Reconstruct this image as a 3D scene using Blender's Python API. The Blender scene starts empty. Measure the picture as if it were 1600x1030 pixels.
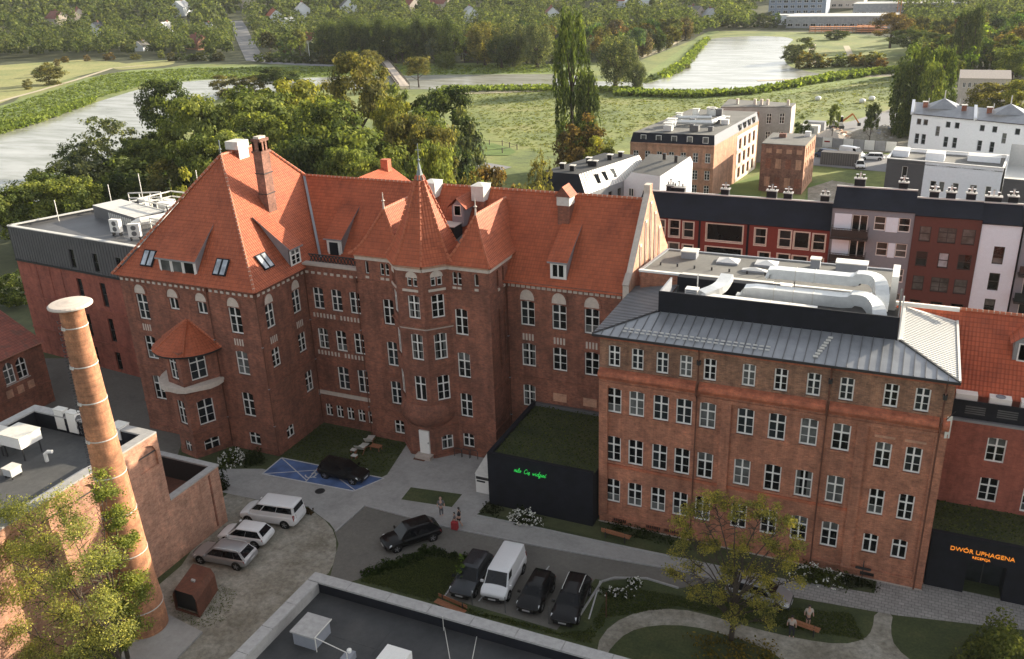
import bpy, bmesh, math, random
import numpy as np
from mathutils import Vector, Matrix
from mathutils.geometry import tessellate_polygon
R = math.radians
SC = bpy.context.scene
COL = SC.collection
random.seed(7); RNG = np.random.default_rng(7)

# ------------------------------------------------------------------ camera, sky, sun, exposure
CAM_H = 40.0
F_PX, PITCH, ROLL, YAW = 1400.0, R(22.43), R(-2.13), R(-24.6)      # focal length in pixels of a 1600 wide picture
fw = np.array([math.sin(YAW)*math.cos(PITCH), math.cos(YAW)*math.cos(PITCH), -math.sin(PITCH)])
r0 = np.array([math.cos(YAW), -math.sin(YAW), 0.0]); u0 = np.cross(r0, fw)
rt = math.cos(ROLL)*r0 + math.sin(ROLL)*u0
upv = -math.sin(ROLL)*r0 + math.cos(ROLL)*u0
cam_data = bpy.data.cameras.new('camera'); cam = bpy.data.objects.new('camera', cam_data); COL.objects.link(cam)
cam_data.sensor_width = 36.0; cam_data.lens = 36.0*F_PX/1600.0
cam_data.clip_start = 0.5; cam_data.clip_end = 6000
m = Matrix(((rt[0], upv[0], -fw[0], 0), (rt[1], upv[1], -fw[1], 0), (rt[2], upv[2], -fw[2], CAM_H), (0, 0, 0, 1)))
cam.matrix_world = m
SC.camera = cam
SUN_AZ, SUN_EL = R(39), R(17.3)        # azimuth from +Y towards +X
W = bpy.data.worlds.new('World'); SC.world = W; W.use_nodes = True
nt = W.node_tree; bg = nt.nodes['Background']
sky = nt.nodes.new('ShaderNodeTexSky'); sky.sky_type = 'NISHITA'; sky.sun_disc = False
sky.sun_elevation = SUN_EL; sky.sun_rotation = SUN_AZ; sky.air_density = 1.0; sky.dust_density = 2.0; sky.ozone_density = 1.0
hs = nt.nodes.new('ShaderNodeHueSaturation'); hs.inputs['Saturation'].default_value = .22     # thin bright cloud whitens the whole sky
nt.links.new(sky.outputs[0], hs.inputs['Color'])
tw = nt.nodes.new('ShaderNodeMixRGB'); tw.blend_type = 'MULTIPLY'; tw.inputs[0].default_value = 1; tw.inputs[2].default_value = (.97, .985, 1.0, 1)
nt.links.new(hs.outputs[0], tw.inputs[1]); nt.links.new(tw.outputs[0], bg.inputs[0]); bg.inputs[1].default_value = 0.125
sd = bpy.data.lights.new('sun', 'SUN'); sd.energy = 5.0; sd.angle = R(0.5); sd.color = (1.0, 0.87, 0.66)
sun = bpy.data.objects.new('sun', sd); COL.objects.link(sun)
sdir = Vector((math.sin(SUN_AZ)*math.cos(SUN_EL), math.cos(SUN_AZ)*math.cos(SUN_EL), math.sin(SUN_EL)))
sun.rotation_euler = sdir.to_track_quat('Z', 'Y').to_euler(); sun.location = (60, 100, 80)
SC.view_settings.view_transform = 'Standard'; SC.view_settings.look = 'None'
SC.view_settings.gamma = 1; SC.view_settings.use_curve_mapping = False
SC.view_settings.exposure = 1.2
SC.render.engine = 'CYCLES'
SC.cycles.max_bounces = 6; SC.cycles.volume_bounces = 0; SC.cycles.transparent_max_bounces = 8; SC.cycles.use_denoising = True

# ------------------------------------------------------------------ surveying helpers
def ray(px, py): return (px-800)/F_PX*rt - (py-515)/F_PX*upv + fw
CPOS = np.array([0, 0, CAM_H])
def at(px, py, z=0.0):                       # the place at height z where the survey photo shows this point
    d = ray(px, py); return CPOS + (z-CAM_H)/d[2]*d
def on_y(px, py, Y): d = ray(px, py); return CPOS + Y/d[1]*d
def on_x(px, py, X): d = ray(px, py); return CPOS + X/d[0]*d
def hill(x, y):
    r = math.hypot(x, y); t = min(1, max(0, (r-520)/620.0)); return 46*t*t*(3-2*t)
def on_ground(px, py):
    p = at(px, py)
    d = ray(px, py)
    t = 300.0
    while t < 3000:
        q = CPOS + t*d
        if q[2] <= hill(q[0], q[1]): return q
        t += 4.0
    return p
def to_px(P):
    v = np.array(P)-CPOS; w = v@fw
    return 800+F_PX*(v@rt)/w, 515-F_PX*(v@upv)/w
def depth(P): return float((np.array(P)-CPOS)@fw)

# ------------------------------------------------------------------ materials
MATS = {}
class N:
    def __init__(s, name):
        s.m = bpy.data.materials.new(name); s.m.use_nodes = True; s.t = s.m.node_tree
        s.b = s.t.nodes['Principled BSDF']
    def n(s, typ, **kw):
        x = s.t.nodes.new('ShaderNode'+typ)
        for k, v in kw.items():
            if k.startswith('i_'): x.inputs[k[2:].replace('_', ' ')].default_value = v
            else: setattr(x, k, v)
        return x
    def l(s, a, b): s.t.links.new(a, b)
    def ramp(s, fac, stops):
        r = s.n('ValToRGB'); e = r.color_ramp.elements
        while len(e) < len(stops): e.new(0.5)
        for x, (p, c) in zip(e, stops): x.position = p; x.color = (*c, 1)
        s.l(fac, r.inputs[0]); return r.outputs[0]
    def mix(s, fac, a, b, mode='MIX'):
        x = s.n('MixRGB', blend_type=mode)
        for i, v in ((0, fac), (1, a), (2, b)):
            if isinstance(v, (int, float)): x.inputs[i].default_value = v
            elif isinstance(v, tuple): x.inputs[i].default_value = (*v, 1)
            else: s.l(v, x.inputs[i])
        return x.outputs[0]
    def math(s, op, a, b=0.0):
        x = s.n('Math', operation=op)
        for i, v in ((0, a), (1, b)):
            if isinstance(v, (int, float)): x.inputs[i].default_value = v
            else: s.l(v, x.inputs[i])
        return x.outputs[0]
    def noise(s, vec, scale, detail=4, rough=.6):
        x = s.n('TexNoise'); x.inputs['Scale'].default_value = scale; x.inputs['Detail'].default_value = detail
        x.inputs['Roughness'].default_value = rough
        if vec is not None: s.l(vec, x.inputs['Vector'])
        return x.outputs['Fac']
    def bump(s, h, strength=.3, dist=.05):
        x = s.n('Bump'); x.inputs['Strength'].default_value = strength; x.inputs['Distance'].default_value = dist
        s.l(h, x.inputs['Height']); s.l(x.outputs[0], s.b.inputs['Normal'])
    def set(s, **kw):
        for k, v in kw.items(): s.b.inputs[k.replace('_', ' ')].default_value = (*v, 1) if isinstance(v, tuple) else v
    def uv(s): return s.n('TexCoord').outputs['UV']
    def pos(s): return s.n('NewGeometry').outputs['Position']
    def base(s, c): s.l(c, s.b.inputs['Base Color'])

def plain(name, c, rough=.6, metal=0.0, var=.12, scale=3.0, coat=0.0):
    k = N(name); n = k.noise(k.uv(), scale, 5)
    col = k.mix(1.0, c, k.ramp(n, [(.25, (1-var*1.6,)*3), (.75, (1+var*1.2,)*3)]), 'MULTIPLY')
    k.base(col); k.set(Roughness=rough, Metallic=metal)
    if coat: k.b.inputs['Coat Weight'].default_value = coat; k.b.inputs['Coat Roughness'].default_value = .05
    return k.m

def brick_mat(name, c1, c2, mortar, stain=.35, mott=.5):
    k = N(name); uv = k.uv(); pos = k.pos()
    b = k.n('TexBrick'); k.l(uv, b.inputs['Vector'])
    b.inputs['Scale'].default_value = 1.0; b.inputs['Brick Width'].default_value = .26; b.inputs['Row Height'].default_value = .085
    b.inputs['Mortar Size'].default_value = .008; b.inputs['Bias'].default_value = -.1
    b.inputs['Color1'].default_value = (*c1, 1); b.inputs['Color2'].default_value = (*c2, 1); b.inputs['Mortar'].default_value = (*mortar, 1)
    n1 = k.noise(pos, 2.6, 8, .78); n2 = k.noise(pos, .35, 5, .6)
    st = k.n('Mapping'); st.inputs['Scale'].default_value = (1.3, 1.3, .12); k.l(pos, st.inputs['Vector'])
    n3 = k.noise(st.outputs[0], 1.0, 6, .7)
    c = k.mix(1.0, b.outputs['Color'], k.ramp(n1, [(.22, (1-mott,)*3), (.5, (1, 1, 1)), (.8, (1+mott*1.1, 1+mott*.9, 1+mott*.8))]), 'MULTIPLY')
    c = k.mix(1.0, c, k.ramp(n2, [(.3, (1-stain, 1-stain, 1-stain)), (.7, (1.15, 1.1, 1.05))]), 'MULTIPLY')
    n4 = k.noise(pos, 1.1, 7, .72); c = k.mix(1.0, c, k.ramp(n4, [(.3, (.74, .73, .72)), (.5, (1, 1, 1)), (.72, (1.28, 1.24, 1.2))]), 'MULTIPLY')
    c = k.mix(1.0, c, k.ramp(n3, [(.25, (.62, .6, .6)), (.55, (1, 1, 1))]), 'MULTIPLY')
    k.base(c); k.set(Roughness=.9)
    h = k.math('ADD', b.outputs['Fac'], k.math('MULTIPLY', n1, -.8)); k.bump(h, .5, -.012)
    return k.m

def tile_mat(name, c, dark=.55, u=.24, v=.33, moss=0.0):
    k = N(name); uv = k.uv(); s = k.n('SeparateXYZ'); k.l(uv, s.inputs[0])
    fu = k.math('FRACT', k.math('DIVIDE', s.outputs[0], u)); fv = k.math('FRACT', k.math('DIVIDE', s.outputs[1], v))
    iu = k.math('FLOOR', k.math('DIVIDE', s.outputs[0], u)); iv = k.math('FLOOR', k.math('DIVIDE', s.outputs[1], v))
    cb = k.n('CombineXYZ'); k.l(iu, cb.inputs[0]); k.l(iv, cb.inputs[1])
    wn = k.n('TexWhiteNoise', noise_dimensions='2D'); k.l(cb.outputs[0], wn.inputs['Vector'])
    pos = k.pos()
    col = k.mix(1.0, c, k.ramp(wn.outputs['Value'], [(0, (.86, .85, .84)), (.5, (1, 1, 1)), (1, (1.1, 1.1, 1.1))]), 'MULTIPLY')
    col = k.mix(1.0, col, k.ramp(k.noise(pos, .5, 6, .65), [(.28, (.62, .58, .56)), (.45, (.95, .93, .92)), (.6, (1.05, 1.05, 1.05)), (.78, (1.22, 1.25, 1.3))]), 'MULTIPLY')
    gap = k.math('MAXIMUM', k.math('LESS_THAN', fv, .2), k.math('MULTIPLY', k.math('LESS_THAN', fu, .14), .8))
    col = k.mix(k.math('MULTIPLY', gap, 1-dark), col, k.mix(1.0, col, (.35, .3, .28), 'MULTIPLY'))
    if moss: col = k.mix(k.math('MULTIPLY', k.math('GREATER_THAN', k.noise(pos, 1.2, 6), .58), moss), col, (.06, .055, .04))
    k.base(col); k.set(Roughness=.72)
    h = k.math('ADD', k.math('MULTIPLY', k.math('SINE', k.math('MULTIPLY', fu, 6.283)), .5), k.math('MULTIPLY', fv, -1.0))
    k.bump(h, .55, .05)
    return k.m

def ground_mat(name, stops, s1=.25, s2=4.0, rough=.95, bump=.3, bd=.05, amp=.35):
    k = N(name); pos = k.pos(); a = k.noise(pos, s1, 8, .65); b = k.noise(pos, s2, 6, .75)
    c = k.ramp(a, stops); c = k.mix(1.0, c, k.ramp(b, [(.25, (1-amp,)*3), (.75, (1+amp,)*3)]), 'MULTIPLY')
    k.base(c); k.set(Roughness=rough); k.bump(b, bump, bd); return k.m

def leaf_mat(name, tint=None, trans=.4):
    k = N(name); t = k.t; pos = k.pos()
    oi = k.n('ObjectInfo'); g = k.n('NewGeometry')
    src = oi.outputs['Color'] if tint is None else None
    rnd = g.outputs['Random Per Island']
    v = k.ramp(rnd, [(0, (.45, .5, .5)), (.6, (1, 1, 1)), (1, (1.65, 1.5, 1.15))])
    if tint is None: c = k.mix(1.0, src, v, 'MULTIPLY')
    else: c = k.mix(1.0, k.ramp(k.noise(pos, .09, 5, .75), tint), v, 'MULTIPLY')
    if tint is None:
        at_ = k.n('Attribute'); at_.attribute_name = 'clump'; c = k.mix(1.0, c, k.ramp(at_.outputs['Fac'], [(0, (.62, .68, .7)), (.5, (1, 1, 1)), (1, (1.4, 1.3, 1.0))]), 'MULTIPLY')
    d = k.n('BsdfDiffuse'); tr = k.n('BsdfTranslucent'); mx = k.n('MixShader'); mx.inputs[0].default_value = trans
    k.l(c, d.inputs[0]); tc = k.mix(1.0, c, (1.5, 1.55, .7), 'MULTIPLY'); k.l(tc, tr.inputs[0])
    k.l(d.outputs[0], mx.inputs[1]); k.l(tr.outputs[0], mx.inputs[2])
    k.l(mx.outputs[0], t.nodes['Material Output'].inputs['Surface']); t.nodes.remove(k.b); return k.m

def glass_mat(name, c, rough=.06):
    k = N(name); k.base(k.mix(1.0, c, k.ramp(k.noise(k.pos(), .9, 3), [(.3, (.5,)*3), (.7, (1.6,)*3)]), 'MULTIPLY'))
    k.set(Roughness=rough); k.b.inputs['Specular IOR Level'].default_value = .3; return k.m

def emit_mat(name, c, s):
    k = N(name); k.set(Base_Color=c, Roughness=.4); k.b.inputs['Emission Color'].default_value = (*c, 1)
    k.b.inputs['Emission Strength'].default_value = s; return k.m

M = dict(
 brick=brick_mat('red_brick', (.33, .118, .074), (.2, .076, .053), (.23, .14, .1)),
 brick_annex=brick_mat('orange_brick', (.47, .185, .106), (.32, .12, .074), (.36, .225, .16), .22, .55),
 brick_top=brick_mat('mixed_brown_brick', (.33, .17, .1), (.2, .095, .06), (.27, .2, .15), .22, .65),
 brick_new=brick_mat('new_red_brick', (.37, .105, .07), (.3, .085, .058), (.27, .11, .08), .2, .35),
 brick_band=brick_mat('moulded_brick', (.5, .15, .075), (.4, .11, .06), (.36, .16, .1), .2, .5),
 brick_pale=brick_mat('pale_brick', (.54, .3, .2), (.46, .235, .15), (.48, .32, .23), .15, .25),
 brick_shop=brick_mat('workshop_brick', (.52, .29, .2), (.4, .2, .135), (.46, .32, .25), .22, .5),
 brick_ruin=brick_mat('weathered_brick', (.3, .14, .1), (.2, .09, .07), (.25, .18, .14), .4, .6),
 brick_chim=brick_mat('chimney_brick', (.5, .23, .12), (.38, .165, .09), (.4, .25, .16), .35, .6),
 tile=tile_mat('orange_roof_tile', (.4, .094, .036)),
 tile_b=tile_mat('red_roof_tile', (.43, .09, .035), .5, .24, .36),
 tile_old=tile_mat('old_roof_tile', (.25, .07, .045), .5, .3, .35, .4),
 mortar=plain('pale_mortar', (.52, .36, .28), .9),
 ridge=plain('ridge_clay', (.45, .13, .06), .7),
 white=plain('white_paint', (.78, .76, .72), .45, var=.04),
 offwhite=plain('aged_white', (.62, .6, .55), .6, var=.1),
 plaster=plain('pale_plaster', (.58, .5, .43), .85, var=.12),
 stone=plain('pale_stone', (.45, .38, .33), .8),
 zinc=plain('grey_zinc', (.3, .31, .33), .42, .35, var=.14, scale=.8),
 zinc_pale=plain('pale_zinc', (.6, .585, .55), .55, 0, var=.06),
 steel=plain('galvanised_steel', (.72, .73, .72), .35, .35, var=.07),
 black=plain('black_cladding', (.011, .0125, .018), .7, var=.25, scale=1.2),
 dark_roof=ground_mat('dark_bitumen', [(.3, (.026, .028, .03)), (.5, (.042, .043, .045)), (.72, (.065, .064, .062))], .35, 3.0, .75, .08, .02, .2),
 felt=ground_mat('grey_felt', [(.3, (.055, .056, .058)), (.5, (.08, .08, .08)), (.72, (.11, .108, .104))], .4, 3.0, .8, .08, .02, .18),
 grey_roof=ground_mat('grey_bitumen', [(.3, (.115, .112, .105)), (.5, (.15, .146, .135)), (.72, (.19, .183, .17))], .3, 4.0, .85, .08, .02, .15),
 mansard=plain('anthracite_metal', (.13, .13, .135), .5, .25, var=.14, scale=.5),
 navy=plain('navy_roofing', (.01, .0125, .022), .75, var=.3, scale=.5),
 coping=plain('pale_coping', (.36, .35, .34), .75, var=.14),
 concrete=ground_mat('concrete', [(.28, (.24, .232, .22)), (.45, (.31, .3, .285)), (.72, (.38, .366, .35))], .45, 3.0, .9, .1, .02, .14),
 glass=glass_mat('dark_glass', (.006, .007, .008)), glass_b=glass_mat('curtained_glass', (.1, .104, .1), .12),
 glass_c=glass_mat('blue_grey_glass', (.018, .023, .026)), glass_sky=glass_mat('rooflight_glass', (.35, .38, .42), .08),
 dark=plain('dark_iron', (.02, .02, .022), .5), lead=plain('lead_sheet', (.22, .25, .25), .5, .3),
 red_render=plain('dark_red_render', (.2, .033, .024), .8, var=.08), grey_render=plain('grey_render', (.235, .245, .275), .85, var=.05),
 brown_render=plain('brown_red_render', (.115, .038, .03), .85, var=.06), row_white=plain('cool_white_render', (.72, .79, .88), .85, var=.03), white_render=plain('white_render', (.78, .8, .84), .85, var=.04),
 dkgrey_render=plain('dark_grey_render', (.085, .083, .088), .85, var=.06), cream=plain('cream_frame', (.72, .65, .56), .6),
 timber=plain('oiled_timber', (.32, .13, .06), .7, var=.25, scale=8), bark=plain('bark', (.06, .045, .033), .95, var=.3, scale=6),
 rust=ground_mat('rusted_steel', [(.3, (.085, .03, .018)), (.7, (.15, .055, .03))], .8, 5, .85, .2),
 leaf=leaf_mat('leaf'), 
 lawn_leaf=leaf_mat('lawn_leaf', [(.3, (.045, .06, .02)), (.7, (.07, .085, .03))], .25),
 bank_leaf=leaf_mat('bank_leaf', [(.3, (.06, .085, .025)), (.7, (.1, .12, .04))], .25),
 forest=leaf_mat('forest_leaf', [(.25, (.04, .062, .028)), (.45, (.085, .11, .045)), (.58, (.125, .145, .06)), (.75, (.15, .145, .075))]),
 meadow_tuft=leaf_mat('meadow_leaf', [(.3, (.13, .165, .048)), (.5, (.2, .225, .066)), (.7, (.27, .255, .095))]),
 reed=leaf_mat('reed_leaf', [(.3, (.13, .18, .05)), (.7, (.2, .24, .075))]),
 flower=plain('white_petal', (.75, .74, .66), .8), red_cloth=plain('red_cloth', (.35, .03, .035), .9),
 skin=plain('skin', (.5, .3, .22), .6), hair=plain('dark_hair', (.02, .014, .01), .6), dark_cloth=plain('dark_cloth', (.02, .02, .025), .9),
 grey_cloth=plain('grey_cloth', (.12, .12, .13), .9), pale_cloth=plain('pale_cloth', (.45, .38, .33), .9),
 car_white=plain('white_car_paint', (.72, .72, .72), .3, var=.02, coat=.6), car_silver=plain('silver_car_paint', (.36, .36, .37), .3, .5, var=.03, coat=.6),
 car_black=plain('black_car_paint', (.005, .005, .006), .16, 0, var=.05), car_grey=plain('grey_car_paint', (.03, .034, .04), .22, .3, var=.05, coat=.2),
 car_blue=plain('blue_car_paint', (.03, .05, .12), .35), car_glass=glass_mat('car_glass', (.006, .007, .009), .03), rubber=plain('rubber', (.012, .012, .012), .9),
 rim=plain('alloy', (.35, .35, .36), .35, .7), lamp=plain('lamp_glass', (.75, .76, .78), .15), tail=plain('red_lens', (.25, .012, .012), .25),
 plate=plain('plate_white', (.6, .6, .6), .5), blue_paint=plain('blue_road_paint', (.075, .13, .29), .85, var=.3, scale=.7),
 line=plain('road_paint', (.5, .5, .5), .85, var=.2), orange=plain('orange_steel', (.55, .2, .05), .6), neon=emit_mat('green_neon', (.03, .7, .1), .28),
 sign=emit_mat('amber_letter', (.8, .26, .03), .3), pane_blue=plain('blue_cladding', (.22, .27, .36), .6))

for k_, v_ in (('black', .2), ('navy', .2), ('car_black', .32), ('rubber', .2)): M[k_].node_tree.nodes['Principled BSDF'].inputs['Specular IOR Level'].default_value = v_
# ground materials
def water_mat():
    k = N('pond_water'); pos = k.pos()
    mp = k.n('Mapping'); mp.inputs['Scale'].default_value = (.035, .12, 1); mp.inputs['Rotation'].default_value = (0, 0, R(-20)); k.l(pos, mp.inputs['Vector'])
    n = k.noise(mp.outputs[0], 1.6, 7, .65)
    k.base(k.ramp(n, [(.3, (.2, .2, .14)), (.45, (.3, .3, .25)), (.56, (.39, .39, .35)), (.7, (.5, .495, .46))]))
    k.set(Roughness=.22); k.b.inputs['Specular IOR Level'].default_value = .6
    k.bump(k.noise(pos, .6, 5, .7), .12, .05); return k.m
M['water'] = water_mat()
M['soil'] = ground_mat('wooded_ground', [(.3, (.04, .05, .02)), (.7, (.085, .09, .035))], .05, 1.0)
M['meadow'] = ground_mat('meadow_grass', [(.3, (.075, .105, .032)), (.42, (.13, .165, .045)), (.52, (.18, .21, .055)), (.64, (.215, .22, .07)), (.76, (.26, .235, .1))], .06, .7, amp=.4, bump=.35, bd=.2)
M['straw'] = ground_mat('dry_meadow', [(.3, (.16, .2, .06)), (.5, (.26, .26, .09)), (.7, (.36, .325, .13))], .05, .8)
M['bank'] = ground_mat('green_bank', [(.3, (.13, .18, .05)), (.7, (.22, .27, .075))], .08, 1.2, bump=.6, bd=.3)
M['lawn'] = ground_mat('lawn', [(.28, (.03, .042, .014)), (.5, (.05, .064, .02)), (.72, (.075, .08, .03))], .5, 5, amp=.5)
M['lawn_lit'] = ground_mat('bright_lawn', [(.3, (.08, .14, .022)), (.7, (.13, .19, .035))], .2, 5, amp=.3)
M['asphalt'] = ground_mat('worn_asphalt', [(.25, (.1, .094, .083)), (.45, (.14, .131, .115)), (.6, (.15, .14, .123)), (.75, (.18, .168, .147))], .35, 3.5, amp=.2, bump=.1)
M['gravel'] = ground_mat('packed_gravel', [(.25, (.13, .115, .085)), (.42, (.21, .19, .15)), (.55, (.28, .26, .215)), (.75, (.35, .325, .28))], .42, 2.4, amp=.5, bump=.5)
M['path'] = ground_mat('sand_path', [(.3, (.42, .36, .25)), (.7, (.5, .44, .32))], .2, 3, amp=.12)
M['street'] = ground_mat('street_asphalt', [(.3, (.2, .2, .21)), (.7, (.26, .26, .27))], .1, 4, amp=.1)
def paver_mat():
    k = N('grey_pavers'); uv = k.uv(); b = k.n('TexBrick'); k.l(uv, b.inputs['Vector']); b.offset = .5
    b.inputs['Scale'].default_value = 1; b.inputs['Brick Width'].default_value = .4; b.inputs['Row Height'].default_value = .3; b.inputs['Mortar Size'].default_value = .02
    b.inputs['Color1'].default_value = (.33, .31, .29, 1); b.inputs['Color2'].default_value = (.27, .255, .24, 1); b.inputs['Mortar'].default_value = (.16, .15, .14, 1)
    k.base(k.mix(1.0, b.outputs['Color'], k.ramp(k.noise(k.pos(), .7, 6, .7), [(.3, (.8,)*3), (.7, (1.15,)*3)]), 'MULTIPLY')); k.set(Roughness=.9); return k.m
M['paver'] = paver_mat()
# ------------------------------------------------------------------ mesh builder
def finish_mesh(me, smooth=False):
    nl = len(me.loops)
    if nl == 0: return me
    co = np.empty(len(me.vertices)*3); me.vertices.foreach_get('co', co); co = co.reshape(-1, 3)
    vi = np.empty(nl, np.int32); me.loops.foreach_get('vertex_index', vi)
    npol = len(me.polygons); nr = np.empty(npol*3); me.polygons.foreach_get('normal', nr); nr = nr.reshape(-1, 3)
    tot = np.empty(npol, np.int32); me.polygons.foreach_get('loop_total', tot)
    ln = np.repeat(nr, tot, 0)
    u = np.stack([-ln[:, 1], ln[:, 0], np.zeros(nl)], 1); L = np.linalg.norm(u, axis=1)
    flat = L < .02; u[flat] = (1, 0, 0); L[flat] = 1; u /= L[:, None]
    v = np.cross(ln, u); p = co[vi]
    uv = np.stack([(p*u).sum(1), (p*v).sum(1)], 1).astype(np.float32)
    lay = me.uv_layers.new(name='UVMap'); lay.data.foreach_set('uv', uv.ravel())
    if smooth: me.polygons.foreach_set('use_smooth', np.ones(npol, bool))
    return me

class MB:
    host = None
    def __init__(s): s.v = []; s.f = []; s.mi = []; s.mats = []
    def slot(s, m):
        if m not in s.mats: s.mats.append(m)
        return s.mats.index(m)
    def poly(s, pts, m):
        i = len(s.v); s.v += [tuple(p) for p in pts]; s.f.append(tuple(range(i, i+len(pts)))); s.mi.append(s.slot(m)); return s
    def box(s, x0, y0, z0, x1, y1, z1, m):
        if x0 > x1: x0, x1 = x1, x0
        if y0 > y1: y0, y1 = y1, y0
        if z0 > z1: z0, z1 = z1, z0
        return s.obox((x0, y0, z0), (x1-x0, 0, 0), (0, y1-y0, 0), (0, 0, z1-z0), m)
    def obox(s, o, a, b, c, m):
        o, a, b, c = map(Vector, (o, a, b, c)); i = len(s.v)
        s.v += [tuple(p) for p in (o, o+a, o+a+b, o+b, o+c, o+a+c, o+a+b+c, o+b+c)]
        k = s.slot(m)
        fs = [(0, 3, 2, 1), (4, 5, 6, 7), (0, 1, 5, 4), (1, 2, 6, 5), (2, 3, 7, 6), (3, 0, 4, 7)]
        if a.cross(b).dot(c) < 0: fs = [f[::-1] for f in fs]
        s.f += [tuple(i+j for j in f) for f in fs]; s.mi += [k]*6; return s
    def prism(s, pts, z0, z1, m, top=None, bottom=True):
        """pts counter-clockwise seen from above"""
        n = len(pts); a = sum(pts[i][0]*pts[(i+1) % n][1]-pts[(i+1) % n][0]*pts[i][1] for i in range(n))
        if a < 0: pts = pts[::-1]
        for i in range(n):
            p, q = pts[i], pts[(i+1) % n]
            s.poly([(p[0], p[1], z0), (q[0], q[1], z0), (q[0], q[1], z1), (p[0], p[1], z1)], m)
        s.poly([(p[0], p[1], z1) for p in pts], top or m)
        if bottom: s.poly([(p[0], p[1], z0) for p in pts[::-1]], m)
        return s
    def bar(s, p, q, w, m, h=None, up=(0, 0, 1)):
        p, q = Vector(p), Vector(q); d = (q-p); h = h or w
        e = d.normalized(); a = e.cross(Vector(up))
        if a.length < 1e-4: a = e.cross(Vector((1, 0, 0)))
        a.normalize(); b = a.cross(e)
        return s.obox(p-a*w/2-b*h/2, a*w, b*h, d, m)
    def tube(s, pts, rad, m, n=8, cap=True):
        pts = [Vector(p) for p in pts]; rad = rad if isinstance(rad, (list, tuple)) else [rad]*len(pts)
        i0 = len(s.v); k = s.slot(m); ref = None
        for j, p in enumerate(pts):
            d = (pts[min(j+1, len(pts)-1)]-pts[max(j-1, 0)]).normalized()
            if ref is None: ref = d.orthogonal().normalized()
            a = (ref-d*ref.dot(d)).normalized(); b = d.cross(a); ref = a
            for t in range(n):
                an = 2*math.pi*t/n; s.v.append(tuple(p+(a*math.cos(an)+b*math.sin(an))*rad[j]))
        for j in range(len(pts)-1):
            for t in range(n):
                a, b = i0+j*n+t, i0+j*n+(t+1) % n
                s.f.append((a, b, b+n, a+n)); s.mi.append(k)
        if cap:
            s.f.append(tuple(i0+t for t in range(n))[::-1]); s.f.append(tuple(i0+(len(pts)-1)*n+t for t in range(n))); s.mi += [k, k]
        return s
    def lathe(s, c, prof, m, n=24, a0=0.0, a1=2*math.pi):
        """prof: list of (r, z)"""
        full = abs(a1-a0-2*math.pi) < 1e-6; i0 = len(s.v); k = s.slot(m); cols = n if full else n+1
        for r, z in prof:
            for t in range(cols):
                an = a0+(a1-a0)*t/n; s.v.append((c[0]+r*math.cos(an), c[1]+r*math.sin(an), c[2]+z))
        for j in range(len(prof)-1):
            for t in range(n):
                a, b = i0+j*cols+t, i0+j*cols+(t+1) % cols
                s.f.append((a, b, b+cols, a+cols)); s.mi.append(k)
        return s
    def mesh(s, name, smooth=False):
        me = bpy.data.meshes.new(name); me.from_pydata(s.v, [], s.f)
        for m in s.mats: me.materials.append(M[m])
        me.polygons.foreach_set('material_index', s.mi); me.update(); finish_mesh(me, smooth); return me
    def build(s, name, parent=None, smooth=False, **kw):
        if not s.v: return None
        return link(name, s.mesh(name, smooth), parent, **kw)

def link(name, data, parent=None, loc=None, rz=None, **kw):
    o = bpy.data.objects.new(name, data); COL.objects.link(o)
    if parent is not None: o.parent = parent
    if loc is not None: o.location = loc
    if rz is not None: o.rotation_euler = (0, 0, rz)
    for k, v in kw.items(): o[k] = v
    return o
def thing(name, label, cat, loc=(0, 0, 0), rz=0.0, group=None, data=None):
    o = link(name, data, None, loc, rz); o['label'] = label; o['category'] = cat
    if group: o['group'] = group
    return o
def tag(o, label, cat, group=None):
    o['label'] = label; o['category'] = cat
    if group: o['group'] = group
    return o
def copy_tree(root, loc, rz=0.0, label=None, scale=None):
    kids = {}
    for o in root.children_recursive: kids.setdefault(o.parent, []).append(o)
    def cp(o, par):
        c = o.copy(); COL.objects.link(c); c.parent = par
        for ch in kids.get(o, []): cp(ch, c)
        return c
    r = cp(root, None); r.location = loc; r.rotation_euler = (0, 0, rz)
    if label: r['label'] = label
    if scale is not None: r.scale = scale
    return r

def sheet_mesh(name, pts, z, mat):
    me = bpy.data.meshes.new(name)
    tri = tessellate_polygon([[Vector((p[0], p[1], 0)) for p in pts]])
    fs = []
    for a, b, c in tri:
        A, B, C_ = pts[a], pts[b], pts[c]
        cr = (B[0]-A[0])*(C_[1]-A[1])-(B[1]-A[1])*(C_[0]-A[0])
        fs.append((a, b, c) if cr > 0 else (a, c, b))
    me.from_pydata([(p[0], p[1], z) for p in pts], [], fs); me.materials.append(M[mat]); me.update(); return finish_mesh(me)
def sheet(name, pts, z, mat, parent=None, **kw):
    o = link(name, sheet_mesh(name, pts, z, mat), parent, **kw)
    if parent is None: o['kind'] = 'structure'
    return o
def px_pts(pp, z=0.0): return [tuple(at(x, y, z)[:2]) for x, y in pp]
def smooth_poly(pp, it=2):
    for _ in range(it):
        q = []
        for i in range(len(pp)):
            a, b = pp[i], pp[(i+1) % len(pp)]
            q += [(a[0]*.75+b[0]*.25, a[1]*.75+b[1]*.25), (a[0]*.25+b[0]*.75, a[1]*.25+b[1]*.75)]
        pp = q
    return pp

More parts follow.
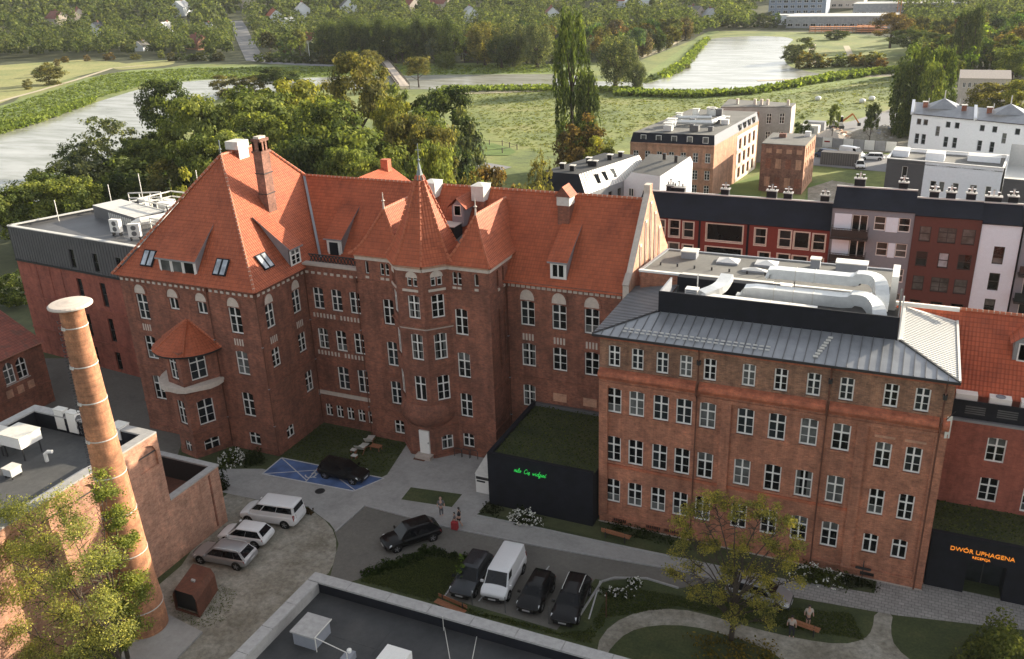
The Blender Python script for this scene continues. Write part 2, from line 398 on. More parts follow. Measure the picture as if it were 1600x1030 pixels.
# ------------------------------------------------------------------ walls and windows
def wall(mb, P, u, Wd, H, ops, m, depth=.24, zmin=0.0):
    """P: lower left corner seen from outside; ops: (u0, z0, u1, z1, rise) in wall coordinates"""
    P = Vector(P); u = Vector(u).normalized(); z = Vector((0, 0, 1)); n = u.cross(z)
    us = sorted({0.0, Wd, *[round(o[0], 4) for o in ops], *[round(o[2], 4) for o in ops]})
    zs = sorted({zmin, H, *[round(o[1], 4) for o in ops], *[round(o[3], 4) for o in ops]})
    pt = lambda a, b, d=0.0: P+u*a+z*b-n*d
    for i in range(len(us)-1):
        j = 0
        while j < len(zs)-1:
            cu = (us[i]+us[i+1])/2
            def hole(jj):
                cz = (zs[jj]+zs[jj+1])/2
                return any(o[0] < cu < o[2] and o[1] < cz < o[3] for o in ops)
            if hole(j): j += 1; continue
            k = j
            while k+1 < len(zs)-1 and not hole(k+1): k += 1
            mb.poly([pt(us[i], zs[j]), pt(us[i+1], zs[j]), pt(us[i+1], zs[k+1]), pt(us[i], zs[k+1])], m)
            j = k+1
    for o in ops:
        a, b, c, d, rise = (*o, 0.0)[:5] if len(o) == 4 else o
        mb.poly([pt(a, b), pt(a, b, depth), pt(c, b, depth), pt(c, b)][::-1], m)
        mb.poly([pt(a, d), pt(c, d), pt(c, d, depth), pt(a, d, depth)][::-1], m)
        mb.poly([pt(a, b), pt(a, d), pt(a, d, depth), pt(a, b, depth)][::-1], m)
        mb.poly([pt(c, b), pt(c, b, depth), pt(c, d, depth), pt(c, d)][::-1], m)
        if rise > 0:
            arc = [(a+(c-a)*t/8, d-rise+rise*math.sin(math.pi*t/8)**(.5 if rise > .5*(c-a)*.8 else 1)) for t in range(9)]
            for q in range(8):
                x0, x1 = arc[q], arc[q+1]
                cor = (a, d) if q < 4 else (c, d)
                mb.poly([pt(*cor), pt(*x0), pt(*x1)][::1 if q < 4 else 1], m)
                mb.poly([pt(*x0), pt(x0[0], x0[1], depth), pt(x1[0], x1[1], depth), pt(*x1)], m)
            mb.poly([pt(a, d), pt((a+c)/2, d), pt(c, d)], m) if False else None
    return mb

WIN = {}; WR = random.Random(99)
def win_meshes(w, h, style, pane, fmat):
    key = (round(w, 2), round(h, 2), style, fmat)
    if key not in WIN:
        f = MB(); t = .085 if w > .7 else .06; d = .07
        f.box(0, 0, 0, t, d, h, fmat); f.box(w-t, 0, 0, w, d, h, fmat); f.box(t, 0, 0, w-t, d+.03, t*1.25, fmat); f.box(t, 0, h-t, w-t, d, h, fmat)
        ht = h*.66
        if style in ('cross', 'casement', 'small', 'cross_wide'):
            f.box(w/2-t*.62, -.01, t, w/2+t*.62, d, h-t, fmat)
            tz = ht if style != 'small' else h*.64
            f.box(t, -.006, tz-t*.55, w-t, d-.006, tz+t*.55, fmat)
            if style in ('cross', 'cross_wide'):
                zb = ht*.5; f.box(t, .012, zb-.016, w-t, d-.012, zb+.016, fmat)
        elif style == 'double': f.box(w/2-t*.6, -.01, t, w/2+t*.6, d, h-t, fmat)
        elif style == 'transom': f.box(t, -.006, h*.5-t/2, w-t, d-.006, h*.5+t/2, fmat)
        elif style == 'triple':
            for q in (1, 2): f.box(w*q/3-t*.6, -.01, t, w*q/3+t*.6, d, h-t, fmat)
        WIN[key] = f.mesh('window')
    pk = (round(w, 2), round(h, 2), pane)
    if pk not in WIN:
        if pane == 'half':
            p = MB(); p.poly([(.03, .05, .03), (w-.03, .05, .03), (w-.03, .05, h*.33), (.03, .05, h*.33)], 'glass_b')
            p.poly([(.03, .05, h*.33), (w-.03, .05, h*.33), (w-.03, .05, h-.03), (.03, .05, h-.03)], 'glass')
        elif pane in ('blind', 'drapes', 'half_dark'):
            p = MB(); a_, b_, c_, d_ = .03, w-.03, .03, h-.03; R_ = lambda x0, z0, x1, z1, m: p.poly([(x0, .05, z0), (x1, .05, z0), (x1, .05, z1), (x0, .05, z1)], m)
            if pane == 'blind': R_(a_, c_, b_, h*.6, 'glass'); R_(a_, h*.6, b_, d_, 'glass_b')
            elif pane == 'drapes': R_(a_, c_, w*.28, d_, 'glass_b'); R_(w*.28, c_, w*.7, d_, 'glass'); R_(w*.7, c_, b_, d_, 'glass_b')
            else: R_(a_, c_, w*.5, d_, 'glass_c'); R_(w*.5, c_, b_, d_, 'glass')
        else: p = MB().poly([(.03, .05, .03), (w-.03, .05, .03), (w-.03, .05, h-.03), (.03, .05, h-.03)], pane)
        WIN[pk] = p.mesh('pane')
    return WIN[key], WIN[pk]
def window(parent, P, u, w, h, style='cross', pane='glass', inset=.12, fmat='white', sill=None):
    """P: lower left corner of the opening on the wall face, seen from outside"""
    u = Vector(u).normalized(); n = u.cross(Vector((0, 0, 1)))
    if pane in ('glass', 'glass_c') and w > .9:
        q_ = WR.random(); pane = 'drapes' if q_ < .1 else 'blind' if q_ < .18 else 'half' if q_ < .24 else 'half_dark' if q_ < .36 else 'glass_b' if q_ < .4 else pane
    fm, pm = win_meshes(w, h, style, pane, fmat)
    o = link('window', fm, parent, Vector(P)-n*inset, math.atan2(u.y, u.x)); link('pane', pm, o)
    if sill:
        k = ('sill', round(w, 2), sill)
        if k not in WIN: WIN[k] = MB().box(-.08, -.2, -.09, w+.08, inset*0+.1, 0, sill).mesh('sill')
        link('sill', WIN[k], o)
    return o

def facade(parent, name, P, u, Wd, H, wins, m, zmin=0.0, depth=.24, rise=.12, sill=None, fmat='white', inset=.12, mb=None):
    """wins: (centre, z0, z1, width, style, pane[, rise]); builds the pierced wall and sets a window in every opening"""
    P = Vector(P); u = Vector(u).normalized(); ops = []
    for wd in wins:
        c, z0, z1, w, st, pn = wd[:6]; rs = wd[6] if len(wd) > 6 else rise
        ops.append((round(c-w/2, 3), z0, round(c+w/2, 3), z1, rs))
    own = mb is None; mb = mb or MB()
    wall(mb, P, u, Wd, H, ops, m, depth, zmin)
    for wd, o in zip(wins, ops):
        if wd[4] is None: continue
        window(parent, P+u*o[0]+Vector((0, 0, o[1])), u, o[2]-o[0], o[3]-o[1], wd[4], wd[5], inset, fmat, sill)
    if own: return mb.build(name, parent)

def hip_rings(x0, x1, y0, y1, z0, xr, ya, yb, zr, prof):
    out = []
    for t, h in prof:
        out.append([(x0+(xr-x0)*t, y0+(ya-y0)*t, z0+(zr-z0)*h), (x1+(xr-x1)*t, y0+(ya-y0)*t, z0+(zr-z0)*h),
                    (x1+(xr-x1)*t, y1+(yb-y1)*t, z0+(zr-z0)*h), (x0+(xr-x0)*t, y1+(yb-y1)*t, z0+(zr-z0)*h)])
    return out
def hip_roof(mb, rings, m):
    for a, b in zip(rings[:-1], rings[1:]):
        for i in range(4):
            j = (i+1) % 4; q = [a[i], a[j], b[j], b[i]]
            pts = []
            for p in q:
                if not pts or (Vector(p)-Vector(pts[-1])).length > 1e-4: pts.append(p)
            if (Vector(pts[0])-Vector(pts[-1])).length < 1e-4: pts.pop()
            if len(pts) > 2: mb.poly(pts, m)
    return mb
def ridge_tiles(mb, pts, w=.24, step=.42, joint=True):
    """half-round ridge tiles along a polyline, each with a pale mortar joint"""
    for p, q in zip(pts[:-1], pts[1:]):
        p, q = Vector(p), Vector(q); L = (q-p).length; n = max(1, int(L/step)); d = (q-p)/n
        e = d.normalized(); a = e.cross(Vector((0, 0, 1)))
        if a.length < 1e-3: continue
        a.normalize(); b = a.cross(e)
        for i in range(n):
            s = p+d*i; r = w/2*(1+.1*random.random())
            sec = [(-r, -.06), (-r*.6, .08), (0, .13), (r*.6, .08), (r, -.06)]
            for (x0, z0), (x1, z1) in zip(sec[:-1], sec[1:]):
                mb.poly([s+a*x0+b*z0, s+d*.8+a*x0*.9+b*z0*.9, s+d*.8+a*x1*.9+b*z1*.9, s+a*x1+b*z1][::-1], 'ridge')
            if joint: mb.obox(s+d*.8-a*r*.8-b*.05, a*r*1.6, d*.2, b*.14, 'mortar')
    return mb
def dentil_row(mb, P, u, L, z, step=.62, proud=.16, m='plaster', hh=.46, ww=.32):
    P = Vector(P); u = Vector(u).normalized(); n = u.cross(Vector((0, 0, 1))); k = int(L/step)
    for i in range(k):
        s = P+u*((i+.5)*L/k-ww/2)+Vector((0, 0, z))
        mb.obox(s, u*ww, -n*(-proud*.5), Vector((0, 0, hh*.45)), m)
        mb.obox(s+u*ww*.2+Vector((0, 0, hh*.5)), u*ww*.6, n*proud*.4, Vector((0, 0, hh*.5)), 'brick')
    return mb
def lunette(mb, P, u, c, z0, w, h, m='plaster', proud=.012):
    if mb.host is not None: q = MB(); lunette(q, P, u, c, z0, w, h, m, proud); q.build('blind_arch', mb.host); return mb
    P = Vector(P); u = Vector(u).normalized(); n = u.cross(Vector((0, 0, 1))); z = Vector((0, 0, 1))
    pts = [(c-w/2, z0)]+[(c+w/2, z0)]
    arc = [(c+w/2*math.cos(math.pi*t/10), z0+h*math.sin(math.pi*t/10)**.8) for t in range(11)]
    mb.poly([P+u*a+z*b+n*proud for a, b in arc], m)
    ring = [(c+(w/2+.17)*math.cos(math.pi*t/10), z0+(h+.17)*math.sin(math.pi*t/10)**.8) for t in range(11)]
    for i in range(10):          # a projecting brick hood over the field
        a0, a1, b0, b1 = arc[i], arc[i+1], ring[i], ring[i+1]; f = lambda q, d: P+u*q[0]+z*q[1]+n*d
        mb.poly([f(a0, .07), f(b0, .07), f(b1, .07), f(a1, .07)], 'brick'); mb.poly([f(a0, .0), f(a0, .07), f(a1, .07), f(a1, 0)], 'brick')
        mb.poly([f(b0, .07), f(b0, .0), f(b1, .0), f(b1, .07)], 'brick')
    return mb
def belt(mb, P, u, L, z, h=.22, proud=.1, m='brick', back=.0):
    if mb.host is not None: q = MB(); belt(q, P, u, L, z, h, proud, m, back); q.build('string_course', mb.host); return mb
    P = Vector(P); u = Vector(u).normalized(); n = u.cross(Vector((0, 0, 1)))
    return mb.obox(P+Vector((0, 0, z))-n*back, u*L, n*(proud+back), Vector((0, 0, h)), m)
X, Y, Z = (1, 0, 0), (0, 1, 0), (0, 0, 1)
def rebase(root, loc):
    loc = Vector(loc); root.location = loc
    for c in root.children: c.location = Vector(c.location)-loc

# ================================================================== the main brick building
FL = [-.35, 0]
PROF = [(0, 0), (.16, .07), (.34, .21), (.55, .43), (1, 1)]
def main_building():
    B = thing('brick_mansion', 'largest red brick building with steep orange tiled roofs, left wing and pointed octagonal tower', 'building')
    g, c, h = 'glass', 'glass_c', 'cross'
    # ---- left wing
    P = (-63.1, 54.5, 0)
    facade(B, 'wing_wall', P, X, 15.0, 15.5, [
        (2.15, 11.36, 13.8, 1.3, h, c), (2.15, 7.5, 9.77, 1.3, h, g), (2.1, 3.36, 5.79, 1.3, h, g),
        (5.9, 12.77, 13.87, 1.05, 'double', c), (9.05, 12.77, 13.87, 1.05, 'double', c),
        (12.5, 11.4, 13.8, 1.32, h, c), (12.5, 7.53, 9.78, 1.32, h, c), (12.4, 3.45, 5.8, 1.3, h, g), (12.5, .61, 1.87, 1.25, 'small', g)], 'brick', sill='brick')
    facade(B, 'wing_side_wall', (-48.1, 54.5, 0), Y, 6.7, 15.5, [
        (1.52, 11.72, 13.88, 1.15, h, c), (1.52, 8.07, 9.85, 1.1, h, g), (5.2, 11.72, 13.86, 1.15, h, c), (5.25, 7.92, 9.77, 1.1, h, g),
        (5.5, 3.83, 5.88, 1.1, h, g), (1.97, .86, 2.05, 1.1, 'small', g)], 'brick', sill='brick')
    b = MB(); b.poly([(-63.1, 73.5, 0), (-63.1, 54.5, 0), (-63.1, 54.5, 15.5), (-63.1, 73.5, 15.5)], 'brick')
    b.poly([(-48.1, 73.5, 0), (-63.1, 73.5, 0), (-63.1, 73.5, 15.5), (-48.1, 73.5, 15.5)], 'brick'); b.build('wing_back_wall', B)
    d = MB(); d.host = B
    for z in (6.55, 2.9): belt(d, P, X, 15.0, z, .2, .09)
    belt(d, P, X, 15.0, 0, .55, .12); belt(d, (-48.1, 54.5, 0), Y, 6.7, 0, .55, .12)
    belt(d, (-48.1, 54.5, 0), Y, 6.7, 6.55, .2, .09)
    for cc in (2.15, 12.5):
        lunette(d, P, X, cc, 13.86, 1.3, .85)
        for k in range(4): d.obox((-63.1+cc-.48+k*.27, 54.5, 10.3), (.13, 0, 0), (0, -.03, 0), (0, 0, .62), 'plaster')
    for cc in (5.9, 9.05): lunette(d, P, X, cc, 13.92, 1.25, .8)
    for cc in (1.52, 5.2):
        lunette(d, (-48.1, 54.5, 0), Y, cc, 13.93, 1.15, .85)
        for k in range(4): d.obox((-48.1, 54.5+cc-.45+k*.25, 10.35), (.03, 0, 0), (0, .12, 0), (0, 0, .6), 'plaster')
    for (px, py, w_, d_) in ((-63.1, 54.5, .0, .0),): pass
    d.build('ornament', B, kind='stuff')
    k = MB(); dentil_row(k, P, X, 15.0, 14.95); dentil_row(k, (-48.1, 54.5, 0), Y, 6.7, 14.95)
    belt(k, P, X, 15.0, 15.36, .16, .28, 'brick', -.1); belt(k, (-48.1, 54.5, 0), Y, 6.7, 15.36, .16, .28, 'brick', -.1)
    dentil_row(k, (-48.1, 61.2, 0), X, 6.0, 15.0); dentil_row(k, (-29.6, 63.7, 0), X, 10.5, 15.0, .45)
    belt(k, (-29.6, 63.7, 0), X, 10.7, 15.4, .14, .25, 'brick', -.1)
    k.build('cornice', B, kind='stuff')
    r = MB(); hip_roof(r, hip_rings(-63.45, -47.75, 54.1, 74.0, 15.5, -55.6, 61.4, 66.7, 25.0, [(0, 0), (.1, .075), (1, 1)]), 'tile')
    RF = r.build('wing_roof', B)
    t = MB(); e = [(-63.45, 54.1, 15.55), (-47.75, 54.1, 15.55), (-47.75, 74, 15.55), (-63.45, 74, 15.55)]
    a_, b_ = (-55.6, 61.4, 25.03), (-55.6, 66.7, 25.03)
    ridge_tiles(t, [e[1], a_, b_, e[2]]); ridge_tiles(t, [e[0], a_])
    t.build('ridge_tiles', RF, kind='stuff')
    MB().tube([(-55.6, 61.4, 25), (-55.6, 61.4, 26.3)], .05, 'lead', 6).lathe((-55.6, 61.4, 25.5), [(0, -.15), (.15, 0), (0, .15)], 'lead', 8).build('finial', B)
    # dormers and rooflights of the wing
    def shed_dormer(x0, x1, y, z0, z1, yb, zb, style, n=1, ax='y', pane='glass'):
        """front face at y (or x for ax='x'), flat tiled roof running back to the main slope"""
        f = (lambda a, b_, z: (a, b_, z)) if ax == 'y' else (lambda a, b_, z: (b_, a, z))
        q = MB(); o = .18
        pts = [f(x0-o, y-.25*(1 if ax == 'y' else -1), z1+.05), f(x1+o, y-.25*(1 if ax == 'y' else -1), z1+.05), f(x1+o, yb, zb), f(x0-o, yb, zb)]
        if ax != 'y': pts = pts[::-1]
        q.poly(pts, 'tile'); q.poly([(p[0], p[1], p[2]-.14) for p in pts[::-1]], 'zinc')
        for i in range(4):
            a, b2 = pts[i], pts[(i+1) % 4]; q.poly([a, (a[0], a[1], a[2]-.14), (b2[0], b2[1], b2[2]-.14), b2], 'zinc')
        D = q.build('dormer', B)
        s = MB()
        for xx in (x0, x1):
            tri = [f(xx, y, z0), f(xx, y, z1), f(xx, yb, zb-.1)]
            s.poly(tri, 'zinc')
        s.build('cheek', D)
        w = MB(); 
        if ax == 'y': w.box(x0, y, z0, x1, y+.1, z1, 'white')
        else: w.box(y-.1, x0, z0, y, x1, z1, 'white')
        w.build('dormer_front', D)
        return D
    def win_on(parent, P, u, w, hh, st, pane='glass', **kw): window(parent, P, u, w, hh, st, pane, -.06, **kw)
    D = shed_dormer(-58.4, -54.3, 54.85, 15.95, 17.35, 57.6, 19.95, 'triple')
    for q in range(3): win_on(D, (-58.25+q*1.3, 54.85, 16.05), X, 1.2, 1.2, 'plain')
    D = shed_dormer(59.75, 61.25, -48.25, 15.9, 17.5, -51.55, 20.2, 'cross', ax='x')
    win_on(D, (-48.25, 59.85, 15.98), Y, 1.25, 1.4, 'cross')
    def rooflight(cx, cy, cz, u, v, w, hh):
        u, v = Vector(u).normalized(), Vector(v).normalized(); n = u.cross(v); cpt = Vector((cx, cy, cz))
        m_ = MB(); 
        m_.obox(cpt-u*w/2-v*hh/2-n*.05, u*w, v*hh, n*.14, 'black')
        o = m_.build('rooflight', B); p_ = MB(); q = w/2-.12
        for s in (-1, 1):
            a = cpt+u*(s*w/4)+n*.1
            p_.poly([a-u*q*.42-v*(hh/2-.1), a+u*q*.42-v*(hh/2-.1), a+u*q*.42+v*(hh/2-.1), a-u*q*.42+v*(hh/2-.1)], 'glass_sky')
        p_.build('pane', o)
    sl = (0, 7.2, 9.55)
    rooflight(-60.0, 55.3, 16.95, X, sl, 1.35, 1.5); rooflight(-51.95, 55.3, 16.95, X, sl, 1.35, 1.5)
    rooflight(-49.15, 57.5, 17.08, Y, (-7.8, 0, 9.6), 1.3, 1.5)
    # wing chimneys
    ch = MB(); ch.box(-52.45, 61.9, 19, -51.55, 63.0, 25.3, 'brick_ruin')
    CH = ch.build('chimney', B)
    q = MB(); q.box(-52.55, 61.8, 25.2, -51.45, 63.1, 25.4, 'brick_ruin'); q.box(-52.52, 61.84, 23.4, -51.48, 63.06, 23.48, 'dark'); q.box(-52.52, 61.84, 21.6, -51.48, 63.06, 21.66, 'dark')
    for xx in (-52.45, -51.78): q.box(xx, 61.9, 25.4, xx+.23, 63.0, 26.2, 'brick_ruin')
    for yy in (61.9, 62.34, 62.78): q.box(-52.45, yy, 25.4, -51.55, yy+.22, 26.2, 'brick_ruin')
    q.box(-52.5, 61.85, 26.2, -51.5, 63.05, 26.45, 'brick_ruin'); q.box(-52.3, 62.0, 26.45, -51.7, 62.9, 26.62, 'plaster')
    q.build('chimney_cap', CH)
    ch = MB(); ch.box(-56.3, 63.1, 22, -55.1, 64.4, 25.15, 'brick'); ch.box(-55.1, 63.1, 22.5, -55.02, 64.4, 25.15, 'offwhite'); ch.box(-56.4, 63.0, 25.15, -54.98, 64.5, 25.85, 'offwhite'); ch.build('chimney', B)
    # ---- bay of the left wing
    V = [(-58.4, 54.5), (-56.9, 52.0), (-54.75, 51.55), (-53.3, 54.5)]
    for i, ws in ((0, []), (1, [(1.1, 7.5, 9.9, 1.1, h, c), (1.1, 3.1, 5.45, 1.1, h, g), (1.1, .2, 1.45, .95, 'small', g)]),
                  (2, [(1.5, 7.3, 9.75, 1.45, h, c), (1.5, 2.95, 5.35, 1.45, h, g), (1.5, .2, 1.5, 1.4, 'small', g)])):
        a, b2 = Vector((*V[i], 0)), Vector((*V[i+1], 0)); facade(B, 'bay_wall', a, b2-a, (b2-a).length, 10.2, ws, 'brick', sill='brick')
    q = MB(); q.host = B
    for i in range(3):
        a, b2 = Vector((*V[i], 0)), Vector((*V[i+1], 0)); L = (b2-a).length
        belt(q, a, b2-a, L, 6.1, .2, .1); belt(q, a, b2-a, L, 2.25, .15, .08); belt(q, a, b2-a, L, 0, .5, .1)
    q.build('bay_trim', B)
    q = MB(); n_ = 14; cen = (-56.0, 54.5)
    arc = [(cen[0]+3.05*math.cos(math.pi+math.pi*t/n_), cen[1]+3.4*math.sin(math.pi+math.pi*t/n_)) for t in range(n_+1)]
    for i in range(n_):
        a, b2 = arc[i], arc[i+1]; dz = .12*abs(math.sin(i*math.pi/3.5)); dz2 = .12*abs(math.sin((i+1)*math.pi/3.5))
        q.poly([(*a, 6.55-dz), (*b2, 6.55-dz2), (*b2, 6.95), (*a, 6.95)], 'plaster'); q.poly([(*a, 6.95), (*b2, 6.95), (*cen, 7.15)], 'plaster')
    q.build('bay_band', B)
    q = MB(); rr = [(3.35, 9.85), (2.3, 10.55), (1.1, 11.35), (0.02, 12.0)]
    q.lathe((-56.0, 54.5, 0), rr, 'tile', 12, math.pi, 2*math.pi); q.lathe((-56.0, 54.5, 0), [(3.35, 9.85), (3.3, 9.66), (2.4, 9.7)], 'dark', 12, math.pi, 2*math.pi)
    BR = q.build('bay_roof', B); t = MB()
    for k in (0, 4, 8, 12):
        an = math.pi+math.pi*k/12; ridge_tiles(t, [(-56+r_*math.cos(an), 54.5+r_*math.sin(an), z_+.02) for r_, z_ in rr], .16, .3, False)
    t.build('ridge_tiles', BR, kind='stuff')
    # ---- middle part with roof terrace
    P = (-48.1, 61.2, 0)
    ws = [(x+48.1, z0, z1, w, s, p) for x, z0, z1, w, s, p in (
        (-46.88, 11.65, 13.72, 1.12, h, c), (-44.95, 11.65, 13.72, 1.12, h, c), (-43.03, 11.65, 13.72, 1.12, h, g),
        (-46.88, 7.76, 9.8, 1.12, h, g), (-44.95, 7.76, 9.8, 1.12, h, c), (-43.03, 7.76, 9.8, 1.12, h, g),
        (-45.17, 3.88, 6.2, 1.2, h, c), (-43.03, 3.88, 6.2, 1.2, h, c),
        (-47.24, .8, 2.1, .78, 'small', g), (-46.04, .8, 2.1, .78, 'small', g), (-44.86, .8, 2.1, .78, 'small', g), (-43.65, .8, 2.1, .78, 'small', g), (-42.55, .8, 2.1, .78, 'small', g))]
    facade(B, 'middle_wall', P, X, 6.0, 15.9, ws, 'brick', sill='brick')
    q = MB(); q.host = B; belt(q, P, X, 6.0, 15.75, .2, .14, 'stone', .5); belt(q, P, X, 6.0, 3.1, .36, .1, 'plaster'); belt(q, P, X, 6.0, 0, .5, .1)
    for z in (10.62, 6.95):
        belt(q, P, X, 6.0, z, .12, .1)
        for k in range(14):
            if k != 7: q.obox((-48.1+.5+k*.36, 61.2, z+.25), (.16, 0, 0), (0, -.05, 0), (0, 0, .4), 'plaster')
    q.build('ornament', B, kind='stuff')
    MB().poly([(-48.1, 61.4, 15.2), (-42.1, 61.4, 15.2), (-42.1, 64, 15.2), (-48.1, 64, 15.2)], 'dark_roof').build('terrace', B)
    q = MB()
    for k in range(16):
        x0 = -47.7+k*.35; q.bar((x0, 61.75, 15.9), (x0+.35, 61.75, 16.55), .07, 'dark'); q.bar((x0+.35, 61.75, 15.9), (x0, 61.75, 16.55), .07, 'dark')
    q.bar((-47.8, 61.75, 16.58), (-42.1, 61.75, 16.58), .09, 'dark'); q.build('railing', B)
    # ---- main roof
    r = MB(); zr, yr = 21.7, 69.0
    r.poly([(-53.2, 63.35, 15.35), (-18.9, 63.35, 15.35), (-18.9, yr, zr), (-53.2, yr, zr)], 'tile')
    r.poly([(-18.9, 74.65, 15.35), (-53.2, 74.65, 15.35), (-53.2, yr, zr), (-18.9, yr, zr)], 'tile')
    MR = r.build('main_roof', B)
    t = MB(); ridge_tiles(t, [(-52.9, yr, zr+.05), (-19.1, yr, zr+.05)]); t.build('ridge_tiles', MR, kind='stuff')
    q = MB(); q.bar((-52.75, 69, 21.75), (-47.85, 63.5, 15.7), .22, 'zinc', .06); q.build('valley_gutter', MR)
    b = MB(); b.poly([(-18.9, 74.3, 0), (-48.1, 74.3, 0), (-48.1, 74.3, 15.4), (-18.9, 74.3, 15.4)], 'brick'); b.build('back_wall', B)
    # dormers of the main roof
    D = shed_dormer(-47.35, -45.75, 64.0, 15.3, 17.4, 67.2, 19.7, 'door')
    MB().box(-47.2, 63.9, 15.35, -45.9, 64.02, 17.25, 'white').build('door_frame', D); MB().box(-47.0, 63.85, 15.4, -46.1, 63.95, 17.1, 'black').build('door', D)
    D = shed_dormer(-25.65, -24.25, 63.85, 16.0, 17.45, 67.2, 19.75, 'cross')
    win_on(D, (-25.5, 63.85, 16.1), X, 1.1, 1.2, 'double')
    # chimneys of the main roof
    for x, tall in ((-38.4, 22.2), (-33.7, 22.2)):
        q = MB(); q.box(x-.5, 67.6, 20, x+.5, 68.9, 20.9, 'brick'); q.box(x-.58, 67.5, 20.9, x+.58, 69.0, tall, 'offwhite')
        q.poly([(x-.66, 67.42, tall), (x+.66, 67.42, tall), (x, 68.25, tall+.16)], 'offwhite'); q.poly([(x+.66, 67.42, tall), (x+.66, 69.08, tall), (x, 68.25, tall+.16)], 'offwhite')
        q.poly([(x+.66, 69.08, tall), (x-.66, 69.08, tall), (x, 68.25, tall+.16)], 'offwhite'); q.poly([(x-.66, 69.08, tall), (x-.66, 67.42, tall), (x, 68.25, tall+.16)], 'offwhite')
        q.build('chimney', B)
    x = -25.7; q = MB(); q.box(x-.5, 67.1, 19, x+.5, 68.3, 21.2, 'brick'); q.box(x-.55, 67.05, 21.2, x+.55, 68.35, 22.0, 'offwhite')
    q.poly([(x-.7, 66.95, 21.95), (x+.7, 66.95, 21.95), (x, 66.95, 22.75)], 'brick'); q.poly([(x+.7, 68.45, 21.95), (x-.7, 68.45, 21.95), (x, 68.45, 22.75)], 'brick')
    q.poly([(x+.75, 66.9, 21.9), (x+.75, 68.5, 21.9), (x, 68.5, 22.8), (x, 66.9, 22.8)], 'tile'); q.poly([(x-.75, 68.5, 21.9), (x-.75, 66.9, 21.9), (x, 66.9, 22.8), (x, 68.5, 22.8)], 'tile'); q.build('chimney', B)
    # rear cross roof with chimney, only its tip shows
    q = MB(); q.poly([(-45.2, 69.2, 20.0), (-45.2, 76, 20.0), (-47.6, 76, 21.5), (-47.6, 69.2, 21.5)], 'tile'); q.poly([(-50.3, 76, 20.0), (-50.3, 69.2, 20.0), (-47.6, 69.2, 21.5), (-47.6, 76, 21.5)], 'tile'); q.build('rear_roof', B)
    q = MB(); q.box(-47.75, 74.7, 19.5, -46.95, 75.4, 22.3, 'brick_band'); q.build('chimney', B)
    # ---- tower block
    P = (-42.1, 60.6, 0)
    ws = []
    for cx in (-39.22, -32.3):
        ws += [(cx+42.1, 11.35, 13.7, 1.18, h, g), (cx+42.1, 7.45, 9.78, 1.18, h, c), (cx+42.1, 3.7, 5.98, 1.15, h, g), (cx+42.1, .73, 2.1, 1.1, 'small', g)]
    ws += [(1.07, 15.8, 16.93, .36, 'plain', g, .18), (2.56, 15.8, 16.9, .4, 'transom', g, .2), (3.04, 15.8, 16.9, .4, 'transom', g, .2),
           (9.39, 15.72, 16.87, .4, 'transom', g, .2), (9.84, 15.72, 16.87, .4, 'transom', g, .2), (11.37, 15.8, 16.87, .4, 'plain', g, .18)]
    facade(B, 'tower_wall', P, X, 12.5, 17.5, ws, 'brick', sill='brick')
    ws = [(1.6+k*1.1, 15.4, 16.85, .36, None, None, .18) for k in range(3)]+[(1.7+k*1.0, 8.0, 13.4, .34, None, None, .17) for k in range(3)]
    q = MB(); facade(B, 'x', (-29.6, 60.6, 0), Y, 8.5, 17.5, ws, 'brick', mb=q, depth=.5)
    q.poly([(-30.05, 60.6, 0), (-30.05, 69, 0), (-30.05, 69, 17.5), (-30.05, 60.6, 17.5)], 'brick')
    q.build('tower_side_wall', B)
    b = MB(); b.poly([(-42.1, 69, 0), (-42.1, 60.6, 0), (-42.1, 60.6, 17.5), (-42.1, 69, 17.5)], 'brick'); b.build('tower_side_wall', B)
    q = MB(); q.host = B
    for (a, u_, L) in ((P, X, 12.5), ((-29.6, 60.6, 0), Y, 5.0)):
        belt(q, a, u_, L, 15.1, .14, .09); belt(q, a, u_, L, 17.05, .26, .1, 'plaster'); belt(q, a, u_, L, 17.36, .2, .22, 'brick_pale')
        belt(q, a, u_, L, 6.5, .18, .08); belt(q, a, u_, L, 2.75, .2, .09); belt(q, a, u_, L, 0, .55, .12)
    for xx in (-41.03, -39.55, -39.05, -32.73, -32.27, -30.73): q.obox((xx-.17, 60.6, 15.42), (.34, 0, 0), (0, -.05, 0), (0, 0, .2), 'plaster')
    for k in range(3): q.obox((-29.6, 60.6+1.45+k*1.1, 15.05), (.12, 0, 0), (0, .3, 0), (0, 0, .2), 'plaster')
    q.build('ornament', B, kind='stuff')
    # octagonal stair tower
    s = 2.35; cx, y0 = -35.95, 59.0; V = [(cx-s/2-s*.7071, y0+s*.7071), (cx-s/2, y0), (cx+s/2, y0), (cx+s/2+s*.7071, y0+s*.7071)]
    for i in range(3):
        a, b2 = Vector((*V[i], 0)), Vector((*V[i+1], 0)); mid = s/2+(.2 if i == 1 else 0)
        ws = [(mid-.27, 15.78, 16.95, .42, 'transom', 'glass', .21), (mid+.27, 15.78, 16.95, .42, 'transom', 'glass', .21), (mid, 13.0, 15.05, 1.1, 'cross_wide', 'glass'),
              (mid, 9.25, 11.63, 1.12, 'cross_wide', 'glass_c'), (mid, 5.45, 7.78, 1.1, 'casement' if i == 1 else 'cross_wide', 'glass')]
        if i == 2: ws.append((mid, .65, 2.05, 1.05, 'casement', 'glass'))
        facade(B, 'stair_tower_wall', a, b2-a, s, 17.6, ws, 'brick', inset=.1, sill='brick')
    q = MB(); q.host = B
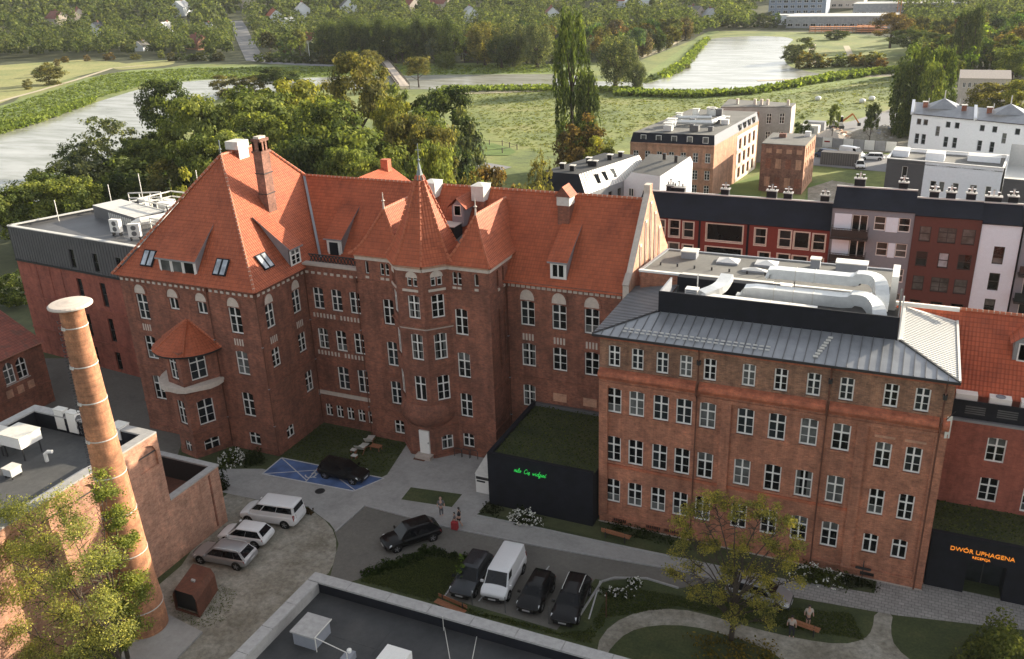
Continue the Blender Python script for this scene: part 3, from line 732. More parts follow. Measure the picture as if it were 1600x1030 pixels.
    for i in range(3):
        a, b2 = Vector((*V[i], 0)), Vector((*V[i+1], 0)); u_ = b2-a
        belt(q, a, u_, s, 17.1, .26, .11, 'plaster'); belt(q, a, u_, s, 17.42, .2, .24, 'brick_pale'); belt(q, a, u_, s, 12.2, .16, .16, 'brick'); belt(q, a, u_, s, 12.05, .12, .08, 'stone')
        belt(q, a+u_.normalized()*.45, u_, s-.9, 15.35, .2, .06, 'plaster'); belt(q, a, u_, s, 2.75, .2, .12); belt(q, a, u_, s, 0, .3, .1)
        lunette(q, a, u_, s/2+(.2 if i == 1 else 0), 16.55, 1.1, .55, 'plaster', .03)
    q.build('ornament', B, kind='stuff')
    q = MB()   # the swelling drum below the second floor
    q.lathe((cx, y0+1.95, 0), [(1.9, 2.95), (2.25, 3.1), (2.62, 3.7), (2.66, 4.3), (2.3, 5.0), (2.2, 5.1)], 'brick', 22, math.pi, 2*math.pi); q.build('corbel', B, smooth=True)
    DR = MB().box(cx-.25, 58.85, .38, cx+.72, 59.02, 2.6, 'white').build('door', B); MB().box(cx+.6, 58.78, 1.4, cx+.65, 58.86, 1.55, 'dark').build('handle', DR)
    MB().box(cx-.5, 58.3, 0, cx+1.0, 59.0, .36, 'stone').build('step', B)
    # spire
    q = MB(); rr = [(3.42, 17.62), (3.05, 18.02), (2.55, 18.75), (2.05, 19.8), (1.35, 21.5), (.55, 23.5), (.2, 24.35)]
    cen = (cx, y0+s*.5+s*.7071, 0)
    q.lathe(cen, rr, 'tile', 8, R(22.5), R(382.5)); SP = q.build('spire', B)
    t = MB()
    for k in range(8):
        an = R(22.5+45*k); ridge_tiles(t, [(cen[0]+r_*math.cos(an), cen[1]+r_*math.sin(an), z_+.03) for r_, z_ in rr], .2, .38, False)
    t.build('ridge_tiles', SP, kind='stuff')
    q = MB().lathe(cen, [(.42, 23.95), (.24, 24.4), (.1, 25.1), (.05, 25.3)], 'lead', 8); q.tube([(cen[0], cen[1], 25.2), (cen[0], cen[1], 26.8)], .035, 'lead', 6)
    q.lathe((cen[0], cen[1], 25.5), [(0, -.14), (.14, 0), (0, .14)], 'lead', 8); q.bar((cen[0]-.25, cen[1], 26.3), (cen[0]+.25, cen[1], 26.3), .05, 'lead'); q.build('finial', SP)
    # pyramid roofs either side
    for (x0, x1, ya, ky) in ((-42.45, -36.9, 61.95, 67.5), (-33.6, -29.2, 62.4, 68.2)):
        xr = (x0+x1)/2; q = MB(); rg = hip_rings(x0, x1, 60.2, 70.5, 17.55, xr, ya, ky, 21.2, PROF)
        hip_roof(q, rg, 'tile'); TR = q.build('tower_roof', B); t = MB()
        for i in range(2): ridge_tiles(t, [Vector(r_[i])+Vector((0, 0, .03)) for r_ in rg], .18, .36, False)
        ridge_tiles(t, [(xr, ya, 21.22), (xr, ky, 21.22)], .2, .36); t.build('ridge_tiles', TR, kind='stuff')
        f_ = MB().tube([(xr, ya, 21.1), (xr, ya, 22.6)], [.09, .03], 'plaster', 6); f_.lathe((xr, ya, 21.9), [(0, -.14), (.16, 0), (0, .14)], 'plaster', 8); f_.build('finial', TR)
    MB().poly([(-38, 61.5, 17.7), (-32.5, 61.5, 17.7), (-32.5, 66, 18.3), (-38, 66, 18.3)], 'lead').build('roof_gutter', B)
    MB().box(-36.1, 64.6, 17.9, -34.6, 66.1, 19.3, 'black').box(-36.15, 64.55, 19.3, -34.55, 66.15, 19.36, 'zinc_pale').build('roof_hatch', B)
    q = MB(); x = -34.9; q.box(x-.55, 66.0, 19, x+.55, 68, 20.75, 'grey_render'); q.poly([(x-.55, 66, 20.75), (x+.55, 66, 20.75), (x, 66, 21.35)], 'grey_render')
    q.poly([(x+.95, 65.75, 20.6), (x+.95, 68.4, 20.6), (x, 68.4, 21.5), (x, 65.75, 21.5)], 'tile'); q.poly([(x-.95, 68.4, 20.6), (x-.95, 65.75, 20.6), (x, 65.75, 21.5), (x, 68.4, 21.5)], 'tile'); D = q.build('dormer', B)
    window(D, (x-.35, 66.0, 19.9), X, .7, .95, 'plain', 'glass_b', -.05)
    # ---- right part
    P = (-29.6, 63.7, 0); ws = []
    for xx in (-27.68, -24.87, -22.05):
        ws += [(xx+29.6, 11.62, 13.85, 1.27, h, c), (xx+29.6, 7.88, 10.02, 1.27, h, g)]
    ws.append((1.85, 4.05, 6.14, 1.15, h, g))
    facade(B, 'right_wall', P, X, 10.7, 15.5, ws, 'brick', sill='brick')
    q = MB(); q.host = B
    for xx in (-27.68, -24.87, -22.05):
        lunette(q, P, X, xx+29.6, 13.92, 1.3, .95)
        for k in range(4): q.obox((xx-.5+k*.28, 63.7, 10.32), (.15, 0, 0), (0, -.04, 0), (0, 0, .58), 'plaster')
    belt(q, P, X, 10.7, 6.75, .2, .09)
    for xx in (-24.9, -22.2): q.obox((xx-.6, 63.7, 5.0), (1.2, 0, 0), (0, -.05, 0), (0, 0, .75), 'brick_pale')
    q.build('ornament', B, kind='stuff')
    q = MB()   # gable at the right end
    ga = [(63.2, 15.2), (63.2, 16.3), (64.0, 16.9), (68.6, 22.3), (68.6, 23.0), (69.4, 23.0), (69.4, 22.3), (74.2, 16.8), (74.9, 16.2), (74.9, 0), (63.7, 0), (63.7, 15.2)]
    for xx, fl in ((-18.85, 1), (-19.35, -1)):
        tri = tessellate_polygon([[Vector((p[0], p[1], 0)) for p in ga]])
        for a, b2, c2 in tri:
            pts = [(xx, *ga[i]) for i in (a, b2, c2)]
            nx = (Vector(pts[1])-Vector(pts[0])).cross(Vector(pts[2])-Vector(pts[0])).x
            q.poly(pts if nx*fl > 0 else pts[::-1], 'brick_pale' if fl > 0 else 'brick')  # sunlit outer face gets paler brick, its brightness put into the colour
    for i in range(len(ga)):
        a, b2 = ga[i], ga[(i+1) % len(ga)]
        q.poly([(-18.85, *b2), (-18.85, *a), (-19.35, *a), (-19.35, *b2)], 'plaster')
    GA = q.build('gable', B)
    for yy, hh in ((66.2, 18.8), (67.6, 20.4), (69.0, 21.6), (70.4, 20.4), (71.8, 18.8)): MB().box(-18.84, yy-.22, 16.2, -18.78, yy+.22, hh, 'plaster').box(-18.8, yy-.1, 16.3, -18.76, yy+.1, hh-.2, 'brick').build('blind_niche', GA)
    MB().bar((-19.1, 63.1, 16.35), (-19.1, 64, 17.05), .5, 'stone', .12).build('kneeler', GA)
    # downpipes
    q = MB()
    for p in ((-48.0, 54.35), (-42.2, 60.45), (-29.45, 63.55), (-53.2, 54.4), (-48.0, 61.1)):
        q = MB(); q.tube([(p[0], p[1], .1), (p[0], p[1], 15.2)], .045, 'rust', 6); q.box(p[0]-.12, p[1]-.12, 14.9, p[0]+.12, p[1]+.12, 15.3, 'rust')
        for z in (3.0, 6.6, 10.5): q.box(p[0]-.07, p[1]-.07, z, p[0]+.07, p[1]+.07, z+.06, 'zinc')
        q.build('downpipe', B)
    rebase(B, (-45, 62, 0))
main_building()
# ================================================================== long brick block on the right with the low metal roof
def annex():
    B = thing('brick_block', 'long orange brick block with low grey metal hip roof and four rows of white windows', 'building')
    x0, x1, y0 = -18.5, 4.15, 55.2; P = (x0, y0, 0); h = 'cross_wide'; ws = []
    top = [-17.44, -15.76, -13.99, -12.35, -10.71, -8.13, -6.06, -4.01, -1.99, .63, 2.43]
    pn = ['glass', 'glass_c', 'glass_c', 'glass_b', 'glass', 'glass_b', 'glass', 'glass_c', 'glass_c', 'glass', 'glass_c']
    for i, x in enumerate(top):
        ws.append((x-x0, 13.15, 14.78, .86, 'cross', pn[i], .06))
        if i < 9:
            ws.append((x-x0, 9.48, 11.47, 1.12, h, ('glass_c', 'glass_b', 'glass_c')[i % 3], .08)); ws.append((x-x0, 5.45, 7.55, 1.12, h, 'glass_b' if i in (5, 8) else 'glass', .08))
            ws.append((x-x0, 1.9, 3.92, 1.1, 'cross', 'half' if i < 5 else 'glass', .08))
        else:
            ws.append((x-x0, 8.74, 10.62, .98, h, 'glass_c', .08)); ws.append((x-x0, 5.15, 7.12, .96, h, 'glass', .08)); ws.append((x-x0, 2.1, 3.62, .95, 'casement', 'glass', .08))
    for x in (-16.9, -14.3, -12.9): ws.append((x-x0, .12, .52, 1.1, None, None, .0))
    ws.append((.7-x0, .1, .5, .9, None, None, .0))
    facade(B, 'front_wall', P, X, x1-x0, 12.3, [w for w in ws if w[1] < 12], 'brick_annex', sill='brick_annex', inset=.1)
    facade(B, 'top_floor_wall', P, X, x1-x0, 15.55, [w for w in ws if w[1] > 12], 'brick_top', sill='brick_top', inset=.1, zmin=12.3)
    q = MB(); q.box(x0+.5, y0+.22, .05, x1-.5, y0+.26, .7, 'dark')
    for k in range(40): q.box(-17.4+k*.14, y0+.08, .1, -17.37+k*.14, y0+.12, .52, 'brick_band')
    q.build('cellar_grille', B)
    b = MB()
    b.poly([(x1, y0, 0), (x1, 65.2, 0), (x1, 65.2, 15.55), (x1, y0, 15.55)], 'brick_annex'); b.poly([(x0, 65.2, 0), (x0, y0, 0), (x0, y0, 15.55), (x0, 65.2, 15.55)], 'brick_annex')
    b.poly([(x1, 65.2, 0), (x0, 65.2, 0), (x0, 65.2, 15.55), (x1, 65.2, 15.55)], 'brick_annex'); b.build('side_wall', B)
    # brick cornice between the third and fourth floor: a stack of rolls
    for (a, c) in ((x0, -11.55), (-11.35, -3.1), (-2.9, 3.55), (3.75, x1)):
        q = MB(); pr = [(0, 11.98), (.12, 11.98), (.12, 12.12), (.24, 12.16), (.27, 12.28), (.4, 12.34), (.52, 12.46), (.55, 12.6), (.5, 12.74), (.4, 12.84), (0, 12.98)]
        for (d0, z0), (d1, z1) in zip(pr[:-1], pr[1:]): q.poly([(a, y0-d0, z0), (c, y0-d0, z0), (c, y0-d1, z1), (a, y0-d1, z1)], 'brick_band' if z0 > 12.1 else 'brick_annex')
        for xx, o in ((a, 1), (c, -1)): q.poly([(xx, y0-d, z) for d, z in pr][::o], 'brick_band')
        q.build('cornice', B)
    for x in (x0, -9.75, -1.05, 3.5): MB().box(x, y0-.2, .6, x+.65, y0, 11.97, 'brick_annex').build('pilaster', B)
    for a, c in ((-17.85, -9.75), (-9.1, -1.05), (-.4, 3.5)): MB().box(a, y0-.2, 11.7, c, y0, 11.97, 'brick_annex').build('frieze', B)
    MB().box(x0-.04, y0-.1, 0, x1+.04, y0-.02, .08, 'stone').box(x0-.02, y0-.12, .62, x1+.02, y0, .8, 'brick_annex').build('plinth', B)
    for a, c in ((-17.85, -9.75), (-9.1, -1.05)): MB().box(a, y0-.1, 5.05, c, y0, 5.24, 'brick_band').build('string_course', B)
    MB().box(x0, y0-.1, 15.2, x1, y0, 15.5, 'brick_band').build('eaves_course', B)
    for x in (.63, 2.43): MB().box(x-.62, y0-.07, 10.95, x+.62, y0, 11.1, 'brick_pale').build('hood_mould', B)
    MB().box(x0-.45, y0-.5, 15.5, x1+.2, y0-.3, 15.66, 'dark').build('gutter', B)
    for x in (-11.45, -3.0, 3.65):
        g = MB(); g.tube([(x, y0-.2, .1), (x, y0-.2, 11.8), (x, y0-.62, 12.2), (x, y0-.62, 12.9), (x, y0-.2, 13.2), (x, y0-.2, 15.1), (x, y0-.35, 15.5)], .055, 'rust', 6); g.box(x-.12, y0-.3, 14.3, x+.12, y0-.02, 14.6, 'dark'); g.build('downpipe', B)
    # metal roof, every standing-seam sheet of the front slope its own piece
    e0, e1, f0, f1, ye, yt, ze, zt = -18.92, 4.3, -15.3, .75, 54.75, 58.45, 15.68, 16.42
    n = 36; wd = (e1-e0)/n
    ROOF = MB().poly([(e0, yt-.02, ze-.15), (e1, yt-.02, ze-.15), (e1, 65.0, ze-.15), (e0, 65.0, ze-.15)], 'dark').build('roof', B)
    # flashing strips
    pm = {}
    for i in range(n):
        a, c = e0+i*wd, e0+(i+1)*wd
        def ytop(x):
            if x < f0: return ye+(yt-ye)*(x-e0)/(f0-e0)
            if x > f1: return ye+(yt-ye)*(e1-x)/(e1-f1)
            return yt
        zf = lambda y: ze+(zt-ze)*(y-ye)/(yt-ye)
        ya, yc = ytop(a), ytop(c); q = MB()
        q.poly([p for p in [(a, ye, ze), (c, ye, ze), (c, yc, zf(yc)), (a, ya, zf(ya))]] if ya > ye+1e-3 and yc > ye+1e-3 else ([(a, ye, ze), (c, ye, ze), (c, yc, zf(yc))] if yc > ye+1e-3 else [(a, ye, ze), (c, ye, ze), (a, ya, zf(ya))]), 'zinc')
        q.poly([(a, ye, ze-.12), (c, ye, ze-.12), (c, ye, ze), (a, ye, ze)], 'zinc')
        if 0 < i: q.obox((a-.022, ye, ze), (.044, 0, 0), (0, ya-ye, zf(ya)-ze), (0, 0, .06), 'mansard')
        q.build('roof_sheet', B)
    q = MB(); k = int((65-ye)/.3)   # hip ends: narrow sheets joined
    q.poly([(e1, ye, ze), (e1, 65.1, ze), (f1, 65.1, zt), (f1, yt, zt)], 'zinc_pale')  # same roof, but the sunlit brightness of this hip is put into a paler zinc
    for i in range(1, k):
        y = ye+i*.3; t = min(1, (y-ye)/(yt-ye)); xi = e1+(f1-e1)*t
        q.obox((e1, y-.02, ze+.001), (xi-e1, 0, (zt-ze)*t), (0, .03, 0), (0, 0, .03), 'zinc')
    q.build('hip_sheets', ROOF, kind='stuff')
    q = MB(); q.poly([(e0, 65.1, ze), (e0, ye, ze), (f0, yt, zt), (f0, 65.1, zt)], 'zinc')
    for i in range(1, k):
        y = ye+i*.34
        if y > 65: break
        t = min(1, (y-ye)/(yt-ye)); xi = e0+(f0-e0)*t; q.obox((e0, y-.02, ze+.001), (xi-e0, 0, (zt-ze)*t), (0, .03, 0), (0, 0, .04), 'mansard')
    q.build('hip_sheets', ROOF, kind='stuff')
    q = MB(); q.bar((e0, ye, ze+.03), (f0, yt, zt+.05), .14, 'dark', .06); q.bar((e1, ye, ze+.03), (f1, yt, zt+.05), .14, 'dark', .06)
    q.bar((f1, yt, zt+.03), (f1, 65, zt+.03), .3, 'zinc_pale', .08); q.bar((e1-.02, ye, ze+.05), (e1-.02, 65, ze+.05), .14, 'zinc_pale', .12); q.box(f0, 64.95, zt, e1, 65.15, zt+.28, 'white'); q.build('flashing', ROOF)
    q = MB()
    for j in range(2):
        for k in range(34): q.box(-16.9+k*.42, 55.35+j*.35+.0, 15.86+j*.07, -16.62+k*.42, 55.41+j*.35, 15.94+j*.07, 'zinc_pale') if k < 24 else None
    for k in range(8): q.box(-3.6-k*.09, 57.6-k*.33, 16.3-k*.066, -3.3-k*.09, 57.75-k*.33, 16.4-k*.066, 'offwhite')
    q.build('snow_guard', ROOF, kind='stuff')
    # black screen round the plant
    q = MB(); q.box(-15.25, 58.5, 16.3, .48, 58.62, 17.95, 'black'); q.box(.4, 58.62, 16.3, .52, 64.4, 17.9, 'black'); q.box(-15.25, 58.62, 16.3, -15.13, 61.8, 17.9, 'grey_render')
    q.box(-15.2, 58.6, 16.3, .45, 64.4, 16.44, 'dark_roof'); q.box(-15.0, 62.9, 16.3, -7.6, 63.6, 17.6, 'black'); q.build('plant_screen', B)
    [MB().tube([(a_, b_, 16.3), (a_, b_, c_)], .05, m_, 6).build('mast', B) for a_, b_, c_, m_ in ((.62, 58.6, 19.4, 'white'), (-13.2, 61.7, 18.4, 'white'), (-14.3, 60.2, 17.9, 'dark'))]
    # rear block with a flat roof
    q = MB(); q.prism([(-18.3, 64.5), (-.2, 64.5), (-.2, 70.4), (-17.6, 70.4)], 0, 17.2, 'brick_annex', 'grey_roof'); q.build('rear_block', B)
    q = MB(); q.box(-18.4, 64.3, 17.18, -.1, 64.6, 17.34, 'white'); q.box(-15, 63.9, 17.3, -8.2, 64.55, 17.42, 'zinc_pale'); q.bar((-18.35, 64.4, 17.26), (-17.65, 70.4, 17.26), .2, 'zinc', .12); q.box(-17.6, 70.3, 17.2, -.2, 70.5, 17.3, 'zinc'); q.build('parapet', B)
    for i, (px, py, w_, d_, hh, m) in enumerate(((1078, 401, 1.2, 1.0, .55, 'offwhite'), (1138, 409, 1.7, 1.3, .32, 'white'), (1198, 413, 1.7, 1.3, .32, 'white'), (1179, 424, 1.9, .5, .3, 'white'), (1274, 417, .7, .7, .7, 'offwhite'), (1330, 424, 2.2, 1.0, .75, 'white'))):
        c = at(px, py, 17.25); q = MB(); x, y = c[0], c[1]
        if hh < .4:
            q.box(x-w_/2, y-d_/2, 17.2, x+w_/2, y+d_/2, 17.2+hh*.5, 'grey_render')
            a = [(x-w_/2, y-d_/2), (x+w_/2, y-d_/2), (x+w_/2, y+d_/2), (x-w_/2, y+d_/2)]
            for j in range(4): q.poly([(*a[j], 17.2+hh*.5), (*a[(j+1) % 4], 17.2+hh*.5), (x, y, 17.2+hh*1.3)], m)
            q.build('roof_dome', B)
        else: q.box(x-w_/2, y-d_/2, 17.2, x+w_/2, y+d_/2, 17.2+hh, 'grey_render'); q.box(x-w_/2-.06, y-d_/2-.06, 17.2+hh, x+w_/2+.06, y+d_/2+.06, 17.28+hh, m); q.build('roof_vent', B)
    q = MB()
    for k in range(12): q.lathe((-17.2+k*1.35, 66.3, 17.2), [(.07, 0), (.07, .25), (0.0, .25)], 'dark', 6)
    q.build('roof_drain', B, kind='stuff')
    q = MB(); q.box(-.25, 63.8, 16.3, .2, 66.6, 18.9, 'white'); q.build('roof_screen', B)
    q = MB(); q.obox((3.95, 54.95, 11.7), (.3, .1, 0), (0, .04, 0), (0, 0, 1.5), 'offwhite'); q.bar((3.9, 54.9, 13.0), (4.3, 54.4, 13.9), .04, 'dark'); q.build('banner', B)
    rebase(B, (-7, 60, 0))
    # ducts and air handling units on the roof (lifted off one by one)
    def duct(label, pts, w, hh, m='steel'):
        """rectangular duct swept along a polyline with short flanged lengths"""
        P0 = [Vector(p) for p in pts]; pts = [P0[0]]
        for i in range(len(P0)-1):
            a_, b_, c_, d_ = P0[max(i-1, 0)], P0[i], P0[i+1], P0[min(i+2, len(P0)-1)]; n_ = 3 if (c_-b_).length < 1.6 else 1
            for j in range(1, n_+1): t = j/n_; pts.append(c_ if n_ == 1 else .5*(2*b_+(c_-a_)*t+(2*a_-5*b_+4*c_-d_)*t*t+(3*b_-a_-3*c_+d_)*t**3))
        q = MB(); fr = []
        for j, p in enumerate(pts):
            d = (pts[min(j+1, len(pts)-1)]-pts[max(j-1, 0)]).normalized(); a = d.cross(Vector((0, 0, 1)))
            if a.length < .05: a = Vector((0, 1, 0))
            a.normalize(); b = a.cross(d).normalized(); fr.append([p-a*w/2-b*hh/2, p+a*w/2-b*hh/2, p+a*w/2+b*hh/2, p-a*w/2+b*hh/2])
        for A, Bq in zip(fr[:-1], fr[1:]):
            for j in range(4): q.poly([A[j], A[(j+1) % 4], Bq[(j+1) % 4], Bq[j]][::-1], m)
        q.poly(fr[0], m); q.poly(fr[-1][::-1], m)
        lo = Vector((pts[0].x, pts[0].y, 16.44)); q.v = [tuple(Vector(v)-lo) for v in q.v]
        T = thing('air_duct', label, 'duct', lo, group='ventilation ducts on the block roof'); q.build('casing', T)
        q = MB()
        for p, p2 in zip(pts[:-1], pts[1:]):
            L = (p2-p).length; e = (p2-p).normalized(); a = e.cross(Vector((0, 0, 1)))
            if a.length < .3 or L < 1.2: continue
            a.normalize(); b = a.cross(e)
            for k in range(1, int(L/1.3)):
                c = p+e*k*1.3-lo; q.obox(c-a*(w/2+.03)-b*(hh/2+.03), a*(w+.06), b*(hh+.06), e*.05, 'offwhite')
                if k % 2: q.bar((c.x, c.y-w*.3, 0), (c.x, c.y-w*.3, c.z-hh/2), .06, 'dark')
        if q.v: q.build('flange', T)
    el = lambda cx, cy, z, r, a0, a1, dz=0: [(cx+r*math.cos(a), cy+r*math.sin(a), z+dz*i/6) for i, a in enumerate([a0+(a1-a0)*k/6 for k in range(7)])]
    duct('upper silver duct curving down at the right end of the roof', [(-8.3, 63.5, 18.3), (-7.9, 63.5, 18.5), (-3.0, 63.5, 18.5), (-2.4, 63.5, 18.75), (-1.5, 63.4, 18.75), (-1.0, 63.0, 18.5), (-.75, 62.3, 17.9), (-.7, 61.9, 17.0)], .9, .7)
    duct('thick lower silver duct with the bulging elbow behind the black screen', [(-9.6, 61.3, 17.4), (-9.0, 61.3, 17.7), (-3.2, 61.3, 17.7), (-2.5, 61.3, 17.95), (-1.6, 61.2, 17.9), (-1.0, 60.8, 17.5), (-.75, 60.3, 17.0), (-.7, 60.2, 16.6)], .95, .8)
    duct('low pale duct lying along the inside of the black screen', [(-12.4, 59.4, 17.45), (-9, 59.4, 17.45), (-4.6, 59.4, 17.4)], .7, .55, 'white')
    duct('short silver duct bent upwards at the left end of the plant', [(-12.4, 59.6, 17.6), (-11.7, 60.4, 17.75), (-11.4, 61.4, 17.8), (-11.3, 62.8, 18.0)], .9, .55)
    for i, (x, y, z, lab) in enumerate(((-13.3, 60.4, 17.0, 'small white condenser at the left end inside the black roof screen'), (-7.3, 64.1, 16.6, 'square grilled air conditioner fixed on the brick wall behind the ducts'), (-9.9, 61.6, 16.5, 'blue grey end box of the thick silver duct'))):
        T = thing('air_conditioner', lab, 'air conditioner', (x, y, 16.44)); zz = z-16.44
        if i == 1: zz = .25
        q = MB(); q.box(-.45, -.35, zz, .45, .35, zz+.75, 'white'); q.build('casing', T); q = MB()
        for k in range(5): q.box(-.35, -.37, zz+.1+k*.13, .35, -.35, zz+.16+k*.13, 'grey_render')
        q.box(-.4, -.3, 0, -.3, .3, zz, 'dark'); q.box(.3, -.3, 0, .4, .3, zz, 'dark'); q.build('grille', T)
annex()

# ================================================================== house with the plain red tiled roof at the right edge
def tiled_house():
    B = thing('tiled_house', 'brick house with plain red tiled roof at the right edge of the yard', 'building')
    ws = [(7.48-4.15, 7.87, 9.71, 1.15, 'cross_wide', 'glass_c', .06), (7.48-4.15, 4.8, 6.66, 1.15, 'cross_wide', 'glass', .06)]
    for x in (10.1, 12.8, 15.4): ws += [(x-4.15, 4.5, 6.4, 1.15, 'cross_wide', 'glass', .06), (x-4.15, 7.87, 9.71, 1.15, 'cross_wide', 'glass_c', .06)]
    facade(B, 'front_wall', (4.15, 60, 0), X, 14, 10.55, ws, 'brick_new', inset=.12)
    q = MB(); q.box(4.3, 60.0, 10.55, 18.1, 60.3, 10.7, 'zinc'); q.box(4.3, 60.3, 10.3, 18.1, 61.4, 10.5, 'grey_roof'); q.box(4.3, 61.4, 10.4, 18.1, 61.6, 12, 'brick_new'); q.build('ledge', B)
    r = MB(); r.poly([(.3, 61.2, 12), (18.3, 61.2, 12), (18.3, 65.9, 16.3), (.3, 65.9, 16.3)], 'tile_b'); r.poly([(18.3, 70.6, 12), (.3, 70.6, 12), (.3, 65.9, 16.3), (18.3, 65.9, 16.3)], 'tile_b'); RF = r.build('roof', B)
    t = MB(); ridge_tiles(t, [(.3, 65.9, 16.33), (18.3, 65.9, 16.33)], .26, .34); t.build('ridge_tiles', RF, kind='stuff')
    b = MB(); b.poly([(18.15, 60, 0), (18.15, 70.4, 0), (18.15, 70.4, 12), (18.15, 65.9, 16.2), (18.15, 61.2, 12), (18.15, 60, 10.5)], 'brick_new'); b.poly([(.5, 70.4, 0), (18.1, 70.4, 0), (18.1, 70.4, 12), (.5, 70.4, 12)][::-1], 'brick_new'); b.build('back_wall', B)
    x = 8.6; q = MB(); q.box(x-.8, 63.4, 13.6, x+.8, 66, 15.3, 'zinc'); q.poly([(x-.8, 63.4, 15.3), (x+.8, 63.4, 15.3), (x, 63.4, 15.95)], 'zinc')
    q.poly([(x+1.05, 63.2, 15.2), (x+1.05, 66, 15.2), (x, 66, 16.1), (x, 63.2, 16.1)], 'tile_b'); q.poly([(x-1.05, 66, 15.2), (x-1.05, 63.2, 15.2), (x, 63.2, 16.1), (x, 66, 16.1)], 'tile_b'); D = q.build('dormer', B)
    window(D, (x-.55, 63.4, 13.95), X, 1.1, 1.3, 'double', 'glass_b', -.05)
    MB().box(x-.95, 63.2, 13.5, x+.95, 63.42, 13.65, 'white').build('sill', D)
    rebase(B, (11, 60, 0))
    T = thing('louvre_screen', 'black louvred plant screen on the ledge below the tiled roof', 'screen', (8.5, 60.35, 10.7)); q = MB(); q.box(-4.0, 0, 0, 4.5, .08, 1.25, 'black'); q.build('panel', T)
    for k in range(4):
        q = MB()
        for j in range(4): q.box(-3.2+k*1.9, -.05, .35+j*.16, -2.0+k*1.9, 0, .42+j*.16, 'mansard')
        q.build('louvre', T)
    for k, lab in enumerate(('leftmost white plant lid behind the black louvre screen', 'white fan unit in the middle behind the black louvre screen', 'rightmost white fan unit behind the black louvre screen')):
        x = (5.3, 7.3, 9.15)[k]; T = thing('air_conditioner', lab, 'air conditioner', (x, 61.0, 10.5)); q = MB(); q.box(-.65, -.35, .9, .65, .35, 1.75, 'white'); q.build('casing', T)
        MB().box(-.6, -.3, 0, -.5, .3, .9, 'dark').box(.5, -.3, 0, .6, .3, .9, 'dark').build('stand', T)
        if k: MB().lathe((0, 0, 1.75), [(.3, 0), (.3, .05), (.24, .05), (.22, -.0), (0, .02)], 'grey_render', 14).build('fan', T)
tiled_house()

def letters(text, size, m, loc, rz, label, cat, extrude=.03, shear=0.0):
    cu = bpy.data.curves.new('lettering', 'FONT'); cu.body = text; cu.size = size; cu.extrude = extrude; cu.shear = shear; cu.align_x = 'CENTER'; cu.materials.append(M[m])
    t_ = bpy.data.objects.new('lettering', cu); COL.objects.link(t_); bpy.context.view_layer.update()
    me = bpy.data.meshes.new_from_object(t_.evaluated_get(bpy.context.evaluated_depsgraph_get())); bpy.data.objects.remove(t_); o = link('lettering', me); o.rotation_euler = (R(90), 0, rz); o.location = loc
    return o

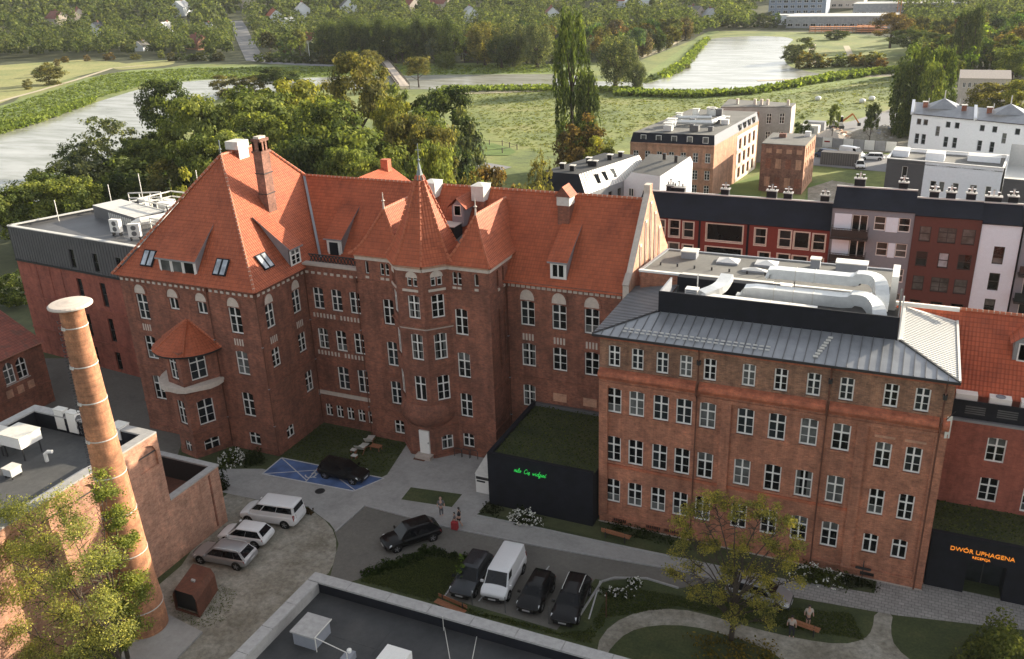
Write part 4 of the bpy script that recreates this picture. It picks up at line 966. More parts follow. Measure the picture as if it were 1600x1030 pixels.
def pavilions():
    # reception
    B = thing('reception_porch', 'black flat roofed porch with grass on its roof at the right edge', 'building')
    q = MB(); wall(q, (4.3, 55.9, 0), X, 12, 4.3, [(2.35, 0, 4.6, 2.6, 0)], 'black', 1.6)
    q.poly([(16.3, 55.9, 0), (16.3, 60, 0), (16.3, 60, 4.3), (16.3, 55.9, 4.3)], 'black'); q.poly([(4.3, 60, 0), (4.3, 55.9, 0), (4.3, 55.9, 4.3), (4.3, 60, 4.3)], 'black'); q.build('wall', B)
    MB().box(4.2, 55.8, 4.3, 16.4, 56.1, 4.38, 'black').build('parapet', B)
    D = MB().box(6.6, 57.4, .03, 8.95, 57.5, 2.55, 'glass_c').build('door', B); MB().box(7.73, 57.36, .03, 7.8, 57.42, 2.55, 'dark').build('frame', D)
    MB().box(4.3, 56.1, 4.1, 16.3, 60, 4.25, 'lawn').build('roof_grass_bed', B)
    rebase(B, (10, 57, 0))
    grass_box.append((4.4, 56.2, 16.2, 59.9, 4.25, 'porch roof grass'))
    a = letters('DWÓR UPHAGENA', .43, 'sign', (7.4, 55.85, 3.2), 0, '', '')
    S = thing('reception_sign', 'amber lettering DWÓR UPHAGENA over RECEPCJA on the black porch', 'sign', (7.35, 55.85, 2.95)); a.parent = S; a.location = (0, 0, .25)
    b = letters('RECEPCJA', .24, 'sign', (0, 0, -.1), 0, '', ''); b.parent = S
    # restaurant box
    B = thing('restaurant_pavilion', 'black windowless pavilion with grass roof between the tower and the brick block', 'building')
    x0, x1, y0, y1 = -27.35, -18.7, 54.2, 63.55
    q = MB(); q.prism([(x0, y0), (x1, y0), (x1, y1), (x0, y1)], 0, 4.45, 'black', 'lawn'); q.build('wall', B)
    q = MB(); q.box(x0, y0, 4.45, x1, y0+.3, 4.72, 'black'); q.box(x0, y0+.3, 4.45, x0+.35, y1, 4.72, 'black'); q.box(x0+.35, y1-.3, 4.45, x1, y1, 4.72, 'mansard'); q.build('parapet', B)
    rebase(B, (-23, 59, 0)); grass_box.append((x0+.4, y0+.35, x1-.1, y1-.35, 4.5, 'pavilion roof grass'))
    # handwriting in tube, strokes in units of letter height
    S = thing('neon_sign', 'green handwritten neon words miło Cię widzieć on the black pavilion', 'sign', (-25.05, 54.12, 3.55))
    def stroke(q, pts, x, sc=.34):
        P = [Vector((x+p[0]*sc+p[1]*sc*.25, 0, p[1]*sc)) for p in pts]; out = []
        for i in range(len(P)-1):
            p0, p1, p2, p3 = P[max(i-1, 0)], P[i], P[i+1], P[min(i+2, len(P)-1)]
            for t in (0, .33, .66): out.append(.5*((2*p1)+(p2-p0)*t+(2*p0-5*p1+4*p2-p3)*t*t+(3*p1-p0-3*p2+p3)*t**3))
        out.append(P[-1]); q.tube(out, .017, 'neon', 5)
    G = {'m': ([[(0, 0), (.05, .5), (.2, .5), (.25, 0), (.3, .5), (.45, .5), (.5, 0), (.6, .1)]], .6), 'i': ([[(0, .5), (.03, 0), (.2, .1)], [(.06, .75), (.08, .72)]], .22),
         'ł': ([[(0, .3), (.2, 1), (.1, 1.05), (.03, 0), (.2, .1)], [(-.08, .5), (.25, .7)]], .25), 'o': ([[(.35, .5), (.1, .45), (.05, .1), (.25, 0), (.4, .3), (.3, .5), (.5, .45)]], .55),
         'C': ([[(.6, .95), (.45, 1.15), (.1, .8), (.05, .2), (.3, -.05), (.65, .2)]], .7), 'ę': ([[(0, .25), (.3, .35), (.2, .55), (.02, .3), (.15, 0), (.4, .1)], [(.22, .0), (.15, -.2), (.3, -.22)]], .42),
         'w': ([[(0, .5), (.08, 0), (.25, .4), (.33, 0), (.55, .5), (.65, .45)]], .65), 'd': ([[(.4, .45), (.1, .45), (.05, .05), (.3, .05), (.45, .5), (.6, 1.2), (.42, 0), (.6, .1)]], .6),
         'z': ([[(0, .5), (.3, .5), (.02, 0), (.25, -.1), (.1, -.5), (-.1, -.35), (.4, .1)]], .42), 'e': ([[(0, .25), (.3, .35), (.2, .55), (.02, .3), (.15, 0), (.4, .1)]], .4),
         'ć': ([[(.35, .45), (.15, .5), (.02, .2), (.2, 0), (.4, .12)], [(.25, .7), (.38, .9)]], .42), ' ': ([], .45)}
    x = 0.0
    for word in ('miło', 'Cię', 'widzieć'):
        q = MB()
        for chh in word:
            st, adv = G[chh]
            for s_ in st: stroke(q, s_, x)
            x += adv*.34*1.12
        q.build('neon_word', S); x += .2
    # cabinet beside the pavilion
    T = thing('white_cabinet', 'white bin cabinet with dark slots standing at the left end of the black pavilion', 'cabinet', (-28.35, 56.1, 0))
    MB().box(-.75, -.7, 0, .85, 1.6, 1.75, 'white').build('casing', T); MB().box(-.7, -.72, 1.3, .6, -.7, 1.55, 'dark').build('slot', T); MB().box(-.65, -.72, 1.05, .1, -.7, 1.2, 'dark').build('slot', T)
    MB().poly([(-.8, -.75, 1.76), (.9, -.75, 1.76), (.9, 1.65, 2.3), (-.8, 1.65, 2.3)], 'offwhite').build('lid', T)
grass_box = []
pavilions()

# ================================================================== modern wing behind the left wing
def modern():
    B = thing('modern_brick_wing', 'modern red brick wing with anthracite metal top floor and flat roof at the left', 'building')
    pl, pr = Vector((-89.5, 64.2, 0)), Vector((-62.6, 61.9, 0)); u = (pr-pl); L = u.length; u.normalize(); n = u.cross(Vector((0, 0, 1)))
    us = lambda px, py, z: 0
    ws = []
    for x in (10.2, 13.9, 17.6, 21.4): ws += [(x, 7.6, 10.3, .85, 'transom', 'glass_c', 0), (x, 3.6, 6.3, .85, 'transom', 'glass', 0), (x, .3, 2.4, .85, 'transom', 'glass', 0)]
    facade(B, 'wall', pl, u, L, 11.2, ws, 'brick_new', fmat='dark', inset=.15)
    q = MB(); m_ = MB()
    ws = [(x, 11.45, 13.5, .75, 'transom', 'glass', 0) for x in (10.0, 13.7, 17.3, 21)]
    off = pl+n*.02
    facade(B, 'top_floor', off, u, L, 15.0, ws, 'mansard', zmin=11.2, fmat='dark', inset=.1)
    for k in range(int(L/.45)):
        s = off+u*k*.45; 
        if any(abs(k*.45-w[0]) < .45 for w in ws): m_.obox(s+Vector((0, 0, 13.6)), u*.03, n*.05, Vector((0, 0, 1.4)), 'mansard'); continue
        m_.obox(s+Vector((0, 0, 11.2)), u*.03, n*.05, Vector((0, 0, 3.8)), 'mansard')
    m_.build('seams', B, kind='stuff')
    q.obox(pl+Vector((0, 0, 11.1)), u*L, n*.18, Vector((0, 0, .16)), 'dark')
    for z in (7.0, 3.1): q.obox(pl+Vector((0, 0, z)), u*L, n*.1, Vector((0, 0, .18)), 'brick_new')
    for k in (3.2, 5.4, 7.4): q.obox(pl+u*k+Vector((0, 0, 4.2)), u*.1, n*.04, Vector((0, 0, 7.0)), 'brick_new')
    q.build('trim', B)
    bl, br = (-83.6, 78.0), (-60.6, 77.0)
    b = MB(); b.poly([(*bl, 0), (pl.x, pl.y, 0), (pl.x, pl.y, 15), (*bl, 15)], 'mansard'); b.poly([(*br, 0), (*bl, 0), (*bl, 15), (*br, 15)], 'mansard'); b.build('side_wall', B)
    b = MB(); b.poly([(pl.x, pl.y+.1, 14.6), (pr.x, pr.y+.1, 14.6), (*br, 14.6), (*bl, 14.6)], 'mansard'); b.build('roof', B); b.f and None
    q = MB(); q.bar((pl.x, pl.y+.1, 15.02), (pr.x, pr.y+.1, 15.02), .45, 'zinc_pale', .1); q.bar((pl.x, pl.y, 15.02), (*bl, 15.02), .45, 'zinc_pale', .1); q.bar((*bl, 15.02), (*br, 15.02), .45, 'zinc_pale', .1); q.build('parapet', B)
    q = MB(); q.prism([(-84.0, 71.0), (-74.8, 68.2), (-73.8, 71.4), (-83.0, 74.2)], 14.6, 16.0, 'mansard', 'zinc_pale')
    for k in range(12): p_ = Vector((-80.5, 69.93, 14.8))+Vector((.42, -.128, 0))*k; q.obox(p_, Vector((.2, -.06, 0)), Vector((-.02, -.06, 0)), Vector((0, 0, .9)), 'zinc_pale')
    q.build('plant_room', B)
    for a, b2, zt in (((-79, 72.9), (-73.2, 71.3), 16.6), ((-73.2, 71.3), (-72.0, 76.6), 16.6), ((-78, 77.0), (-72.0, 76.6), 16.6), ((-79, 72.9), (-78, 77.0), 16.6), ((-83, 75.4), (-79.5, 76.9), 16.4), ((-72.5, 68), (-66, 67), 16.2)):
        q = MB()
        for z in (zt-.6, zt): q.bar((*a, z), (*b2, z), .13, 'offwhite')
        for k in range(4): t = k/3; q.bar((a[0]+(b2[0]-a[0])*t, a[1]+(b2[1]-a[1])*t, 14.6), (a[0]+(b2[0]-a[0])*t, a[1]+(b2[1]-a[1])*t, zt), .09, 'offwhite')
        q.build('railing', B)
    for x, y, w_, d_, hh, m in ((-76.5, 74.5, 2.0, 1.0, .9, 'white'), (-74, 75.5, 1.0, 1.0, 1.2, 'steel'), (-77.5, 76, 1.2, .8, .8, 'white'), (-74.2, 72.8, 1.4, .6, .7, 'white'), (-81, 75.6, 1.2, .8, .8, 'white'), (-70, 70, 1.5, 1.2, .8, 'zinc_pale')): MB().box(x-w_/2, y-d_/2, 14.6, x+w_/2, y+d_/2, 15.1+hh, m).build('roof_unit', B)
    q = MB(); q.tube([(-74.5, 67.6, 15.4), (-73.6, 67.8, 15.8), (-72.6, 69.4, 15.8), (-71.0, 73, 15.8)], .45, 'white', 10); q.build('roof_pipe', B)
    for x, y, hh in ((-86.8, 68.5, 17.0), (-84.6, 74.2, 17.6), (-83.2, 77.6, 18.2), (-74.0, 77.3, 19.2), (-73.0, 76.9, 18.2), (-70.4, 77, 19.8)): MB().tube([(x, y, 14.6), (x, y, hh)], .05, 'offwhite', 5).build('aerial', B)
    rebase(B, (-75, 67, 0))
    for i, (px, py, lab) in enumerate(((182, 358, 'left one of two white air conditioners on the modern flat roof'), (211, 365, 'right one of two white air conditioners on the modern flat roof, with two round fans'))):
        c = at(px, py, 15.3); T = thing('air_conditioner', lab, 'air conditioner', (c[0], c[1], 14.6)); T.rotation_euler = (0, 0, (.1, .5)[i])
        MB().box(-.6, -.25, .4, .6, .25, 1.75, 'white').build('casing', T); q = MB()
        for z in (.75, 1.35): q.lathe((0, 0, 0), [(0, 0), (.26, 0)], 'grey_render', 12) if False else q.tube([(0, -.29, z), (0, -.25, z)], .26, 'mansard', 12)
        q.build('fan', T); MB().box(-.5, -.2, 0, -.4, .2, .4, 'dark').box(.4, -.2, 0, .5, .2, .4, 'dark').build('stand', T)
modern()
# ================================================================== workshop, chimney, hall, near flat roof
def workshop():
    B = thing('brick_workshop', 'flat roofed brick workshop with arched wall recesses behind the tall chimney stack', 'building')
    xw, xl, yb = -45.6, -57.4, 39.7
    # right wall with blind arches
    ops = [(2.2+k*2.6, 8.2, 3.9+k*2.6, 10.0, .75) for k in range(6)]
    q = MB(); wall(q, (xw, 22.5, 0), Y, yb-22.5, 10.5, ops, 'brick_shop', .18)
    for o in ops: q.poly([(xw-.18, 22.5+o[0], o[1]), (xw-.18, 22.5+o[2], o[1]), (xw-.18, 22.5+o[2], o[3]), (xw-.18, 22.5+o[0], o[3])], 'brick_shop')
    q.poly([(xw, yb, 0), (xl, yb, 0), (xl, yb, 10.5), (xw, yb, 10.5)], 'brick_shop'); q.poly([(xl, yb, 0), (xl, 22.5, 0), (xl, 22.5, 10.5), (xl, yb, 10.5)], 'brick_shop'); q.poly([(xl, 22.5, 0), (xw, 22.5, 0), (xw, 22.5, 10.5), (xl, 22.5, 10.5)], 'brick_shop'); q.build('wall', B)
    MB().poly([(xl, 22.5, 9.3), (xw, 22.5, 9.3), (xw, yb, 9.3), (xl, yb, 9.3)], 'felt').build('roof', B)
    q = MB()
    for a, b2 in (((xw-.35, 22.5), (xw-.35, yb)), ((xl+.35, 22.5), (xl+.35, yb)), ((xl+.7, yb-.35), (xw-.7, yb-.35))):
        q.bar((*a, 10.05), (*b2, 10.05), .1, 'black', 1.4) if False else None
        q.bar((*a, 10.56), (*b2, 10.56), .75, 'coping', .12)
    q.box(xw-.7, 22.5, 9.3, xw-.6, yb-.6, 10.5, 'black'); q.box(xl+.6, 22.5, 9.3, xl+.7, yb-.6, 10.5, 'black'); q.box(xl+.7, yb-.7, 9.3, xw-.7, yb-.6, 10.5, 'black')
    q.poly([(xw-.75, 25, 10.45), (xw-.75, 35.4, 10.45), (xw-2.6, 35.4, 9.5), (xw-2.6, 25, 9.5)][::-1], 'zinc_pale'); q.build('parapet', B)
    # lower yard wall with coping
    q = MB(); ops = []
    wall(q, (xw, yb, 0), Y, 5.0, 5.0, [], 'brick_shop'); q.poly([(xw, 44.7, 0), (xw-9, 44.7, 0), (xw-9, 44.7, 5.0), (xw, 44.7, 5.0)], 'brick_shop'); q.poly([(xw-.4, 44.3, 3.2), (xw-.4, yb, 3.2), (xw-.4, yb, 5), (xw-.4, 44.3, 5)], 'brick_shop'); q.poly([(xw-9, 44.3, 3.2), (xw-.4, 44.3, 3.2), (xw-.4, 44.3, 5), (xw-9, 44.3, 5)], 'dark')
    q.poly([(xw-9, yb, 3.2), (xw, yb, 3.2), (xw, 44.7, 3.2), (xw-9, 44.7, 3.2)], 'rust'); q.box(xw-.02, 43.55, .3, xw+.05, 43.7, 4.8, 'brick'); q.build('low_wall', B)
    q = MB(); q.box(xw-.5, yb, 5.0, xw+.06, 44.78, 5.14, 'coping'); q.box(xw-9, 44.25, 5.0, xw-.5, 44.78, 5.14, 'coping'); q.build('coping', B)
    rebase(B, (-51, 31, 0))
    def unit(x, y, z, w, d, hh, lab, legs=.5, m='white'):
        T = thing('air_conditioner', lab, 'air conditioner', (x, y, 9.3)); MB().box(-w/2, -d/2, legs, w/2, d/2, legs+hh, m).build('casing', T); q = MB(); q.box(-w/2-.04, -d/2-.04, legs+hh, w/2+.04, d/2+.04, legs+hh+.06, 'offwhite')
        for s in (-1, 1):
            for t in (-1, 1): q.bar((s*w*.42, t*d*.4, 0), (s*w*.42, t*d*.4, legs), .07, 'dark')
        q.build('lid', T)
        if d < .7:
            q = MB()
            for zz in (.32, .72): q.tube([(w/2+.02, 0, legs+hh*zz), (w/2, 0, legs+hh*zz)], hh*.17, 'mansard', 12)
            q.build('fan', T)
    c = at(97, 652, 10.4); unit(c[0], c[1], 0, .9, .5, 1.55, 'left one of two upright white air conditioners by the workshop parapet', .2)
    c = at(116, 657, 10.4); unit(c[0], c[1], 0, .9, .5, 1.55, 'right one of two upright white air conditioners beside the chimney stack', .2)
    c = at(30, 678, 10.9); unit(c[0], c[1], 0, 2.1, 1.7, .8, 'large white air handling box on legs on the workshop roof', 1.0)
    c = at(0, 680, 10.6); unit(c[0], c[1], 0, 1.2, 1.2, .8, 'white cube unit cut by the left edge on the workshop roof', .8)
    c = at(187, 672, 10.3); unit(c[0], c[1], 0, 1.0, .9, .9, 'white box unit just right of the chimney stack on the workshop roof', .5)
    c = at(18, 732, 9.9); unit(c[0], c[1], 0, .8, .8, .5, 'small silver extractor low on the workshop roof at the left edge', .2, 'steel')
    q = MB(); c = at(72, 715, 9.6); T = thing('pipe_vent', 'white bent vent pipe at the edge of the workshop roof', 'vent', (c[0], c[1], 9.3)); q.tube([(0, 0, 0), (0, 0, .6), (.2, .1, .75), (.5, .2, .75)], .13, 'white', 8); q.build('pipe', T)
workshop()

def chimney():
    T = thing('chimney_stack', 'tall tapering brick chimney stack with iron bands and round concrete cap', 'chimney', (-42.5, 33.0, 0))
    q = MB(); q.lathe((0, 0, 0), [(1.4, 0), (1.36, 2.2), (1.22, 4), (1.08, 8), (.88, 14), (.75, 19), (.66, 22.7), (.68, 22.75)], 'brick_chim', 28); q.build('shaft', T, smooth=True)
    q = MB(); q.lathe((0, 0, 0), [(.3, 22.72), (1.05, 22.75), (1.2, 22.8), (1.2, 22.88), (1.1, 22.95), (0, 23.05)], 'plaster', 28); q.build('cap', T)
    for z in (2.0, 6.2, 9.2, 11.9, 14.4, 16.9, 19.2, 21.6):
        r = float(np.interp(z, [0, 2.2, 4, 8, 14, 19, 22.7], [1.4, 1.36, 1.22, 1.08, .88, .75, .66]))
        q = MB(); q.lathe((0, 0, z), [(r+.005, -.03), (r+.03, -.03), (r+.03, .03), (r+.005, .03)], 'zinc_pale', 28)
        for s in (-.1, .1):
            a = R(-95)+s; q.obox((math.cos(a)*(r+.02)-.05, math.sin(a)*(r+.02)-.1, z-.08), (.1, 0, 0), (0, .1, 0), (0, 0, .16), 'zinc_pale')
        q.build('iron_band', T)
    q = MB(); a = R(-120)
    for k in range(58):
        z = 2+k*.35; r = float(np.interp(z, [0, 2.2, 4, 8, 14, 19, 22.7], [1.4, 1.36, 1.22, 1.08, .88, .75, .66])); ca, sa = math.cos(a), math.sin(a)
        for s in (-.22,):
            p = Vector((ca*r-sa*s, sa*r+ca*s, z)); p2 = Vector((ca*r+sa*s, sa*r-ca*s, z)); o = Vector((ca, sa, 0))*.16
            q.bar(p, p+o, .03, 'dark'); q.bar(p2, p2+o, .03, 'dark'); q.bar(p+o, p2+o, .03, 'dark')
    q.build('climbing_irons', T)
chimney()

def hall():
    B = thing('brick_hall', 'old brick hall with twin arched window and tiled roof at the left edge', 'building')
    c = at(63, 533, 6.6); xr, yb = float(c[0]), float(c[1])
    P = (xr, yb-14, 0); ws = []
    pw = on_x(28, 592, xr); yc = pw[1]-P[1]
    ws = [(yc-.7, pw[2]-.2, pw[2]+2.0, 1.15, 'cross_wide', 'glass', .45), (yc+.7, pw[2]-.2, pw[2]+2.0, 1.15, 'cross_wide', 'glass', .45), (yc-5.5, pw[2]-.2, pw[2]+2.0, 1.15, 'cross_wide', 'glass', .45), (yc-4.1, pw[2]-.2, pw[2]+2.0, 1.15, 'cross_wide', 'glass', .45)]
    facade(B, 'wall', P, Y, 14, 6.6, ws, 'brick', sill='stone')
    q = MB(); q.poly([(xr, yb, 0), (xr-12, yb, 0), (xr-12, yb, 6.6), (xr-6, yb, 9.6), (xr, yb, 6.6)], 'brick'); q.poly([(xr-12, yb-14, 0), (xr, yb-14, 0), (xr, yb-14, 6.6), (xr-6, yb-14, 9.6), (xr-12, yb-14, 6.6)], 'brick'); q.poly([(xr-12, yb, 0), (xr-12, yb-14, 0), (xr-12, yb-14, 6.6), (xr-12, yb, 6.6)], 'brick'); q.build('end_wall', B)
    q = MB(); q.poly([(xr+.3, yb-14.2, 6.5), (xr+.3, yb+.2, 6.5), (xr-6, yb+.2, 9.7), (xr-6, yb-14.2, 9.7)], 'tile_old'); q.poly([(xr-12.3, yb+.2, 6.5), (xr-12.3, yb-14.2, 6.5), (xr-6, yb-14.2, 9.7), (xr-6, yb+.2, 9.7)], 'tile_old'); q.build('roof', B)
    q = MB(); dentil_row(q, P, Y, 14, 6.1, .3, .12, 'brick', .3, .14); belt(q, P, Y, 14, 6.42, .12, .24, 'brick_pale'); belt(q, P, Y, 14, 2.2, .14, .08); 
    for s in (-1.2, 0, 1.2): q.obox((xr, P[1]+yc+s-.35, 2.45), (.04, 0, 0), (0, .7, 0), (0, 0, .8), 'brick_pale')
    q.build('trim', B)
    rebase(B, (xr-6, yb-7, 0))
hall()

def near_roof():
    B = thing('flat_roofed_building', 'near building with flat dark roof and wide pale parapet at the bottom edge', 'building')
    h = 4.0; A = at(500, 896, h); Br = at(930, 1020, h); Lf = at(345, 1030, h)
    h = 3.32; y1 = float(A[1]+.02); xl = float((A[0]+Lf[0])/2); x1, y0 = -6.0, 21.0
    q = MB(); q.prism([(xl+.03, y0), (x1, y0), (x1, y1-.03), (xl+.03, y1-.03)], 0, h-.15, 'concrete', 'dark_roof', False); q.build('wall', B)
    MB().poly([(xl+.5, y0, h-1.25), (x1, y0, h-1.25), (x1, y1-.5, h-1.25), (xl+.5, y1-.5, h-1.25)], 'dark_roof')
    # the roof lies below its parapet
    B.children[0].data.materials[1] = M['dark_roof']
    q = MB()
    q.box(xl+.75, y1-.85, h-.15, x1, y1-.8, h, 'black') if False else None
    n = 9
    for k in range(n):
        a = xl+(x1-xl)*k/n; b2 = xl+(x1-xl)*(k+1)/n-.03; q.box(a, y1-.8, h+.55, b2, y1, h+.68, 'coping')
    for k in range(7):
        a = y0+(y1-.83-y0)*k/7; b2 = y0+(y1-.83-y0)*(k+1)/7-.03; q.box(xl, a, h+.55, xl+.8, b2, h+.68, 'coping')
    q.box(xl+.03, y1-.77, h-.15, x1, y1-.03, h+.55, 'black'); q.box(xl+.03, y0, h-.15, xl+.77, y1-.77, h+.55, 'concrete'); q.build('parapet', B)
    q = MB()
    for k in range(1, 12): q.box(xl+.8+k*2.0, y0, h-.15, xl+.88+k*2.0, y1-.8, h-.138, 'dark_roof')
    for k in range(1, 4): q.box(xl+.8, y0+k*4.3, h-.15, x1, y0+.08+k*4.3, h-.135, 'dark_roof')
    q.build('felt_seam', B, kind='stuff')
    q = MB(); c = at(487, 975, h+.85); q.box(c[0]-.75, c[1]-.9, h-.15, c[0]+.75, c[1]+.7, h+.75, 'grey_render'); q.box(c[0]-.85, c[1]-1.0, h+.75, c[0]+.85, c[1]+.8, h+.85, 'coping'); q.build('roof_hatch', B)
    q = MB(); p = (c[0]+.9, c[1]-.95); q.tube([(*p, h-.15), (*p, h+.9)], .03, 'offwhite', 5); q.tube([(*p, h+.9), (p[0]+2.4, p[1]-.35, h+.9)], .03, 'offwhite', 5); q.tube([(*p, h+.9), (p[0], p[1]+1.7, h+.9)], .03, 'offwhite', 5); q.tube([(p[0]+2.4, p[1]-.35, h-.15), (p[0]+2.4, p[1]-.35, h+.9)], .03, 'offwhite', 5); q.build('railing', B)
    q = MB(); c = at(692, 968, h+.68); q.tube([(c[0], c[1], h-.15), (c[0], c[1], h+.9)], .02, 'offwhite', 5)
    a = at(692, 966, h); b2 = at(703, 1030, h-.1); q.tube([(a[0], a[1], h-.1), (b2[0], b2[1], h-.1)], .025, 'offwhite', 5); a = at(745, 975, h+.6); b2 = at(738, 1030, h-.1)
    q.tube([(a[0], a[1], h-.1), (b2[0], b2[1], h-.1)], .025, 'offwhite', 5); q.build('lightning_wire', B)
    c = at(622, 1026, h); q = MB(); q.box(c[0]-.8, c[1]-1.2, h-.15, c[0]+.8, c[1]+.25, h+.45, 'white'); q.build('rooflight', B)
    c = at(548, 1026, h); q = MB(); q.box(c[0]-.3, c[1]-.6, h-.15, c[0]+.25, c[1]+.2, h+.3, 'grey_render'); q.lathe((c[0]-.05, c[1], h+.3), [(.12, 0), (.14, .2), (0, .26)], 'white', 8); q.build('roof_vent', B)
    rebase(B, (xl/2+x1/2, 29, 0))
near_roof()

# ================================================================== row of new houses behind the block
def rowhouse(name, label, x0, x1, y, z_eave, wins, wallm, fmat, roofz, run, flues, slit=True, extra=None):
    B = thing(name, label, 'building', group=None)
    facade(B, 'wall', (x0, y, 0), X, x1-x0, z_eave, wins, wallm, rise=0, fmat=fmat, inset=.14)
    q = MB(); q.poly([(x0, y-.15, z_eave-.05), (x1, y-.15, z_eave-.05), (x1, y+run, roofz), (x0, y+run, roofz)], 'navy'); q.poly([(x0, y+run, roofz), (x1, y+run, roofz), (x1, y+9.5, roofz-3.0), (x0, y+9.5, roofz-3.0)], 'navy')
    q.poly([(x1, y+13, roofz), (x0, y+13, roofz), (x0, y+run, roofz), (x0, y, z_eave), (x0, y, 0)][::-1] if False else [(x0, y+9.4, 0), (x0, y, 0), (x0, y-.15, z_eave-.05), (x0, y+run, roofz), (x0, y+9.4, roofz-3)], 'navy')
    q.poly([(x1, y, 0), (x1, y+9.4, 0), (x1, y+9.4, roofz-3), (x1, y+run, roofz), (x1, y-.15, z_eave-.05)], 'navy'); q.poly([(x1, y+9.4, 0), (x0, y+9.4, 0), (x0, y+9.4, roofz-3), (x1, y+9.4, roofz-3)], wallm); q.build('roof', B)
    q = MB(); q.box(x0, y+run, roofz, x1, y+run+.25, roofz+.14, 'zinc_pale'); q.box(x0, y-.2, z_eave-.12, x1, y-.02, z_eave-.02, 'navy'); q.build('parapet', B)
    for fx, fy, kind in flues:
        q = MB(); w_ = (.45, .75, .55)[kind]; hh = (.75, .6, .9)[kind]
        fy = y+run+.5; q.box(fx-w_, fy-.4, roofz-.5, fx+w_, fy+.4, roofz+hh, 'black'); q.box(fx-w_-.1, fy-.5, roofz+hh, fx+w_+.1, fy+.5, roofz+hh+.07, 'coping'); C_ = q.build('chimney', B)
        q = MB()
        for k in range(3): xx = fx-w_*.6+k*w_*.6; q.tube([(xx, fy, roofz+hh+.1), (xx, fy, roofz+hh+.4+.25*(k % 2))], .08, 'dark' if k != 1 else 'steel', 6); q.box(xx-.14, fy-.14, roofz+hh+.43+.25*(k % 2), xx+.14, fy+.14, roofz+hh+.48+.25*(k % 2), 'steel' if k != 1 else 'dark')
        q.build('flue', C_)
    if extra: extra(B)
    rebase(B, ((x0+x1)/2, y+6, 0)); return B
Yr = 100.0
def wpx(px, py0, py1, wpx_): 
    a = on_y(px, py0, Yr); b = on_y(px, py1, Yr); return float(b[0]), float(b[2]), float(a[2]), wpx_*depth(b)/F_PX*1.08
def rows():
    ws = []; x0, x1 = -29.2, -7.2
    for px, y0, y1, w_, st in ((1029, 343, 367, 18, 'transom'), (1053, 344, 370, 15, 'transom'), (1075, 347, 372, 15, 'transom'), (1131, 351, 378, 52, 'plain'), (1187, 357, 383, 16, 'transom'), (1225, 360, 387, 17, 'transom'), (1251, 363, 389, 21, 'plain'), (1278, 366, 392, 17, 'transom')):
        cx, z0, z1, w = wpx(px, y0, y1, w_)
        for k in range(4):
            xx = cx+(.55 if (px == 1187 and k == 1) else 0)
            if z0-k*2.75 > .4: ws.append((xx-x0, z0-k*2.75, z1-k*2.75, w, st, 'glass_c' if (px+k) % 3 else 'glass'))
    def ex(B):
        q = MB()
        for px in (1093, 1169): c = on_y(px, 360, Yr); q.box(c[0]-.12, Yr-.06, 0, c[0]+.12, Yr, 11.5, 'black')
        q.build('joint', B)
        q = MB()
        for w in ws:
            a, b2 = x0+w[0]-w[3]/2, x0+w[0]+w[3]/2
            for (p0, z0, p1, z1) in ((a-.1, w[1]-.1, b2+.1, w[1]), (a-.1, w[2], b2+.1, w[2]+.1), (a-.1, w[1], a, w[2]), (b2, w[1], b2+.1, w[2])): q.box(p0, Yr-.1, z0, p1, Yr+.02, z1, 'cream')
        q.build('window_surround', B)
    rowhouse('dark_red_rowhouse', 'long dark red house with cream window surrounds and navy roof', x0, x1, Yr, 11.6, ws, 'red_render', 'cream', 13.65, 3.4, [(-19.5, 104.5, 0), (-14.2, 104.5, 2), (-12.4, 104.5, 0), (-8.4, 104.3, 0), (-26, 104, 0), (-25, 104, 1)], extra=ex)
    # grey house with balconies
    x0, x1 = -7.2, 1.0; ws = []
    zs = [on_y(1390, y, Yr)[2] for y in (362,)]; zb = float(zs[0])
    for k in range(4):
        z = zb-k*2.8
        if z < .4: continue
        for cx, w, st, pn in ((-6.0+.35, 1.7, 'plain', 'offp'), (-4.3, 1.6, 'double', 'glass'), (-2.3+(.5 if k % 2 else 0), 1.15, 'transom', 'glass_c'), (.1, 1.15, 'transom', 'glass_b' if k else 'glass_c')):
            if pn == 'offp': continue
            low = z-.7 if st == 'double' else z
            ws.append((cx-x0, low, z+1.55, w, st, pn))
    def ex(B):
        q = MB()
        for k in range(4):
            z = zb-k*2.8
            if z < .4: continue
            q.box(-6.9, Yr-.04, z-.6, -5.15, Yr+.02, z+1.6, 'row_white'); q.box(-1.7+(.5 if k % 2 else 0), Yr-.04, z-.05, -.5, Yr+.02, z+1.55, 'row_white')
        q.build('render_panel', B)
        for k in range(4):
            z = zb-k*2.8-.75
            if z < .4: continue
            q = MB(); q.box(-7.05, Yr-1.3, z-.2, -3.3, Yr, z, 'dark'); BL = q.build('balcony', B); q = MB()
            for x in np.arange(-7.0, -3.3, .16): q.box(x, Yr-1.29, z, x+.03, Yr-1.26, z+1.0, 'dark')
            q.box(-7.05, Yr-1.32, z+1.0, -3.3, Yr-1.22, z+1.06, 'dark'); q.box(-7.05, Yr-1.3, z+1.0, -7.0, Yr, z+1.06, 'dark'); q.box(-3.35, Yr-1.3, z+1.0, -3.3, Yr, z+1.06, 'dark'); q.box(-7.0, Yr-1.27, z+.1, -3.35, Yr-1.25, z+.9, 'dark'); q.build('balustrade', BL)
    rowhouse('grey_rowhouse', 'grey house with two dark balconies and white panels between windows', x0, x1, Yr, 14.2, ws, 'grey_render', 'white', 15.7, 3.0, [(-4.9, 103, 2), (-.5, 103.2, 0)], extra=ex)
    x0, x1 = 1.0, 7.35; ws = []
